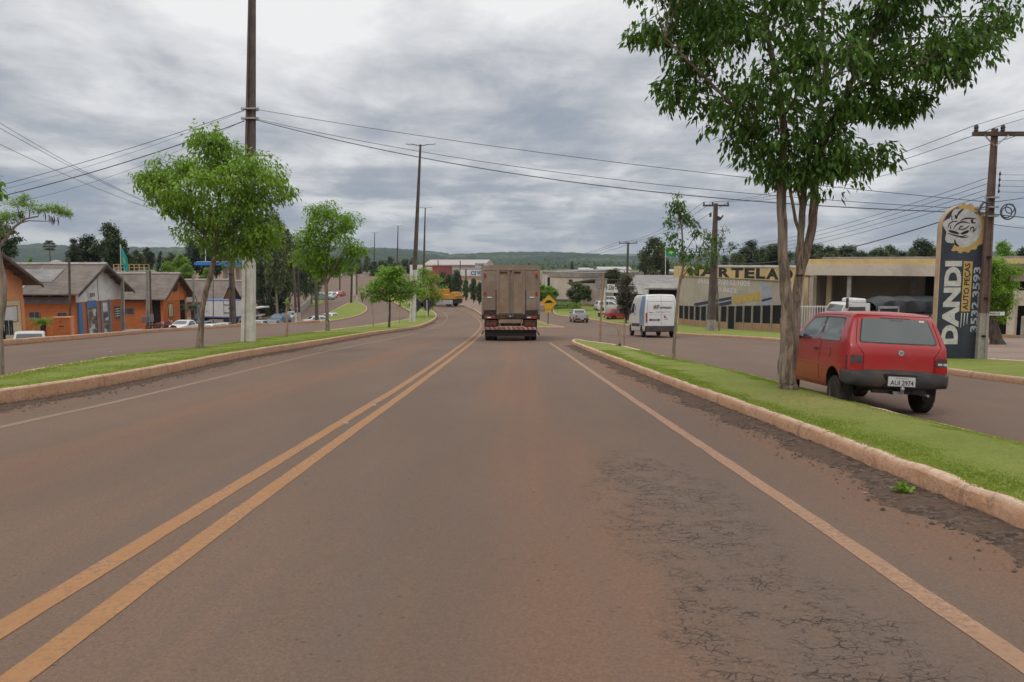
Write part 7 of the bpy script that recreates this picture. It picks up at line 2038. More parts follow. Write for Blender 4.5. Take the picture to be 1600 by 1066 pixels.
def proto(name, kind, seed):
    """unit tree, about 10 m tall, at the origin"""
    th = thing(name, None, None, (0, 0, 0))
    if kind == 'round':
        env_ = Env([(1.8, -1.5, 1.5), (3.5, -3.2, 3.0), (5.5, -3.6, 3.8), (7.5, -3.0, 2.8), (9.2, -1.6, 1.8), (10, -.5, .5)], 0, 1)
        grow(th, [([(0, 0, 0), (0.1, 0, 3), (0, .1, 7)], [.28, .2, .08])], env_, 26, 42, 4, 0.62, 0.36, LEAF_FAR, BARKD, seed=seed, droop=0.4, cr=0.16, twig=.02, limb=.08, flat=.7, spread=.25, surf=.45)
    elif kind == 'eucalypt':
        env_ = Env([(3.5, -1.0, 1.0), (5.5, -2.0, 2.2), (7.5, -2.3, 2.0), (9.2, -1.6, 1.4), (10.6, -.7, .6)], 0, 1)
        grow(th, [([(0, 0, 0), (0.1, 0, 3), (-.1, .1, 6), (.1, 0, 9.5)], [.22, .17, .12, .05])], env_, 20, 36, 4, 0.5, 0.22, LEAF_OL, BARKL, seed=seed, droop=0.8, cr=0.2, twig=.02, limb=.06, flat=.8, spread=.25, surf=.4)
    elif kind == 'conifer':
        env_ = Env([(1.0, -2.6, 2.6), (3.5, -2.2, 2.2), (6.5, -1.4, 1.4), (9.2, -.6, .6), (10.2, -.1, .1)], 0, 1)
        grow(th, [([(0, 0, 0), (0, 0, 5), (0, 0, 10)], [.25, .15, .03])], env_, 30, 34, 4, 0.5, 0.2, LEAF_CON, BARKD, seed=seed, droop=0.3, cr=0.13, twig=.02, limb=.05, flat=.5, spread=.2, surf=.5)
    elif kind == 'araucaria':
        ex_ = []
        for z, r_ in ((6.8, 1.5), (8.0, 2.0), (9.2, 1.7), (10.1, 1.0)):
            for q in range(9): ex_.append(((r_ * math.cos(q * .7 + z), r_ * math.sin(q * .7 + z), z + .15), .42))
        grow(th, [([(0, 0, 0), (0, 0, 5), (0, 0, 10)], [.24, .18, .05])], Env([(9.6, -.4, .4), (10.3, -.2, .2)], 0, 1), 3, 26, 4, 0.34, 0.14, LEAF_CON, BARKD, seed=seed, droop=-0.2, cr=0.4, twig=.02, limb=.05, flat=.4, spread=.15, extra=ex_)
    elif kind == 'column':
        env_ = Env([(0.6, -1.0, 1.0), (3, -1.3, 1.3), (6.5, -1.2, 1.2), (9.2, -.7, .7), (10, -.2, .2)], 0, 1)
        grow(th, [([(0, 0, 0), (0, 0, 5), (0, 0, 9)], [.2, .12, .03])], env_, 26, 38, 4, 0.4, 0.15, LEAF_CON, BARKD, seed=seed, droop=-0.5, cr=0.26, twig=.02, limb=.04, flat=1.3, spread=.15, surf=.5)
    elif kind == 'bush':
        env_ = Env([(0.2, -3.5, 3.5), (3.5, -4.6, 4.6), (7, -3.8, 3.8), (9.6, -1.5, 1.5)], 0, 1)
        grow(th, [([(0, 0, 0), (0, 0, 4)], [.3, .1])], env_, 26, 44, 4, 0.8, 0.45, LEAF_FAR, BARKD, seed=seed, droop=0.3, cr=0.17, twig=.02, limb=.08, flat=.8, spread=.3, surf=.45, crown_name='foliage', trunk_name='stem')
    return th
PROTO = {}
GEN = []
def far_tree(kind, px, pytop, pybase, d, label, leaf=None, wide=1.0, name=None, group=None, seed=0, cat=None):
    """tree whose top and foot are seen at the given rows"""
    key = (kind, leaf.name if leaf else '', seed)
    nm = name or {'round': 'broadleaf_tree', 'eucalypt': 'eucalyptus_tree', 'conifer': 'conifer_tree', 'araucaria': 'araucaria_tree', 'column': 'cypress_tree', 'bush': 'bush'}[kind]
    if key not in PROTO:
        t = proto(nm, kind, 60 + seed)
        if leaf:
            for c in t.children:
                if c.name.startswith(('crown', 'foliage')): c.data.materials[0] = leaf
        PROTO[key] = t
    else:
        t = copy_tree(PROTO[key])
    t.name = nm
    top, base = W(px, pytop, d), W(px, pybase, d)
    s = (top.z - base.z) / 10.2
    t.location = base; t.scale = (s * wide, s * wide, s)
    t.rotation_euler = (0, 0, rnd.uniform(0, 6.28))
    for k in ('group',):
        if k in t: del t[k]
    tag(t, label, cat or ('bush' if kind == 'bush' else 'tree'), group)
    return t
far_tree('eucalypt', 12, 352, 425, 62, 'tall grey-green tree at the left edge behind the cream house', LEAF_FAR, 1.3)
far_tree('bush', 48, 404, 420, 80, 'light green shrub above the brick workshop roof', LEAF_MD, 1.0)
far_tree('araucaria', 79, 378, 416, 150, 'small araucaria standing alone behind the roof ridge', None, 1.0)
far_tree('conifer', 118, 369, 424, 118, 'dark layered pine, left of the pair behind the white gable', LEAF_CON, 1.2, seed=1)
far_tree('round', 140, 368, 428, 120, 'dark broad pine crown, middle of the group behind the white gable', LEAF_CON, 1.15, seed=1)
far_tree('round', 172, 350, 428, 112, 'tallest dark tree of the group behind the white gable, beside the green flag', LEAF_FAR, 0.95, seed=2)
far_tree('round', 190, 374, 430, 116, 'dark tree crown just left of the green flag', LEAF_FAR, 0.7, seed=2)
far_tree('eucalypt', 118, 384, 425, 110, 'dark low tree beneath the layered pine', LEAF_CON, 1.4, seed=2)
for i, (px, t_, b_, d, kd, wd, lf_) in enumerate(((215, 392, 425, 150, 'round', 1.0, LEAF_OL), (232, 388, 425, 155, 'round', .9, LEAF_FAR), (252, 390, 428, 150, 'conifer', .9, LEAF_FAR), (268, 396, 430, 140, 'round', 1.1, LEAF_OL), (284, 398, 434, 130, 'round', 1.1, LEAF_MD),
                                                  (300, 376, 432, 165, 'eucalypt', 1.2, LEAF_CON), (318, 374, 436, 160, 'round', 1.0, LEAF_CON), (338, 384, 436, 170, 'round', 1.0, LEAF_FAR), (262, 410, 436, 120, 'bush', 1.3, LEAF_MD), (292, 414, 440, 118, 'bush', 1.2, LEAF_MD), (325, 420, 445, 112, 'bush', 1.2, LEAF_MD), (205, 400, 425, 140, 'bush', 1.0, LEAF_OL))):
    far_tree(kd, px, t_, b_, d, ['round olive tree right of the green flag', 'darker round tree second to the right of the green flag', 'pointed dark tree behind the brick house ridge', 'olive tree crown left of the brick house gable tip', 'light green tree over the gable of the dish house',
                                 'tall dark eucalyptus left of the blue canopy', 'dark broad crown above the left end of the blue canopy', 'dark round tree behind the blue canopy and the tree trunk', 'light green shrub on the skyline of the brick house roof', 'light green shrub right of the dish gable',
                                 'light green shrub below the blue canopy', 'olive bush behind the yellow roof railing'][i], lf_, wd, seed=3)
for i, (px, t_, b_, d) in enumerate(((412, 388, 506, 105), (424, 380, 504, 108), (437, 384, 500, 112), (447, 392, 497, 116))):
    far_tree('column', px, t_, b_, d, ['tall dark cypress, first in the row beside the pink shop', 'tall dark cypress, second in the row from the pink shop', 'tall dark cypress, third in the row from the pink shop', 'tall dark cypress, last and farthest of the row'][i], None, 0.75 if i else .8, group='dark cypresses by the parking street', seed=4)
for i, (px, t_, b_, d, lf_, wd) in enumerate(((434, 345, 500, 100, LEAF_OL, .6), (450, 360, 497, 112, LEAF_OL, .7), (466, 385, 492, 122, LEAF_FAR, .8), (478, 392, 488, 130, LEAF_FAR, .8), (488, 395, 484, 138, LEAF_OL, .8), (498, 400, 480, 146, LEAF_FAR, .8), (400, 400, 500, 112, LEAF_OL, .6))):
    far_tree('eucalypt', px, t_, b_, d, ['reddish-olive tree rising above the cypresses right of the tall lamp post', 'olive tree just left of the white-footed utility pole', 'dark tree trunk row, nearest to the white-footed utility pole', 'dark tree, second right of the white-footed utility pole', 'olive tree, third right of the white-footed utility pole',
                                           'dark tree at the far end of the trunk row', 'sparse olive tree above the pink shop'][i], lf_, wd, seed=5 + i % 2)
w0, w1 = G(466, 502), G(486, 487)
i = 0
FARL = ['dense far tree behind the second street tree', 'far tree above the parked cars', 'far tree near the top of the street', 'far round tree behind the lamp posts', 'far tree left of the white building', 'far crown at the street end']
spots = [(470, 398, 432, 210), (490, 396, 430, 250), (520, 402, 431, 330), (535, 404, 432, 340), (548, 400, 432, 300), (560, 404, 433, 340), (573, 402, 434, 330), (585, 408, 436, 300), (598, 406, 436, 330), (610, 404, 438, 340), (622, 408, 436, 330), (634, 405, 436, 350), (646, 404, 434, 340)]
for (px, t_, b_, d) in spots:
    far_tree('round' if i % 3 else 'eucalypt', px, t_, b_, d, 'dark far tree in the belt behind the lamp posts, by %s' % ['the second street tree', 'the parked estate', 'the cream car', 'the pale blue-white car', 'the two utility poles', 'the motorbike rider', 'the white far car', 'the pale grey far car', 'the spreading tree edge', 'the low spreading tree', 'the fourth street lamp', 'the white-footed lamp', 'the white two-storey building'][i],
             LEAF_FAR if i % 2 else LEAF_OL, 1.25, seed=7 + i % 2)
    i += 1
for i, (px, t_, b_, d, lf_, wd) in enumerate(((692, 424, 470, 150, LEAF_FAR, .55), (703, 428, 468, 150, LEAF_FAR, .6), (714, 421, 470, 146, LEAF_FAR, .55), (728, 436, 470, 128, LEAF_OL, .55), (740, 434, 474, 122, LEAF_FAR, .5), (750, 440, 478, 118, LEAF_FAR, .5))):
    far_tree('round', px, t_, b_, d, ['dark bush just right of the bright median tree', 'dark bushy tree behind the yellow tipper', 'tallest dark bushy tree right of the yellow tipper', 'olive bamboo-like bush below the white-fronted building', 'dark bush nearest the truck on its left', 'dark bush half hidden by the truck'][i], lf_, wd, seed=9, name='bushy_tree')
for i, (px, t_, b_, d, lf_, wd) in enumerate(((846, 445, 470, 120, LEAF_BR, 1.5), (860, 447, 470, 118, LEAF_MD, 1.3), (838, 442, 466, 130, LEAF_MD, .8), (842, 438, 452, 134, LEAF_FAR, .6), (903, 442, 470, 116, LEAF_OL, 1.6), (918, 446, 469, 116, LEAF_OL, .7))):
    far_tree('bush', px, t_, b_, d, ['bright green hedge bush behind the hump sign, left one', 'bright green hedge bush behind the hump sign, right one', 'green bush at the right edge of the truck', 'small dark shrub in the porch of the beige building', 'olive shrub with arching branches before the beige building', 'olive shrub under the carport roof edge'][i], lf_, wd, seed=10)
far_tree('conifer', 893.5, 407, 430, 260, 'dark conifer behind the beige building', None, 0.95, seed=1)
far_tree('conifer', 944, 410, 424, 380, 'small dark conifer on the far town skyline', None, 0.8, seed=1)
far_tree('bush', 958, 420, 446, 140, 'ochre-olive shrub behind the octagonal sign', LEAF_OL, 1.6, seed=10)
far_tree('bush', 938, 424, 436, 200, 'dark bush behind the pale roof edge', LEAF_FAR, 1.4, seed=10)
far_tree('round', 1021, 369, 435, 170, 'tall rounded tree behind the green flag', LEAF_OL, .9, seed=11)
far_tree('round', 1005, 400, 436, 175, 'lower dark tree left of the tall rounded tree', LEAF_FAR, .8, seed=11)
far_tree('round', 1038, 402, 436, 172, 'lower dark tree right of the tall rounded tree', LEAF_FAR, .8, seed=11)
xs_ = [(1150, 392), (1163, 386), (1175, 377), (1188, 382), (1200, 381), (1214, 384), (1250, 386), (1262, 380), (1276, 385), (1290, 383), (1303, 384), (1316, 387), (1330, 384), (1345, 388), (1362, 392), (1375, 388), (1392, 386), (1408, 388), (1422, 390), (1437, 376), (1450, 384), (1465, 388), (1135, 398)]
for i, (px, t_) in enumerate(xs_):
    far_tree('eucalypt' if i % 2 == 0 else 'round', px + rnd.uniform(-3, 3), t_ + rnd.uniform(-4, 5), 430, 128 + (i * 7) % 30, 'tree number %s from the left in the belt above the warehouse roofs' % ['two', 'three', 'four', 'five', 'six', 'seven', 'eight', 'nine', 'ten', 'eleven', 'twelve', 'thirteen', 'fourteen', 'fifteen', 'sixteen', 'seventeen', 'eighteen', 'nineteen', 'twenty', 'twenty-one', 'twenty-two', 'twenty-three', 'one'][i],
             LEAF_FAR if i % 3 else LEAF_OL, rnd.uniform(1.0, 1.7), group='tree belt above the warehouses', seed=12 + i % 2)
p = root(1566, 548, 36); D = 34
th = thing('street_tree', 'bushy light green tree with a thick dark trunk right of the pylon sign', 'tree', tuple(p))
T1 = path_px([(1560, 549), (1556, 530), (1551, 505), (1553, 480), (1560, 450)], [.38, .26, .22, .2, .15], D); T2 = path_px([(1580, 548), (1563, 535), (1556, 520)], [.10, .14, .15], D)
grow(th, [T1, T2], env_px([(495, 1535, 1575), (475, 1530, 1585), (455, 1528, 1592), (435, 1530, 1596), (418, 1535, 1588), (407, 1545, 1575)], D, .9), 44, 46, 5, 0.13, 0.05, LEAF_BR, BARKD, seed=71, droop=0.3, cr=0.16, twig=.008, limb=.04, flat=.8, spread=.06)
far_tree('round', 1566, 375, 440, 62, 'darker tree behind the bushy light green one at the right', LEAF_MD, .8, seed=14)
far_tree('round', 1596, 385, 440, 66, 'dark tree crown at the right frame edge', LEAF_FAR, .8, seed=14)
p = G(890, 484); th = thing('trimmed_hedge', 'low trimmed hedge on the lawn behind the silver pickup', 'hedge', tuple(p))
n = 1500; V0 = nrs.rand(n, 3) * [4.6, 1.4, 1.15] - [2.6, 0, 0]
V = leaf_arrays(V0, 3, 0.16, 0.09, 0.1, nrs, 0.05); np_mesh('foliage', V, quads(V), LEAF_BR, th)
mb = MB(); [mb.tube([(q, 0.7, -0.1), (q, 0.7, 0.9)], 0.03, 5) for q in np.arange(-2.3, 2, 0.5)]; mb.build('stems', BARKD, th)
def cycad(name, label, px, py, d, h, R_, n=26, leaf=None):
    p = W(px, py, d)
    th = thing(name, label, 'palm', tuple(p))
    mb = MB(); mb.tube([(0, 0, -0.5), (0, 0, h * 0.5), (0, 0, h)], [.2, .17, .19], 9); mb.build('trunk', BARKD, th)
    V = []
    for i in range(n):
        a = i * 2.4; up = 0.35 + 0.9 * (i / n)
        pts = []
        for k in range(9):
            t = k / 8; rr_ = R_ * t * math.cos(up * (1 - t * .6)); zz_ = h + R_ * (t * math.sin(up) - 0.55 * t * t)
            pts.append(np.array([rr_ * math.cos(a), rr_ * math.sin(a), zz_]))
        s = np.array([-math.sin(a), math.cos(a), 0])
        for k in range(1, 9):
            for sg in (-1, 1):
                b = pts[k - 1]; c = pts[k]; ln = R_ * 0.24 * (1 - abs(k / 8 - .45))
                tip = c + s * sg * ln + (c - b) * 0.6 - np.array([0, 0, ln * .15])
                V += [b, (b + c) / 2 + s * sg * .01, tip, c]
    V = np.array(V); np_mesh('fronds', V, quads(V), leaf or LEAF_MD, th)
cycad('cycad_palm', 'short cycad palm with arching fronds before the brick workshop', 68, 521, 54, 0.6, 1.35, 34)
cycad('palm_tree', 'dark green palm in the courtyard behind the white pickup', 302, 508, 80, 1.6, 1.7, 30, LEAF_FAR)
p = G(1410, 772)
th = thing('weed', 'small bright green weed growing at the foot of the right kerb', 'weed', tuple(p))
C = nrs.randn(26, 3) * [0.035, 0.03, 0.02] + [0, 0, 0.035]
V = leaf_arrays(C, 3, 0.045, 0.032, -0.25, nrs, 0.008); np_mesh('leaves', V, quads(V), LEAF_BR, th)
mb = MB(); [mb.tube([(0, 0, 0), tuple(c)], .002, 4) for c in C[::2]]; mb.build('stem', LEAF_MD, th)
for a, b, lab in ((1352, 772, 'dry curled leaf on the asphalt near the green weed'), (1404, 752, 'dry leaf at the kerb foot beside the green weed')):
    p = G(a, b); V = np.array([(-.03, 0, .004), (0, -.012, .012), (.035, 0, .006), (0, .012, .014)]); o = np_mesh('dry_leaf', V, np.array([[0, 1, 2, 3]]), mat('dry_leaf_brown', (0.32, 0.2, 0.14)), None); o.location = p; tag(o, lab, 'leaf')
def hills(name, prof, r0, r1, base, mt, seed, bump):
    """forested ridge: crest height follows (px, py) at range r1"""
    nr = np.random.RandomState(seed)
    xs = np.linspace(-900, 2500, 700); rs = np.concatenate([np.linspace(r0, r1, 34), np.linspace(r1, r1 * 1.25, 8)[1:]])
    cp = np.interp(xs, [a for a, b in prof], [b for a, b in prof])
    V = []
    for j, r_ in enumerate(rs):
        u = (xs - 800) / FPX
        zc = CAMH + r1 * (412 - cp) / FPX
        t = min(1, (r_ - r0) / (r1 - r0)); f = t * t * (3 - 2 * t)
        if r_ > r1: f = 1 - 0.3 * (r_ - r1) / (r1 * .25)
        wob = np.sin(xs * .021 + r_ * .004) * .5 + np.sin(xs * .053 - r_ * .007) * .3 + np.sin(xs * .009 + r_ * .0021) * .7
        z = base + (zc - base) * (f + 0.10 * wob * math.sin(math.pi * t) ** 2) + nr.rand(len(xs)) * bump * min(1, t * 3)
        V.append(np.stack([u * r_, np.full_like(xs, r_), z], -1))
    V = np.concatenate(V); nx = len(xs); ny = len(rs)
    i = (np.arange(ny - 1)[:, None] * nx + np.arange(nx - 1)[None, :]).ravel()
    F = np.stack([i, i + 1, i + 1 + nx, i + nx], -1)
    return tag(np_mesh(name, V, F, mt, None, False), kind='structure')
hm_, ht, hoc = newmat('forested_hill')
a_ = ht.noise(hoc, 0.05, 5, 0.75); b_ = ht.noise(hoc, 0.0035, 4, 0.5)
hc = ht.mix(ht.ramp(a_, 0.35, 0.65), (0.022, 0.042, 0.030), (0.045, 0.072, 0.042))
hc = ht.mix(ht.m('MULTIPLY', ht.ramp(b_, 0.56, 0.62), 0.55), hc, (0.12, 0.15, 0.065))
ht.n('ShaderNodeOutputMaterial', bsdf(ht, hc, 0.95, 0, 0.05, ht.n('ShaderNodeBump', Strength=1.0, Distance=6.0, Height=ht.noise(hoc, 0.05, 5, 0.7))))
HP = [(-900, 388), (-200, 386), (0, 389), (40, 387), (75, 384), (110, 388), (200, 390), (300, 391), (420, 388), (560, 390.5), (600, 391), (640, 393.5), (672, 396), (690, 397.5), (706, 400.5), (720, 400), (760, 398), (800, 397), (860, 397), (910, 399), (960, 402), (1010, 404.5), (1060, 405), (1150, 403), (1300, 399), (1600, 396), (2500, 394)]
hills('hills', HP, 700, 2300, -22, hm_, 3, 7)
HP2 = [(-900, 392), (500, 394), (700, 402), (900, 402), (940, 400), (970, 399), (1020, 400.5), (1070, 400), (1150, 401), (1400, 398), (2500, 396)]
hills('hills', HP2, 2600, 4800, 0, hm_, 4, 10)
nr = np.random.RandomState(5)
cc = []
for k in range(900):
    y = 430 + 700 * nr.rand(); px = -200 + 2000 * nr.rand()
    if nr.rand() < .25: px = 560 + 500 * nr.rand()
    x = (px - 800) / 1200 * y
    cc.append((x, y, float(PZ(y)) + 2.0 + 1.5 * nr.rand()))
cc = np.array(cc)
P = np.repeat(cc, 30, 0) + nr.randn(len(cc) * 30, 3) * [3.8, 3.8, 1.6]
V = leaf_arrays(P, 4, 1.0, 0.8, 0.2, nr, .8)
tag(np_mesh('far_wood', V, quads(V), LEAF_FAR, None), 'dark far woodland filling the valley below the hills', 'woodland', None, 'stuff')
def hpole(mb, p0, p1, w0, w1, d0, d1, slots=True, z0=0.0, z1=1.0):
    """double-T concrete pole between p0 and p1 (section z0..z1 of it); slots are recessed between flanges"""
    A = p0.lerp(p1, z0); B = p0.lerp(p1, z1)
    wa = w0 + (w1 - w0) * z0; wb = w0 + (w1 - w0) * z1; da = d0 + (d1 - d0) * z0; db = d0 + (d1 - d0) * z1
    def rect(P, x0, x1, y0, y1): return [P + Vector((x0, y0, 0)), P + Vector((x1, y0, 0)), P + Vector((x1, y1, 0)), P + Vector((x0, y1, 0))]
    def seg(fa, fb):
        vs = rect(A, *fa) + rect(B, *fb)
        mb.add(vs, [(0, 3, 2, 1), (4, 5, 6, 7), (0, 1, 5, 4), (1, 2, 6, 5), (2, 3, 7, 6), (3, 0, 4, 7)])
    fl = 0.27
    seg((-wa / 2, -wa / 2 + wa * fl, -da / 2, da / 2), (-wb / 2, -wb / 2 + wb * fl, -db / 2, db / 2))
    seg((wa / 2 - wa * fl, wa / 2, -da / 2, da / 2), (wb / 2 - wb * fl, wb / 2, -db / 2, db / 2))
    seg((-wa / 2 + wa * fl, wa / 2 - wa * fl, -da * .28, da * .28), (-wb / 2 + wb * fl, wb / 2 - wb * fl, -db * .28, db * .28))
def pole(name, label, cat, base, top, w0, w1, mt=DKCONC, foot=0.0, footmt=WHTCONC, group=None, d=None, bands=(), dk=0.8, h=0.0):
    """base pixel, top pixel; the base stands on the ground unless d is given"""
    b = G(*base, h=h) if d is None else root(base[0], base[1], d)
    t = W(top[0], top[1], b.y)
    th = thing(name, label, cat, tuple(b), None, group)
    b0 = Vector((0, 0, -0.3)); t0 = t - b
    mb = MB()
    if w0 > 0.2: hpole(mb, b0, t0, w0, w1, w0 * dk, w1 * dk, z0=foot)
    else: mb.tube([b0.lerp(t0, foot), t0], [w0 / 2 + (w1 - w0) / 2 * foot, w1 / 2], 10)
    mb.build('shaft', mt, th)
    if foot:
        mb = MB()
        if w0 > 0.2: hpole(mb, b0, t0, w0 * 1.01, w1 * 1.01, w0 * dk * 1.01, w1 * dk * 1.01, z1=foot)
        else: mb.tube([b0, b0.lerp(t0, foot)], [w0 / 2, w0 / 2 + (w1 - w0) / 2 * foot], 10)
        mb.build('painted_foot', footmt, th)
    for f0, f1, m_ in bands:
        mb = MB(); hpole(mb, b0, t0, w0 * 1.03, w1 * 1.03, w0 * .83, w1 * .83, z0=f0, z1=f1); mb.build('painted_band', m_, th)
    return th, b, t
def lamps(th, t0, s=1.0):
    mb = MB(); mb.tube([t0 + Vector((-1.0 * s, 0, 0.05)), t0 + Vector((0, 0, -0.15)), t0 + Vector((1.0 * s, 0, 0.05))], 0.045, 6); mb.build('bracket', DKSTEEL, th)
    for q in (-1, 1):
        mb = MB(); c = t0 + Vector((q * 1.25 * s, 0, 0.06)); mb.cbox(tuple(c), (0.75 * s, 0.28, 0.10), ry=-q * 0.12, taper=0.7); l = mb.build('lamp_head', STEEL, th)
        mb = MB(); c = c - Vector((0, 0, 0.07)); mb.cbox(tuple(c), (0.45 * s, 0.2, 0.03), ry=-q * 0.12); mb.build('lamp_glass', CLEARLENS, l)
LG = 'tall lamp posts along the medians'
th, b, t = pole('street_lamp', 'tallest lamp post with a thick whitewashed foot rising out of frame beside the full tree', 'lamp post', (387.5, 534.5), (395, -115), 0.50, 0.20, DKCONC, 0.235, WHTCONC, LG, h=0.24)
lamps(th, t - b)
PB, PT = b, t
mb = MB()
for py in (171, 186):
    q = W(392, py, b.y) - b; mb.cbox(tuple(q), (0.50, 0.44, 0.06)); mb.cbox(tuple(q + Vector((0.3, -0.1, 0))), (0.12, 0.05, 0.1)); mb.cbox(tuple(q + Vector((-0.3, -0.1, 0))), (0.12, 0.05, 0.1))
mb.build('wire_clamp', STEEL, th)
mb = MB(); q0 = W(398, 243, b.y) - b; mb.tube([q0, q0 + Vector((0.75, 0, 0))], 0.025, 5); mb.build('step_iron', STEEL, th)
th, b, t = pole('street_lamp', 'tall double-armed lamp post with a white foot on the tip of the left median', 'lamp post', (644, 503.5), (657, 226), 0.60, 0.20, DKCONC, 0.19, WHTCONC, LG, bands=((0.25, 0.31, WHTCONC),), h=0.24)
lamps(th, t - b)
th, b, t = pole('street_lamp', 'second farther lamp post just right of the one with the white foot', 'lamp post', (661, 462), (664.5, 324.5), 0.62, 0.22, DKCONC, 0, None, LG); lamps(th, t - b)
th, b, t = pole('street_lamp', 'third lamp post in the distance above the low spreading tree', 'lamp post', (620, 437), (622, 353), 0.62, 0.22, DKCONC, 0, None, LG); lamps(th, t - b)
th, b, t = pole('street_lamp', 'farthest and shortest visible lamp post, left of the spreading tree', 'lamp post', (584.5, 429), (585.5, 363.5), 0.5, 0.25, DKCONC, 0, None, LG); lamps(th, t - b)
pole('utility_pole', 'thin dark pole before the small windows of the brick workshop', 'utility pole', (109, 524), (108, 402), 0.17, 0.15, DKCONC, d=54.5)
pole('utility_pole', 'grey pole with a pale foot at the right corner of the white-gabled workshop', 'utility pole', (192, 520), (191, 428), 0.30, 0.2, CONC, 0.35, CONC, d=63)
th, b, t = pole('utility_pole', 'grey double pole carrying meter boxes before the dish house', 'utility pole', (231, 518), (230.5, 424), 0.22, 0.2, CONC, d=64)
pole('utility_pole', 'dark pole standing close behind the grey metered pole', 'utility pole', (235.5, 518), (234.5, 423), 0.16, 0.14, DKCONC, d=65)
mb = MB(); p = W(227, 500, 63.6) - b; mb.cbox(tuple(p), (0.5, 0.25, 0.5)); p = W(236, 497, 63.6) - b; mb.cbox(tuple(p), (0.35, 0.22, 0.6)); mb.build('meter_box', GREYP, th)
pole('utility_pole', 'slim grey pole at the right end of the dish house', 'utility pole', (303, 508), (302, 429), 0.24, 0.18, CONC, d=84)
pole('utility_pole', 'very thin pole in front of the third brick roof', 'utility pole', (333, 505), (333, 432), 0.10, 0.09, DKCONC, d=86)
th, b, t = pole('utility_pole', 'thick dark utility pole with a pale foot left of the whitewashed lamp post', 'utility pole', (364, 514), (360, 352), 0.62, 0.34, DKCONC, 0.09, CONC, d=80)
UP = t
mb = MB(); q = t - b; mb.box(q.x - 1.1, q.x + 1.1, -0.06, 0.06, q.z - 0.35, q.z - 0.2)
for k in (-1, -.3, .95): mb.tube([q + Vector((k, 0, -.2)), q + Vector((k, 0, 0.02))], 0.04, 6)
mb.build('cross_arm', WOOD, th)
for py in (428, 450, 482): mb = MB(); q = W(361, py, b.y) - b; mb.cbox(tuple(q), (0.5, 0.5, 0.08)); mb.build('clamp', DKSTEEL, th)
th, b, t = pole('utility_pole', 'utility pole with two white painted feet beside the pale silver car', 'utility pole', (463, 507), (458.5, 400), 0.28, 0.2, DKCONC, 0.24, WHTCONC, d=92)
pole('utility_pole', 'second leg of the white-footed utility pole', 'utility pole', (468, 507), (465, 400), 0.26, 0.2, DKCONC, 0.24, WHTCONC, d=92.5)
pole('utility_pole', 'dark mossy pole beside the white car nosing to the kerb', 'utility pole', (495, 499), (493.5, 424), 0.42, 0.3, mat('mossy_concrete', (0.11, 0.10, 0.075), 0.9), d=98)
pole('utility_pole', 'dark wooden pole at the back of the corner lawn', 'utility pole', (548.5, 474.5), (550, 420), 0.36, 0.26, WOOD)
pole('utility_pole', 'thin dark pole with a white foot by the motorbike rider', 'utility pole', (557.5, 473.5), (557.5, 412), 0.22, 0.16, WOOD, 0.24, WHTCONC)
pole('utility_pole', 'thin pole behind the red hatchback on the parking street', 'utility pole', (531, 453), (531, 424), 0.30, 0.25, WOOD, d=190)
pole('marker_post', 'white slender post above the corner lawn', 'post', (553, 442), (553.4, 420), 0.35, 0.3, WHTCONC, d=170)
pole('flag_mast', 'white mast behind the fuel canopy', 'mast', (321, 460), (321, 385), 0.18, 0.15, WHTCONC, d=152)
for px, t_, b_, d, lab in ((819, 414, 436, 150, None), (684.5, 407, 416, 236, 'small dark pole before the left half of the factory hall'), (719, 407.5, 424, 215, 'small dark pole before the right half of the factory hall'), (728, 420, 446, 150, 'thin dark pole in front of the white-fronted sign building')):
    if lab: pole('utility_pole', lab, 'utility pole', (px, b_), (px, t_), 0.3, 0.25, DKCONC, d=d)
th, b, t = pole('utility_pole', 'distant cross-armed utility pole left of the tall rounded tree', 'utility pole', (978.5, 480), (981.5, 378.5), 0.42, 0.26, DKCONC, d=112)
RA = t
def arm(th, q, w, n, y=-0.05, off=0.0):
    mb = MB(); mb.box(q.x - w / 2 + off, q.x + w / 2 + off, y - 0.06, y + 0.06, q.z - 0.22, q.z - 0.10); mb.build('cross_arm', WOOD, th)
    out = []
    for k in range(n):
        x = q.x + off - w / 2 + 0.08 + (w - 0.16) * ([0, .36, 1][k] if n == 3 else k / (n - 1))
        mb = MB(); mb.lathe([(0.03, 0), (0.07, 0.03), (0.05, 0.08), (0.07, 0.11), (0.05, 0.17), (0.03, 0.2)], 8, Matrix.Translation((x, y, q.z - 0.10))); mb.build('insulator', DKSTEEL, th)
        out.append(Vector((x, y, q.z + 0.1)) + Vector(th.location))
    return out
AA = arm(th, t - b, 2.6, 3)
th, b, t = pole('utility_pole', 'cross-armed utility pole with a pale foot in front of the painted hammer', 'utility pole', (1111, 522), (1118.5, 318), 0.62, 0.27, DKCONC, 0.13, CONC, d=58)
BB_ = arm(th, t - b, 1.95, 3)
mb = MB(); q = W(1116, 336, 58) - b; mb.cbox(tuple(q + Vector((-.28, 0, 0))), (0.12, 0.2, 0.3)); mb.cbox(tuple(q + Vector((.3, 0, -.25))), (0.28, 0.25, 0.28), ry=0.4); mb.cbox(tuple(q + Vector((.55, 0, -.2))), (0.1, 0.1, 0.4), ry=0.6); mb.build('pole_hardware', DKSTEEL, th)
mb = MB(); q = W(1105, 380, 57.6) - b
mb.tube([q + Vector((0.3 * math.cos(a), 0, 0.42 * math.sin(a))) for a in np.arange(0, 6.4, 0.35)], 0.03, 5); mb.build('cable_loop', WIRE, th)
UM = W(1114, 392, 57.8)
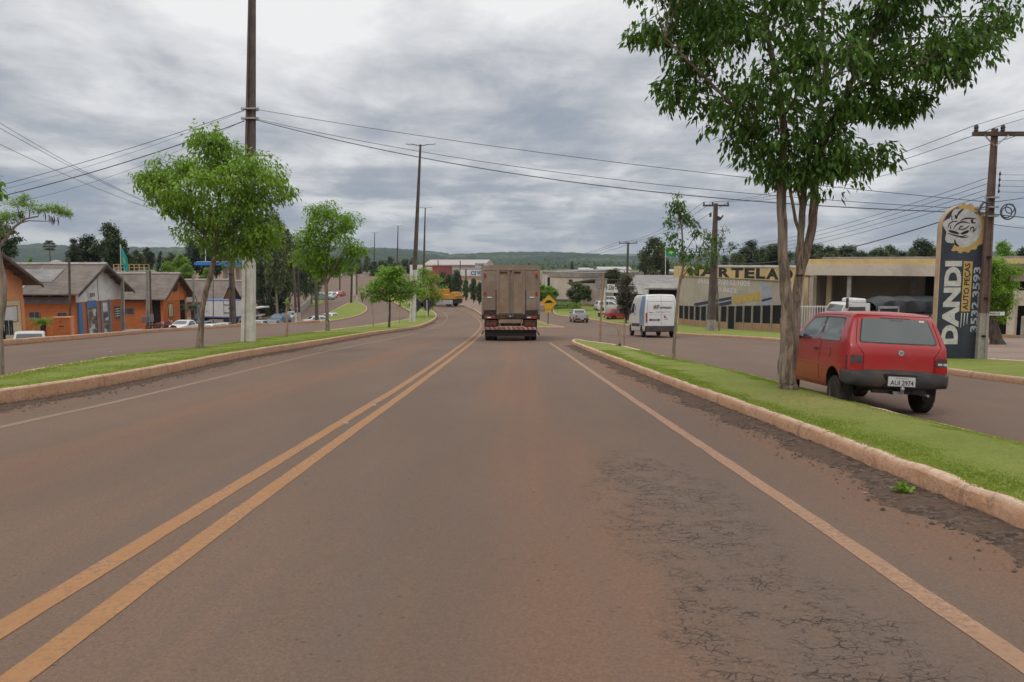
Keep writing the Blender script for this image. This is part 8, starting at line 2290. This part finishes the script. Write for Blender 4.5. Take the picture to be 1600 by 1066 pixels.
th, b, t = pole('utility_pole', 'near cross-armed utility pole with grey foot right behind the pylon sign', 'utility pole', (1532, 569.5), (1554.5, 201), 0.30, 0.16, mat('reddish_stained_concrete', (0.145, 0.095, 0.078), 0.85, 0, .2, .2, 2.5, .4, 30, (.09, .06, .05), .5, 1.2), 0.255, CONC, dk=0.5)
NP = b
CC = arm(th, t - b, 2.3, 3, off=0.50)
q = t - b
mb = MB(); mb.tube([q + Vector((-0.35, -0.1, -.2)), q + Vector((-0.05, -0.1, -.5))], 0.02, 5); mb.tube([q + Vector((0.35, -0.1, -.2)), q + Vector((0.0, -0.1, -.5))], 0.02, 5); mb.build('arm_brace', STEEL, th)
mb = MB()
for py in (402, 466, 525): q = W({402: 1542.5, 466: 1538, 525: 1534}[py], py, b.y) - b + Vector((0, -0.085, 0)); mb.cbox(tuple(q), (0.12, 0.03, 0.05))
mb.build('pole_slot', DARKIN, th)
for py in (309, 324, 338): mb = MB(); q = W(1550 - (py - 309) * .06, py, b.y) - b; mb.cbox(tuple(q), (0.28, 0.28, 0.04)); mb.build('clamp', STEEL, th)
mb = MB()
for k in range(4): q = W(1562.5 - k * .6, 272 + k * 9, b.y - 0.2) - b; mb.sphere(q, 0.035, 6, 4, (1, 1, 1.5))
mb.tube([W(1563, 268, b.y - .2) - b, W(1560, 302, b.y - .2) - b], 0.012, 5); mb.build('insulator_rack', DKSTEEL, th)
mb = MB()
for (cx_, cy_, r_, rt) in ((1575, 331, 11.5, .02), (1573, 332, 8, .018), (1578, 326, 7, .016)):
    c = W(cx_, cy_, b.y - .25) - b; rr_ = r_ / 1200 * b.y
    mb.tube([c + Vector((rr_ * math.cos(a), 0, rr_ * math.sin(a))) for a in np.arange(0, 6.5, 0.3)], rt, 6)
mb.build('cable_coil', WIRE, th)
mb = MB(); mb.tube([W(x, y, b.y - .2) - b for x, y in ((1545, 318), (1537, 316), (1533, 322), (1529, 330), (1533, 336))], 0.035, 6); mb.tube([W(x, y, b.y - .2) - b for x, y in ((1541, 321), (1545, 326), (1539, 332))], 0.015, 5); mb.build('splice_box', WIRE, th)
def wire(label, a, b, sag, r=0.012, group=None, n=22):
    a, b = Vector(a), Vector(b)
    P = [a.lerp(b, i / n) + Vector((0, 0, -4 * sag * (i / n) * (1 - i / n))) for i in range(n + 1)]
    mb = MB(); mb.tube(P, r * 0.72, 5)
    o = mb.build('power_line', WIRE, None, world=True, fix=False)
    return tag(o, label, 'cable', group)
dP, dN = PB.y, NP.y
for (pa, qa, lab, sg, r_) in (((400, 171), (1546, 316), 'upper cable crossing the road from the very tall lamp post to the near right pole', .25, .014),
                              ((400, 186), (1546, 328), 'lower cable crossing the road from the very tall lamp post to the near right pole', .55, .014),
                              ((400, 187.5), (1546, 333), 'thin slack cable just under the lower cable crossing the road', .75, .022)):
    wire(lab, W(*pa, dP), W(*qa, dN), sg, r_)
for (pa, qa, lab, sg, r_) in (((382, 172), (-260, 350), 'upper cable from the very tall lamp post down to the left', .3, .016), ((382, 173), (-260, 345), 'thin second upper cable from the very tall lamp post down to the left', .55, .009),
                              ((382, 189), (-260, 358), 'thick lower cable from the very tall lamp post down to the left', .45, .026), ((382, 188), (-260, 350), 'slack thin cable beside the thick lower one down to the left', .95, .009)):
    wire(lab, W(*pa, dP), W(*qa, 29), sg, r_)
for (ya, off, lab) in ((70, 0, 'highest of the three lines falling from upper left behind the full green tree'), (84, .5, 'middle of the three lines falling from upper left behind the full green tree'), (124, 1.0, 'lowest of the three lines falling from upper left behind the full green tree')):
    wire(lab, W(-180, ya + 10, 30), UP + Vector((-1.0 + off, 0, -0.1)), 1.1, .018)
for i, (a, b_) in enumerate(zip(CC, BB_)):
    wire('%s high-voltage line from the near right pole to the pole before the hammer' % ('left', 'middle', 'right')[i], a, b_, .55, .014 + .004 * 0)
    wire('%s high-voltage line from the near right pole out of the frame' % ('left', 'middle', 'right')[i], a, a + Vector((5, -14, 2.3)), .2, .010)
for i, (a, b_) in enumerate(zip(BB_, AA)):
    wire('%s high-voltage line from the hammer pole to the distant pole' % ('left', 'middle', 'right')[i], a, b_, .8, .022)
    wire('%s high-voltage line running on from the distant pole' % ('left', 'middle', 'right')[i], b_, b_ + Vector((-9, 70, -2.0)), .9, .03)
ord_ = ('highest', 'second', 'third', 'fourth')
for k in range(4):
    wire('%s of the four low lines between the near right pole and the hammer pole' % ord_[k], W(1543, 278 + 9 * k, dN), UM + Vector((0, 0, .35 - .22 * k)), .55, .011)
    wire('%s of the four flat lines leaving the near right pole to the right' % ord_[k], W(1563, 273 + 9 * k, dN - .2), W(1563, 273 + 9 * k, dN - .2) + Vector((4, -.6, -.05)), .03, .008)
wire('thick black cable bundle from the near right pole to the hammer pole', W(1543, 322, dN), UM + Vector((0, 0, -.75)), .75, .028)
wire('cable leaving the clamps of the near right pole upward to the right', W(1552, 316, dN), W(1552, 316, dN) + Vector((4, -2.5, .9)), .1, .014)
wire('cable leaving the coil of the near right pole to the right', W(1550, 334, dN - .2), W(1550, 334, dN - .2) + Vector((4, -1.5, .15)), .25, .02)
wire('slack cable under the coil of the near right pole', W(1549, 350, dN), W(1549, 350, dN) + Vector((4, -1, .3)), .3, .012)
for i, (px, py, d) in enumerate(((412, 440, 86), (455, 437, 92))): pass
wire('thin line between the dark utility pole and the white-footed pole', W(362, 404, 80), W(462, 404, 92), .4, .014)
wire('thin grey line before the cypresses', W(400, 441, 88), W(460, 437, 92), .15, .014)
D = 21.6
p = G(1497, 569); D = p.y
sx = D / 1200
bw = 1.30; bh = 4.64
th = thing('pylon_sign', 'tall dark blue pylon sign with white vertical shop lettering and a round ochre gear emblem', 'sign', (p.x - 0.07, D, p.z + 0.10), (0, 0, R(1.5)))
NAVY = mat('dark_slate_sign_paint', (0.032, 0.038, 0.052), 0.55, 0, 0.35, 0.15, 1.0, 0, 20, (0.07, 0.09, 0.12), 0.5, 0.7)
SIGNO = mat('ochre_sign_paint', (0.50, 0.33, 0.12), 0.6, 0, 0.3, 0.08, 2)
SW = mat('chalky_white_sign_paint', (0.56, 0.54, 0.50), 0.6, 0, 0.3, 0.12, 5, 0, 20, (0.38, 0.36, 0.34), 0.5, 6)
x0, x1 = -bw / 2, bw / 2
cyz = bh - 0.70
outl = [(x0, -0.4), (x1, -0.4), (x1, cyz)] + [(0.65 * math.cos(a), cyz + 0.65 * math.sin(a)) for a in np.arange(0.12, 3.05, 0.14)] + [(x0, cyz)]
mb = MB(); mb.prism([(a, 0, b) for a, b in outl], (0, 0.17, 0)); mb.build('board', NAVY, th)
mb = MB()
rim = [(x0, -0.4), (x0, cyz)] + [(0.65 * math.cos(a), cyz + 0.65 * math.sin(a)) for a in np.arange(3.05, 1.3, -0.14)]
for (a, b), (c, d_) in zip(rim[:-1], rim[1:]):
    n_ = Vector((-(d_ - b), 0, c - a)).normalized() * 0.035
    mb.add([(a, -0.01, b), (c, -0.01, d_), (c + n_.x, -0.01, d_ + n_.z), (a + n_.x, -0.01, b + n_.z), (a, 0.18, b), (c, 0.18, d_), (c + n_.x, 0.18, d_ + n_.z), (a + n_.x, 0.18, b + n_.z)],
           [(0, 1, 2, 3), (7, 6, 5, 4), (0, 4, 5, 1), (1, 5, 6, 2), (2, 6, 7, 3), (3, 7, 4, 0)])
mb.build('edge_trim', mat('tan_edge_trim', (0.46, 0.33, 0.21), 0.7), th)
def flat(nm, pts, mt, y=-0.004, t=0.003, par=None):
    m_ = MB(); m_.prism([(a, y - t, b) for a, b in pts], (0, t, 0)); return m_.build(nm, mt, par or th)
def up_text(s, xl, xr, zl, zh, mt, bold, sh=0.0, y=-0.004):
    """lettering turned to read upwards: its top points to -x"""
    return text_mesh('lettering', s, th, (xr, y, zl), (0, 0, 1), (-1, 0, 0), zh - zl, xr - xl, mt, bold, 0.004, sh, world=False)
up_text('DANDI', x0 + 0.15, x0 + 0.66, 0.50, 2.98, SW, 0.055)
flat('ochre_panel', [(x0 + 0.71, 1.48), (x0 + 0.98, 1.48), (x0 + 0.98, 2.96), (x0 + 0.71, 2.98)], SIGNO)
up_text('AUTO PEÇAS', x0 + 0.75, x0 + 0.95, 1.53, 2.91, INK, 0.015, y=-0.009)
up_text('3532.3593', x0 + 1.02, x0 + 1.24, 0.86, 2.80, mat('grey_blue_letter_paint', (0.40, 0.43, 0.46), 0.6, 0, .3, .15, 2), 0.03)
for k in range(3): flat('speed_stripe', [(x0 + 0.72 + k * .09, 1.0 + k * .05), (x0 + 0.735 + k * .09, 1.0 + k * .05), (x0 + 0.755 + k * .09, 1.44), (x0 + 0.72 + k * .09, 1.44)], SW)
G0 = []
for i in range(96):
    a = math.radians(-118 + 226 * i / 95); tooth = 0.735 if (i // 4) % 2 == 0 else 0.69
    G0.append((tooth * math.cos(a), cyz + tooth * math.sin(a)))
G1 = [(0.50 * math.cos(a) + .0, cyz + 0.50 * math.sin(a)) for a in np.radians(np.linspace(108, -118, 40))]
mbq = MB()
n0 = len(G0); inn = [(0.53 * math.cos(math.radians(-118 + 226 * i / 95)), cyz + 0.53 * math.sin(math.radians(-118 + 226 * i / 95))) for i in range(96)]
vs = [(a, -0.008, b) for a, b in G0] + [(a, -0.008, b) for a, b in inn]
mbq.add(vs, [(i, i + 1, 96 + i + 1, 96 + i) for i in range(95)]); mbq.build('gear_ring', SIGNO, th)
flat('emblem_disc', [((0.56 + (0.06 * math.sin(7 * a) if 1.9 < a < 4.6 else 0)) * math.cos(a) - .03, cyz + (0.56 + (0.06 * math.sin(7 * a) if 1.9 < a < 4.6 else 0)) * math.sin(a)) for a in np.arange(0, 6.28, 0.1)], mat('silver_sign_paint', (0.52, 0.51, 0.50), 0.5, .1, .3, .12, 6, 0, 20, (.3, .3, .3), .4, 4), -0.006)
def stroke(pts, wd):
    P = [((a - 500) / 533 * 0.77, cyz + (520 - b) / 533 * 0.77) for a, b in pts]
    P = [tuple(q) for q in smooth_line(P, 4)]
    N_ = normals2(P, False); n = len(P); V = []
    for i, (q, nn) in enumerate(zip(P, N_)):
        h = wd * (0.25 + math.sin(math.pi * min(1, (i + .5) / n)) * .75)
        V += [(q[0] + nn[0] * h, -0.014, q[1] + nn[1] * h), (q[0] - nn[0] * h, -0.014, q[1] - nn[1] * h)]
    m_ = MB(); m_.add(V, [(2 * i, 2 * i + 1, 2 * i + 3, 2 * i + 2) for i in range(n - 1)]); return m_
STK = [([(360, 385), (260, 390), (190, 440), (170, 510)], .018), ([(620, 425), (520, 400), (430, 400), (330, 460), (285, 545)], .022), ([(390, 550), (430, 490), (485, 480)], .02), ([(390, 550), (480, 545), (560, 510), (610, 465)], .02), ([(420, 370), (500, 330), (600, 320), (740, 330)], .022),
       ([(185, 570), (290, 600), (405, 630)], .04), ([(440, 635), (540, 605), (605, 570)], .045), ([(170, 625), (300, 660), (440, 690), (570, 665)], .02), ([(340, 670), (470, 710), (560, 705), (610, 680)], .014), ([(230, 465), (215, 500), (240, 545)], .014),
       ([(660, 340), (660, 410)], .035), ([(640, 410), (740, 415)], .02), ([(640, 580), (640, 520), (690, 500), (705, 540), (690, 610)], .02), ([(690, 610), (760, 520)], .016), ([(300, 250), (330, 320), (345, 250)], .03), ([(230, 260), (240, 340), (250, 370)], .016), ([(470, 130), (390, 200), (345, 280)], .03), ([(320, 750), (350, 840), (420, 890)], .03)]
for q, wd in STK: stroke(q, wd).build('car_outline_stroke', INK, th)
p = G(856, 509.5)
th = thing('hump_warning_sign', 'yellow diamond speed hump warning sign with a plate below, right of the truck', 'road sign', tuple(p))
D = p.y; s = D / 1200
mb = MB(); mb.tube([(0, 0.06, -0.3), (0.05, 0.06, W(857, 480, D).z - p.z)], 0.04, 8); mb.build('post', DKSTEEL, th)
c = W(857.5, 473.5, D) - p; hh = 12.8 * s
YS = mat('yellow_sign_sheet', (0.58, 0.33, 0.015), 0.5, 0, 0.35, 0.08, 2)
P4 = round_poly([(-hh, 0), (0, -hh), (hh, 0), (0, hh)], .12, 3)
mb = MB(); mb.prism([(c.x + a, 0, c.z + b) for a, b in P4], (0, 0.03, 0)); mb.build('sign_face', YS, th)
mb = MB(); mb.prism([(c.x + a, -0.008, c.z + b) for a, b in [(-.62 * hh, -.06 * hh)] + [(.42 * hh * math.cos(q), .05 * hh + .3 * hh * math.sin(q)) for q in np.arange(2.9, .2, -.25)] + [(.62 * hh, -.06 * hh), (.62 * hh, .02 * hh), (.44 * hh, .02 * hh)] + [(.3 * hh * math.cos(q), .02 * hh + .2 * hh * math.sin(q)) for q in np.arange(.3, 2.9, .3)][:0] + [(-.44 * hh, .02 * hh)][:0]], (0, 0.006, 0)); mb.build('hump_symbol', INK, th)
mb = MB(); c2 = W(856.5, 483.5, D) - p; mb.box(c2.x - 4.6 * s, c2.x + 4.6 * s, -0.012, 0.02, c2.z - 5.0 * s, c2.z + 3.0 * s); pl = mb.build('sub_plate', YS, th)
text_mesh('lettering', 'A 100 m', pl, (c2.x - 3.4 * s, -0.014, c2.z - 1.2 * s), (1, 0, 0), (0, 0, 1), 6.8 * s, 2.0 * s, INK, 0.01, 0.003, world=False)
p = G(937.5, 534, h=0.1)
D = p.y; s = D / 1200
th = thing('stop_sign', 'back of an octagonal sign on a wooden post at the tip of the right median', 'road sign', tuple(p))
c = W(940.5, 442.5, D) - p
mb = MB(); mb.tube([(0, 0, -0.3), (c.x * .5, 0, c.z * .5), (W(943, 427, D).x - p.x, 0, W(943, 427, D).z - p.z)], [.055, .05, .045], 6); mb.build('post', STAKE, th)
r_ = 10.2 * s
mb = MB(); mb.prism([(c.x - .03 + r_ * math.cos(R(22.5 + 45 * k)), 0.06, c.z + r_ * math.sin(R(22.5 + 45 * k))) for k in range(8)], (0, 0.02, 0)); mb.build('sign_plate', mat('bare_sign_back', (0.30, 0.265, 0.22), 0.6, .2, .3, .12, 3), th)
mb = MB(); mb.box(c.x - .3, c.x + .28, 0.045, 0.06, c.z - .22, c.z - .18); mb.box(c.x - .3, c.x + .28, 0.045, 0.06, c.z + .18, c.z + .22); mb.build('bracket', STEEL, th)
mb = MB(); q = W(936, 492, D) - p; mb.cbox(tuple(q), (0.1, 0.1, 0.18)); mb.build('tie', DKSTEEL, th)
for px, py, s_, lab in ((650.5, 477, 11, 'back of a black diamond marker sign behind the white-footed lamp post'), (667.5, 475.5, 10.5, 'back of a black diamond marker sign on the median tip')):
    D = 92; g = root(px, 500, D); c = W(px, py, D) - g
    th = thing('diamond_marker_sign', lab, 'road sign', tuple(g)); h = s_ * D / 1200 * 1.05
    mb = MB(); mb.prism([(c.x - h, 0, c.z), (c.x, 0, c.z - h), (c.x + h, 0, c.z), (c.x, 0, c.z + h)], (0, 0.04, 0)); mb.build('sign_plate', mat('black_sign_back', (0.03, 0.03, 0.032), .6), th)
    mb = MB(); mb.tube([(0, -.05, -.2), (0, -.05, c.z + h * .6)], 0.055, 6); mb.build('post', WHTCONC if px > 660 else STEEL, th)
for px, py, t_, lab in ((659.5, 489, 476, 'short white marker post on the median tip'), (622.5, 471, 468, 'small white round marker on the grass behind the spreading tree')):
    g = G(px, py); c = W(px, t_, g.y) - g
    mb = MB(); mb.cbox((0, 0, c.z / 2), (0.22, 0.12, c.z), taper=.85); mb.lathe([(0.0, c.z), (.1, c.z + .02), (.0, c.z + .08)], 8); o = mb.build('marker_post', WHTCONC, None); o.location = g; tag(o, lab, 'post')
D = 100; g = root(512, 505, D); c = W(512, 424.5, D) - g
th = thing('round_sign', 'pale oval sign turned edge-on in front of the second street tree', 'road sign', tuple(g))
mb = MB(); mb.prism([(c.x + .28 * math.cos(a), 0, c.z + .75 * math.sin(a)) for a in np.arange(0, 6.28, .35)], (0, .03, 0)); mb.build('sign_plate', STEEL, th)
mb = MB(); mb.tube([(0, .06, -.2), (0, .06, c.z + .3)], .06, 6); mb.build('post', STAKE, th)
def flag(label, px, pyb, pyt, d, w_, h_, mt, emb, lean=0.35):
    b = W(px, pyb, d); t = W(px, pyt, d)
    th = thing('flag', label, 'flag', tuple(b))
    q = t - b
    mb = MB(); mb.tube([(0, 0, -3), tuple(q)], .05, 6); mb.build('mast', WHTCONC, th)
    V = []; F = []; nx, ny = 12, 8
    for i in range(nx):
        u = i / (nx - 1)
        for j in range(ny):
            v = j / (ny - 1)
            V.append((q.x + .05 + u * w_, .12 * math.sin(u * 7 + v * 2) * u * w_, q.z - .05 - v * h_ - u * lean * h_ - .06 * math.sin(u * 6)))
    for i in range(nx - 1):
        for j in range(ny - 1):
            a = i * ny + j; F.append((a, a + 1, a + ny + 1, a + ny))
    mb = MB(); mb.add(V, F); cl = mb.build('cloth', mt, th, smooth=60)
    e0 = [k for k, (i, j) in enumerate([(i, j) for i in range(nx) for j in range(ny)]) if abs((i / (nx - 1) - .5) / .33) + abs((j / (ny - 1) - .5) / .36) <= 1]
    mb = MB(); idx = {k: n for n, k in enumerate(e0)}
    mb.add([(V[k][0], V[k][1] - .03, V[k][2]) for k in e0], [tuple(idx[c] for c in f) for f in F if all(c in idx for c in f)])
    mb.build('emblem', emb, cl)
GRN = mat('flag_green', (0.01, 0.27, 0.12), .8, 0, .1, .1, 3); TL = mat('flag_teal', (0.02, 0.30, 0.27), .8, 0, .1, .1, 3)
flag('drooping teal-green flag on a mast behind the white gabled workshop', 188, 424, 382, 84, 0.62, 1.9, TL, mat('flag_yellow_green', (0.28, 0.36, 0.05)), .75)
flag('green flag with a yellow diamond on a mast behind the white van', 1040, 470, 385, 100, 1.35, 1.15, GRN, mat('flag_yellow', (0.60, 0.50, 0.05)), .25)
def motorbike(label, x, y, yaw, mt, sc=1.0, dz=0.0):
    th = thing('motorbike', label, 'motorbike', (x, y, gz(x, y) + dz), (0, 0, -yaw)); th.scale = (sc, sc, sc)
    for yy in (-0.62, 0.64):
        Mx = Matrix.Translation((0, yy, 0.3)) @ Matrix.Rotation(math.pi / 2, 4, 'Y')
        mb = MB(); mb.lathe([(.22, -.05), (.29, -.05), (.31, 0), (.29, .05), (.22, .05)], 18, Mx); w_ = mb.build('wheel', RUBBER, th); mb = MB(); mb.lathe([(.05, -.04), (.21, -.01), (.21, .01), (.05, .04)], 14, Mx); mb.build('rim', STEEL, w_)
    mb = MB(); mb.prism([(-.09, -.1, .72), (-.09, .38, .74), (-.09, .42, .92), (-.09, .05, .95)], (.18, 0, 0)); mb.build('fuel_tank', mt, th)
    mb = MB(); mb.bbox(-.12, .12, -.72, .02, .76, .86, .03); mb.build('seat', BLACKPL, th)
    mb = MB(); mb.bbox(-.14, .14, -.15, .3, .28, .68, .05); mb.tube([(0, -.62, .3), (0, -.1, .45)], .03, 6); mb.build('engine', DKSTEEL, th)
    mb = MB(); mb.tube([(0, .64, .3), (0, .42, 1.0)], .03, 6); mb.tube([(-.36, .32, 1.05), (0, .42, 1.0), (.36, .32, 1.05)], .018, 6); mb.build('fork', STEEL, th)
    mb = MB(); mb.bbox(-.08, .08, .46, .58, .84, 1.0, .02); mb.build('headlight', CLEARLENS, th)
    mb = MB(); mb.box(-.08, .08, -.84, -.7, .3, .75); mb.build('rear_mudguard', mt, th)
    return th
p = G(566.5, 471); bx, by = p.x, p.y
motorbike('dark motorbike ridden up the left road past the corner lawn', bx, by, R(-8), DKSTEEL, 1.15)
pp = thing('person', 'motorbike rider in dark clothes and a white helmet riding away on the left road', 'person', (bx, by, gz(bx, by)), (0, 0, R(8)))
pp.scale = (1.15,) * 3
def skin(name, joints, edges, radii, mt, parent):
    me = bpy.data.meshes.new(name); me.from_pydata(joints, edges, [])
    o = bpy.data.objects.new(name, me); COL.objects.link(o)
    m = o.modifiers.new('s', 'SKIN'); sv = me.skin_vertices[0].data
    for i, r_ in enumerate(radii): sv[i].radius = (r_, r_)
    sv[0].use_root = True
    s2 = o.modifiers.new('d', 'SUBSURF'); s2.levels = 1; s2.render_levels = 1
    m2 = bpy.data.meshes.new_from_object(o.evaluated_get(bpy.context.evaluated_depsgraph_get()))
    bpy.data.objects.remove(o)
    m2.materials.clear(); m2.materials.append(mt); m2.shade_smooth()
    q = bpy.data.objects.new(name, m2); COL.objects.link(q); q.parent = parent
    return q
J = [(0, -.2, .92), (0, -.12, 1.15), (0, -.02, 1.4), (0, .02, 1.5), (0, .06, 1.62),
     (-.19, -.02, 1.38), (-.30, .12, 1.15), (-.33, .34, 1.06), (.19, -.02, 1.38), (.30, .12, 1.15), (.33, .34, 1.06),
     (-.13, -.16, .9), (-.24, .22, .78), (-.2, .02, .36), (-.2, .14, .30), (.13, -.16, .9), (.24, .22, .78), (.2, .02, .36), (.2, .14, .30)]
E = [(0, 1), (1, 2), (2, 3), (3, 4), (2, 5), (5, 6), (6, 7), (2, 8), (8, 9), (9, 10), (0, 11), (11, 12), (12, 13), (13, 14), (0, 15), (15, 16), (16, 17), (17, 18)]
Rr = [.15, .15, .15, .07, .10, .08, .055, .04, .08, .055, .04, .11, .08, .06, .05, .11, .08, .06, .05]
skin('body', J, E, Rr, mat('dark_rider_clothes', (0.03, 0.03, 0.035), .85), pp)
mb = MB(); mb.sphere((0, .06, 1.68), .15, 14, 9, (1, 1.1, 1.05)); mb.build('helmet', WHITEP, pp, smooth=60)
p = W(245, 520, 63)
motorbike('red motorbike parked below the meter boxes behind the kerb', p.x, p.y, R(70), P_RED2, 1.0, 0.35)
p = W(258, 519, 64)
motorbike('second red motorbike parked right of the first behind the kerb', p.x, p.y, R(60), P_RED2, 1.0, 0.35)
for px, py, lab in ((174, 566, 'small pale litter on the left lawn'), (628, 519.5, 'small white litter in the gutter by the left kerb'), (500, 548, 'pale stone on the asphalt by the left kerb')):
    g = G(px, py); mb = MB(); mb.cbox((0, 0, .02), (.11, .06, .03), rz=.4, rx=.2, taper=.7); o = mb.build('litter', CONC, None); o.location = g + Vector((0, 0, .27 if px == 174 else 0)); tag(o, lab, 'litter')
g0, g1 = root(464, 504, 106), root(487, 487, 140)
mb = MB(); u = (g1 - g0).normalized(); v = Vector((-u.y, u.x, 0)) * .25
mb.prism([g0 + Vector((0, 0, -.5)), g1 + Vector((0, 0, -.5)), g1 + Vector((0, 0, 1.1)), g0 + Vector((0, 0, 1.1))], v)
tag(mb.build('stone_wall', CONC, None, world=True), 'low grey wall running under the dark trees of the parking street', 'wall')
mb = MB(); mb.box(-9500, 9500, -400, 6100, -60, 110); hz = mb.build('haze', [], None)
hzm = bpy.data.materials.new('haze'); hzm.use_nodes = True; hzt = NT(hzm.node_tree)
vol = hzt.t.nodes.new('ShaderNodeVolumePrincipled'); vol.inputs['Color'].default_value = (0.78, 0.86, 0.96, 1); vol.inputs['Density'].default_value = 0.00012; vol.inputs['Anisotropy'].default_value = 0.2
ho = hzt.t.nodes.new('ShaderNodeOutputMaterial'); hzt.t.links.new(vol.outputs[0], ho.inputs['Volume'])
hz.data.materials.append(hzm); tag(hz, 'thin pale haze over the valley', 'haze', None, 'stuff')
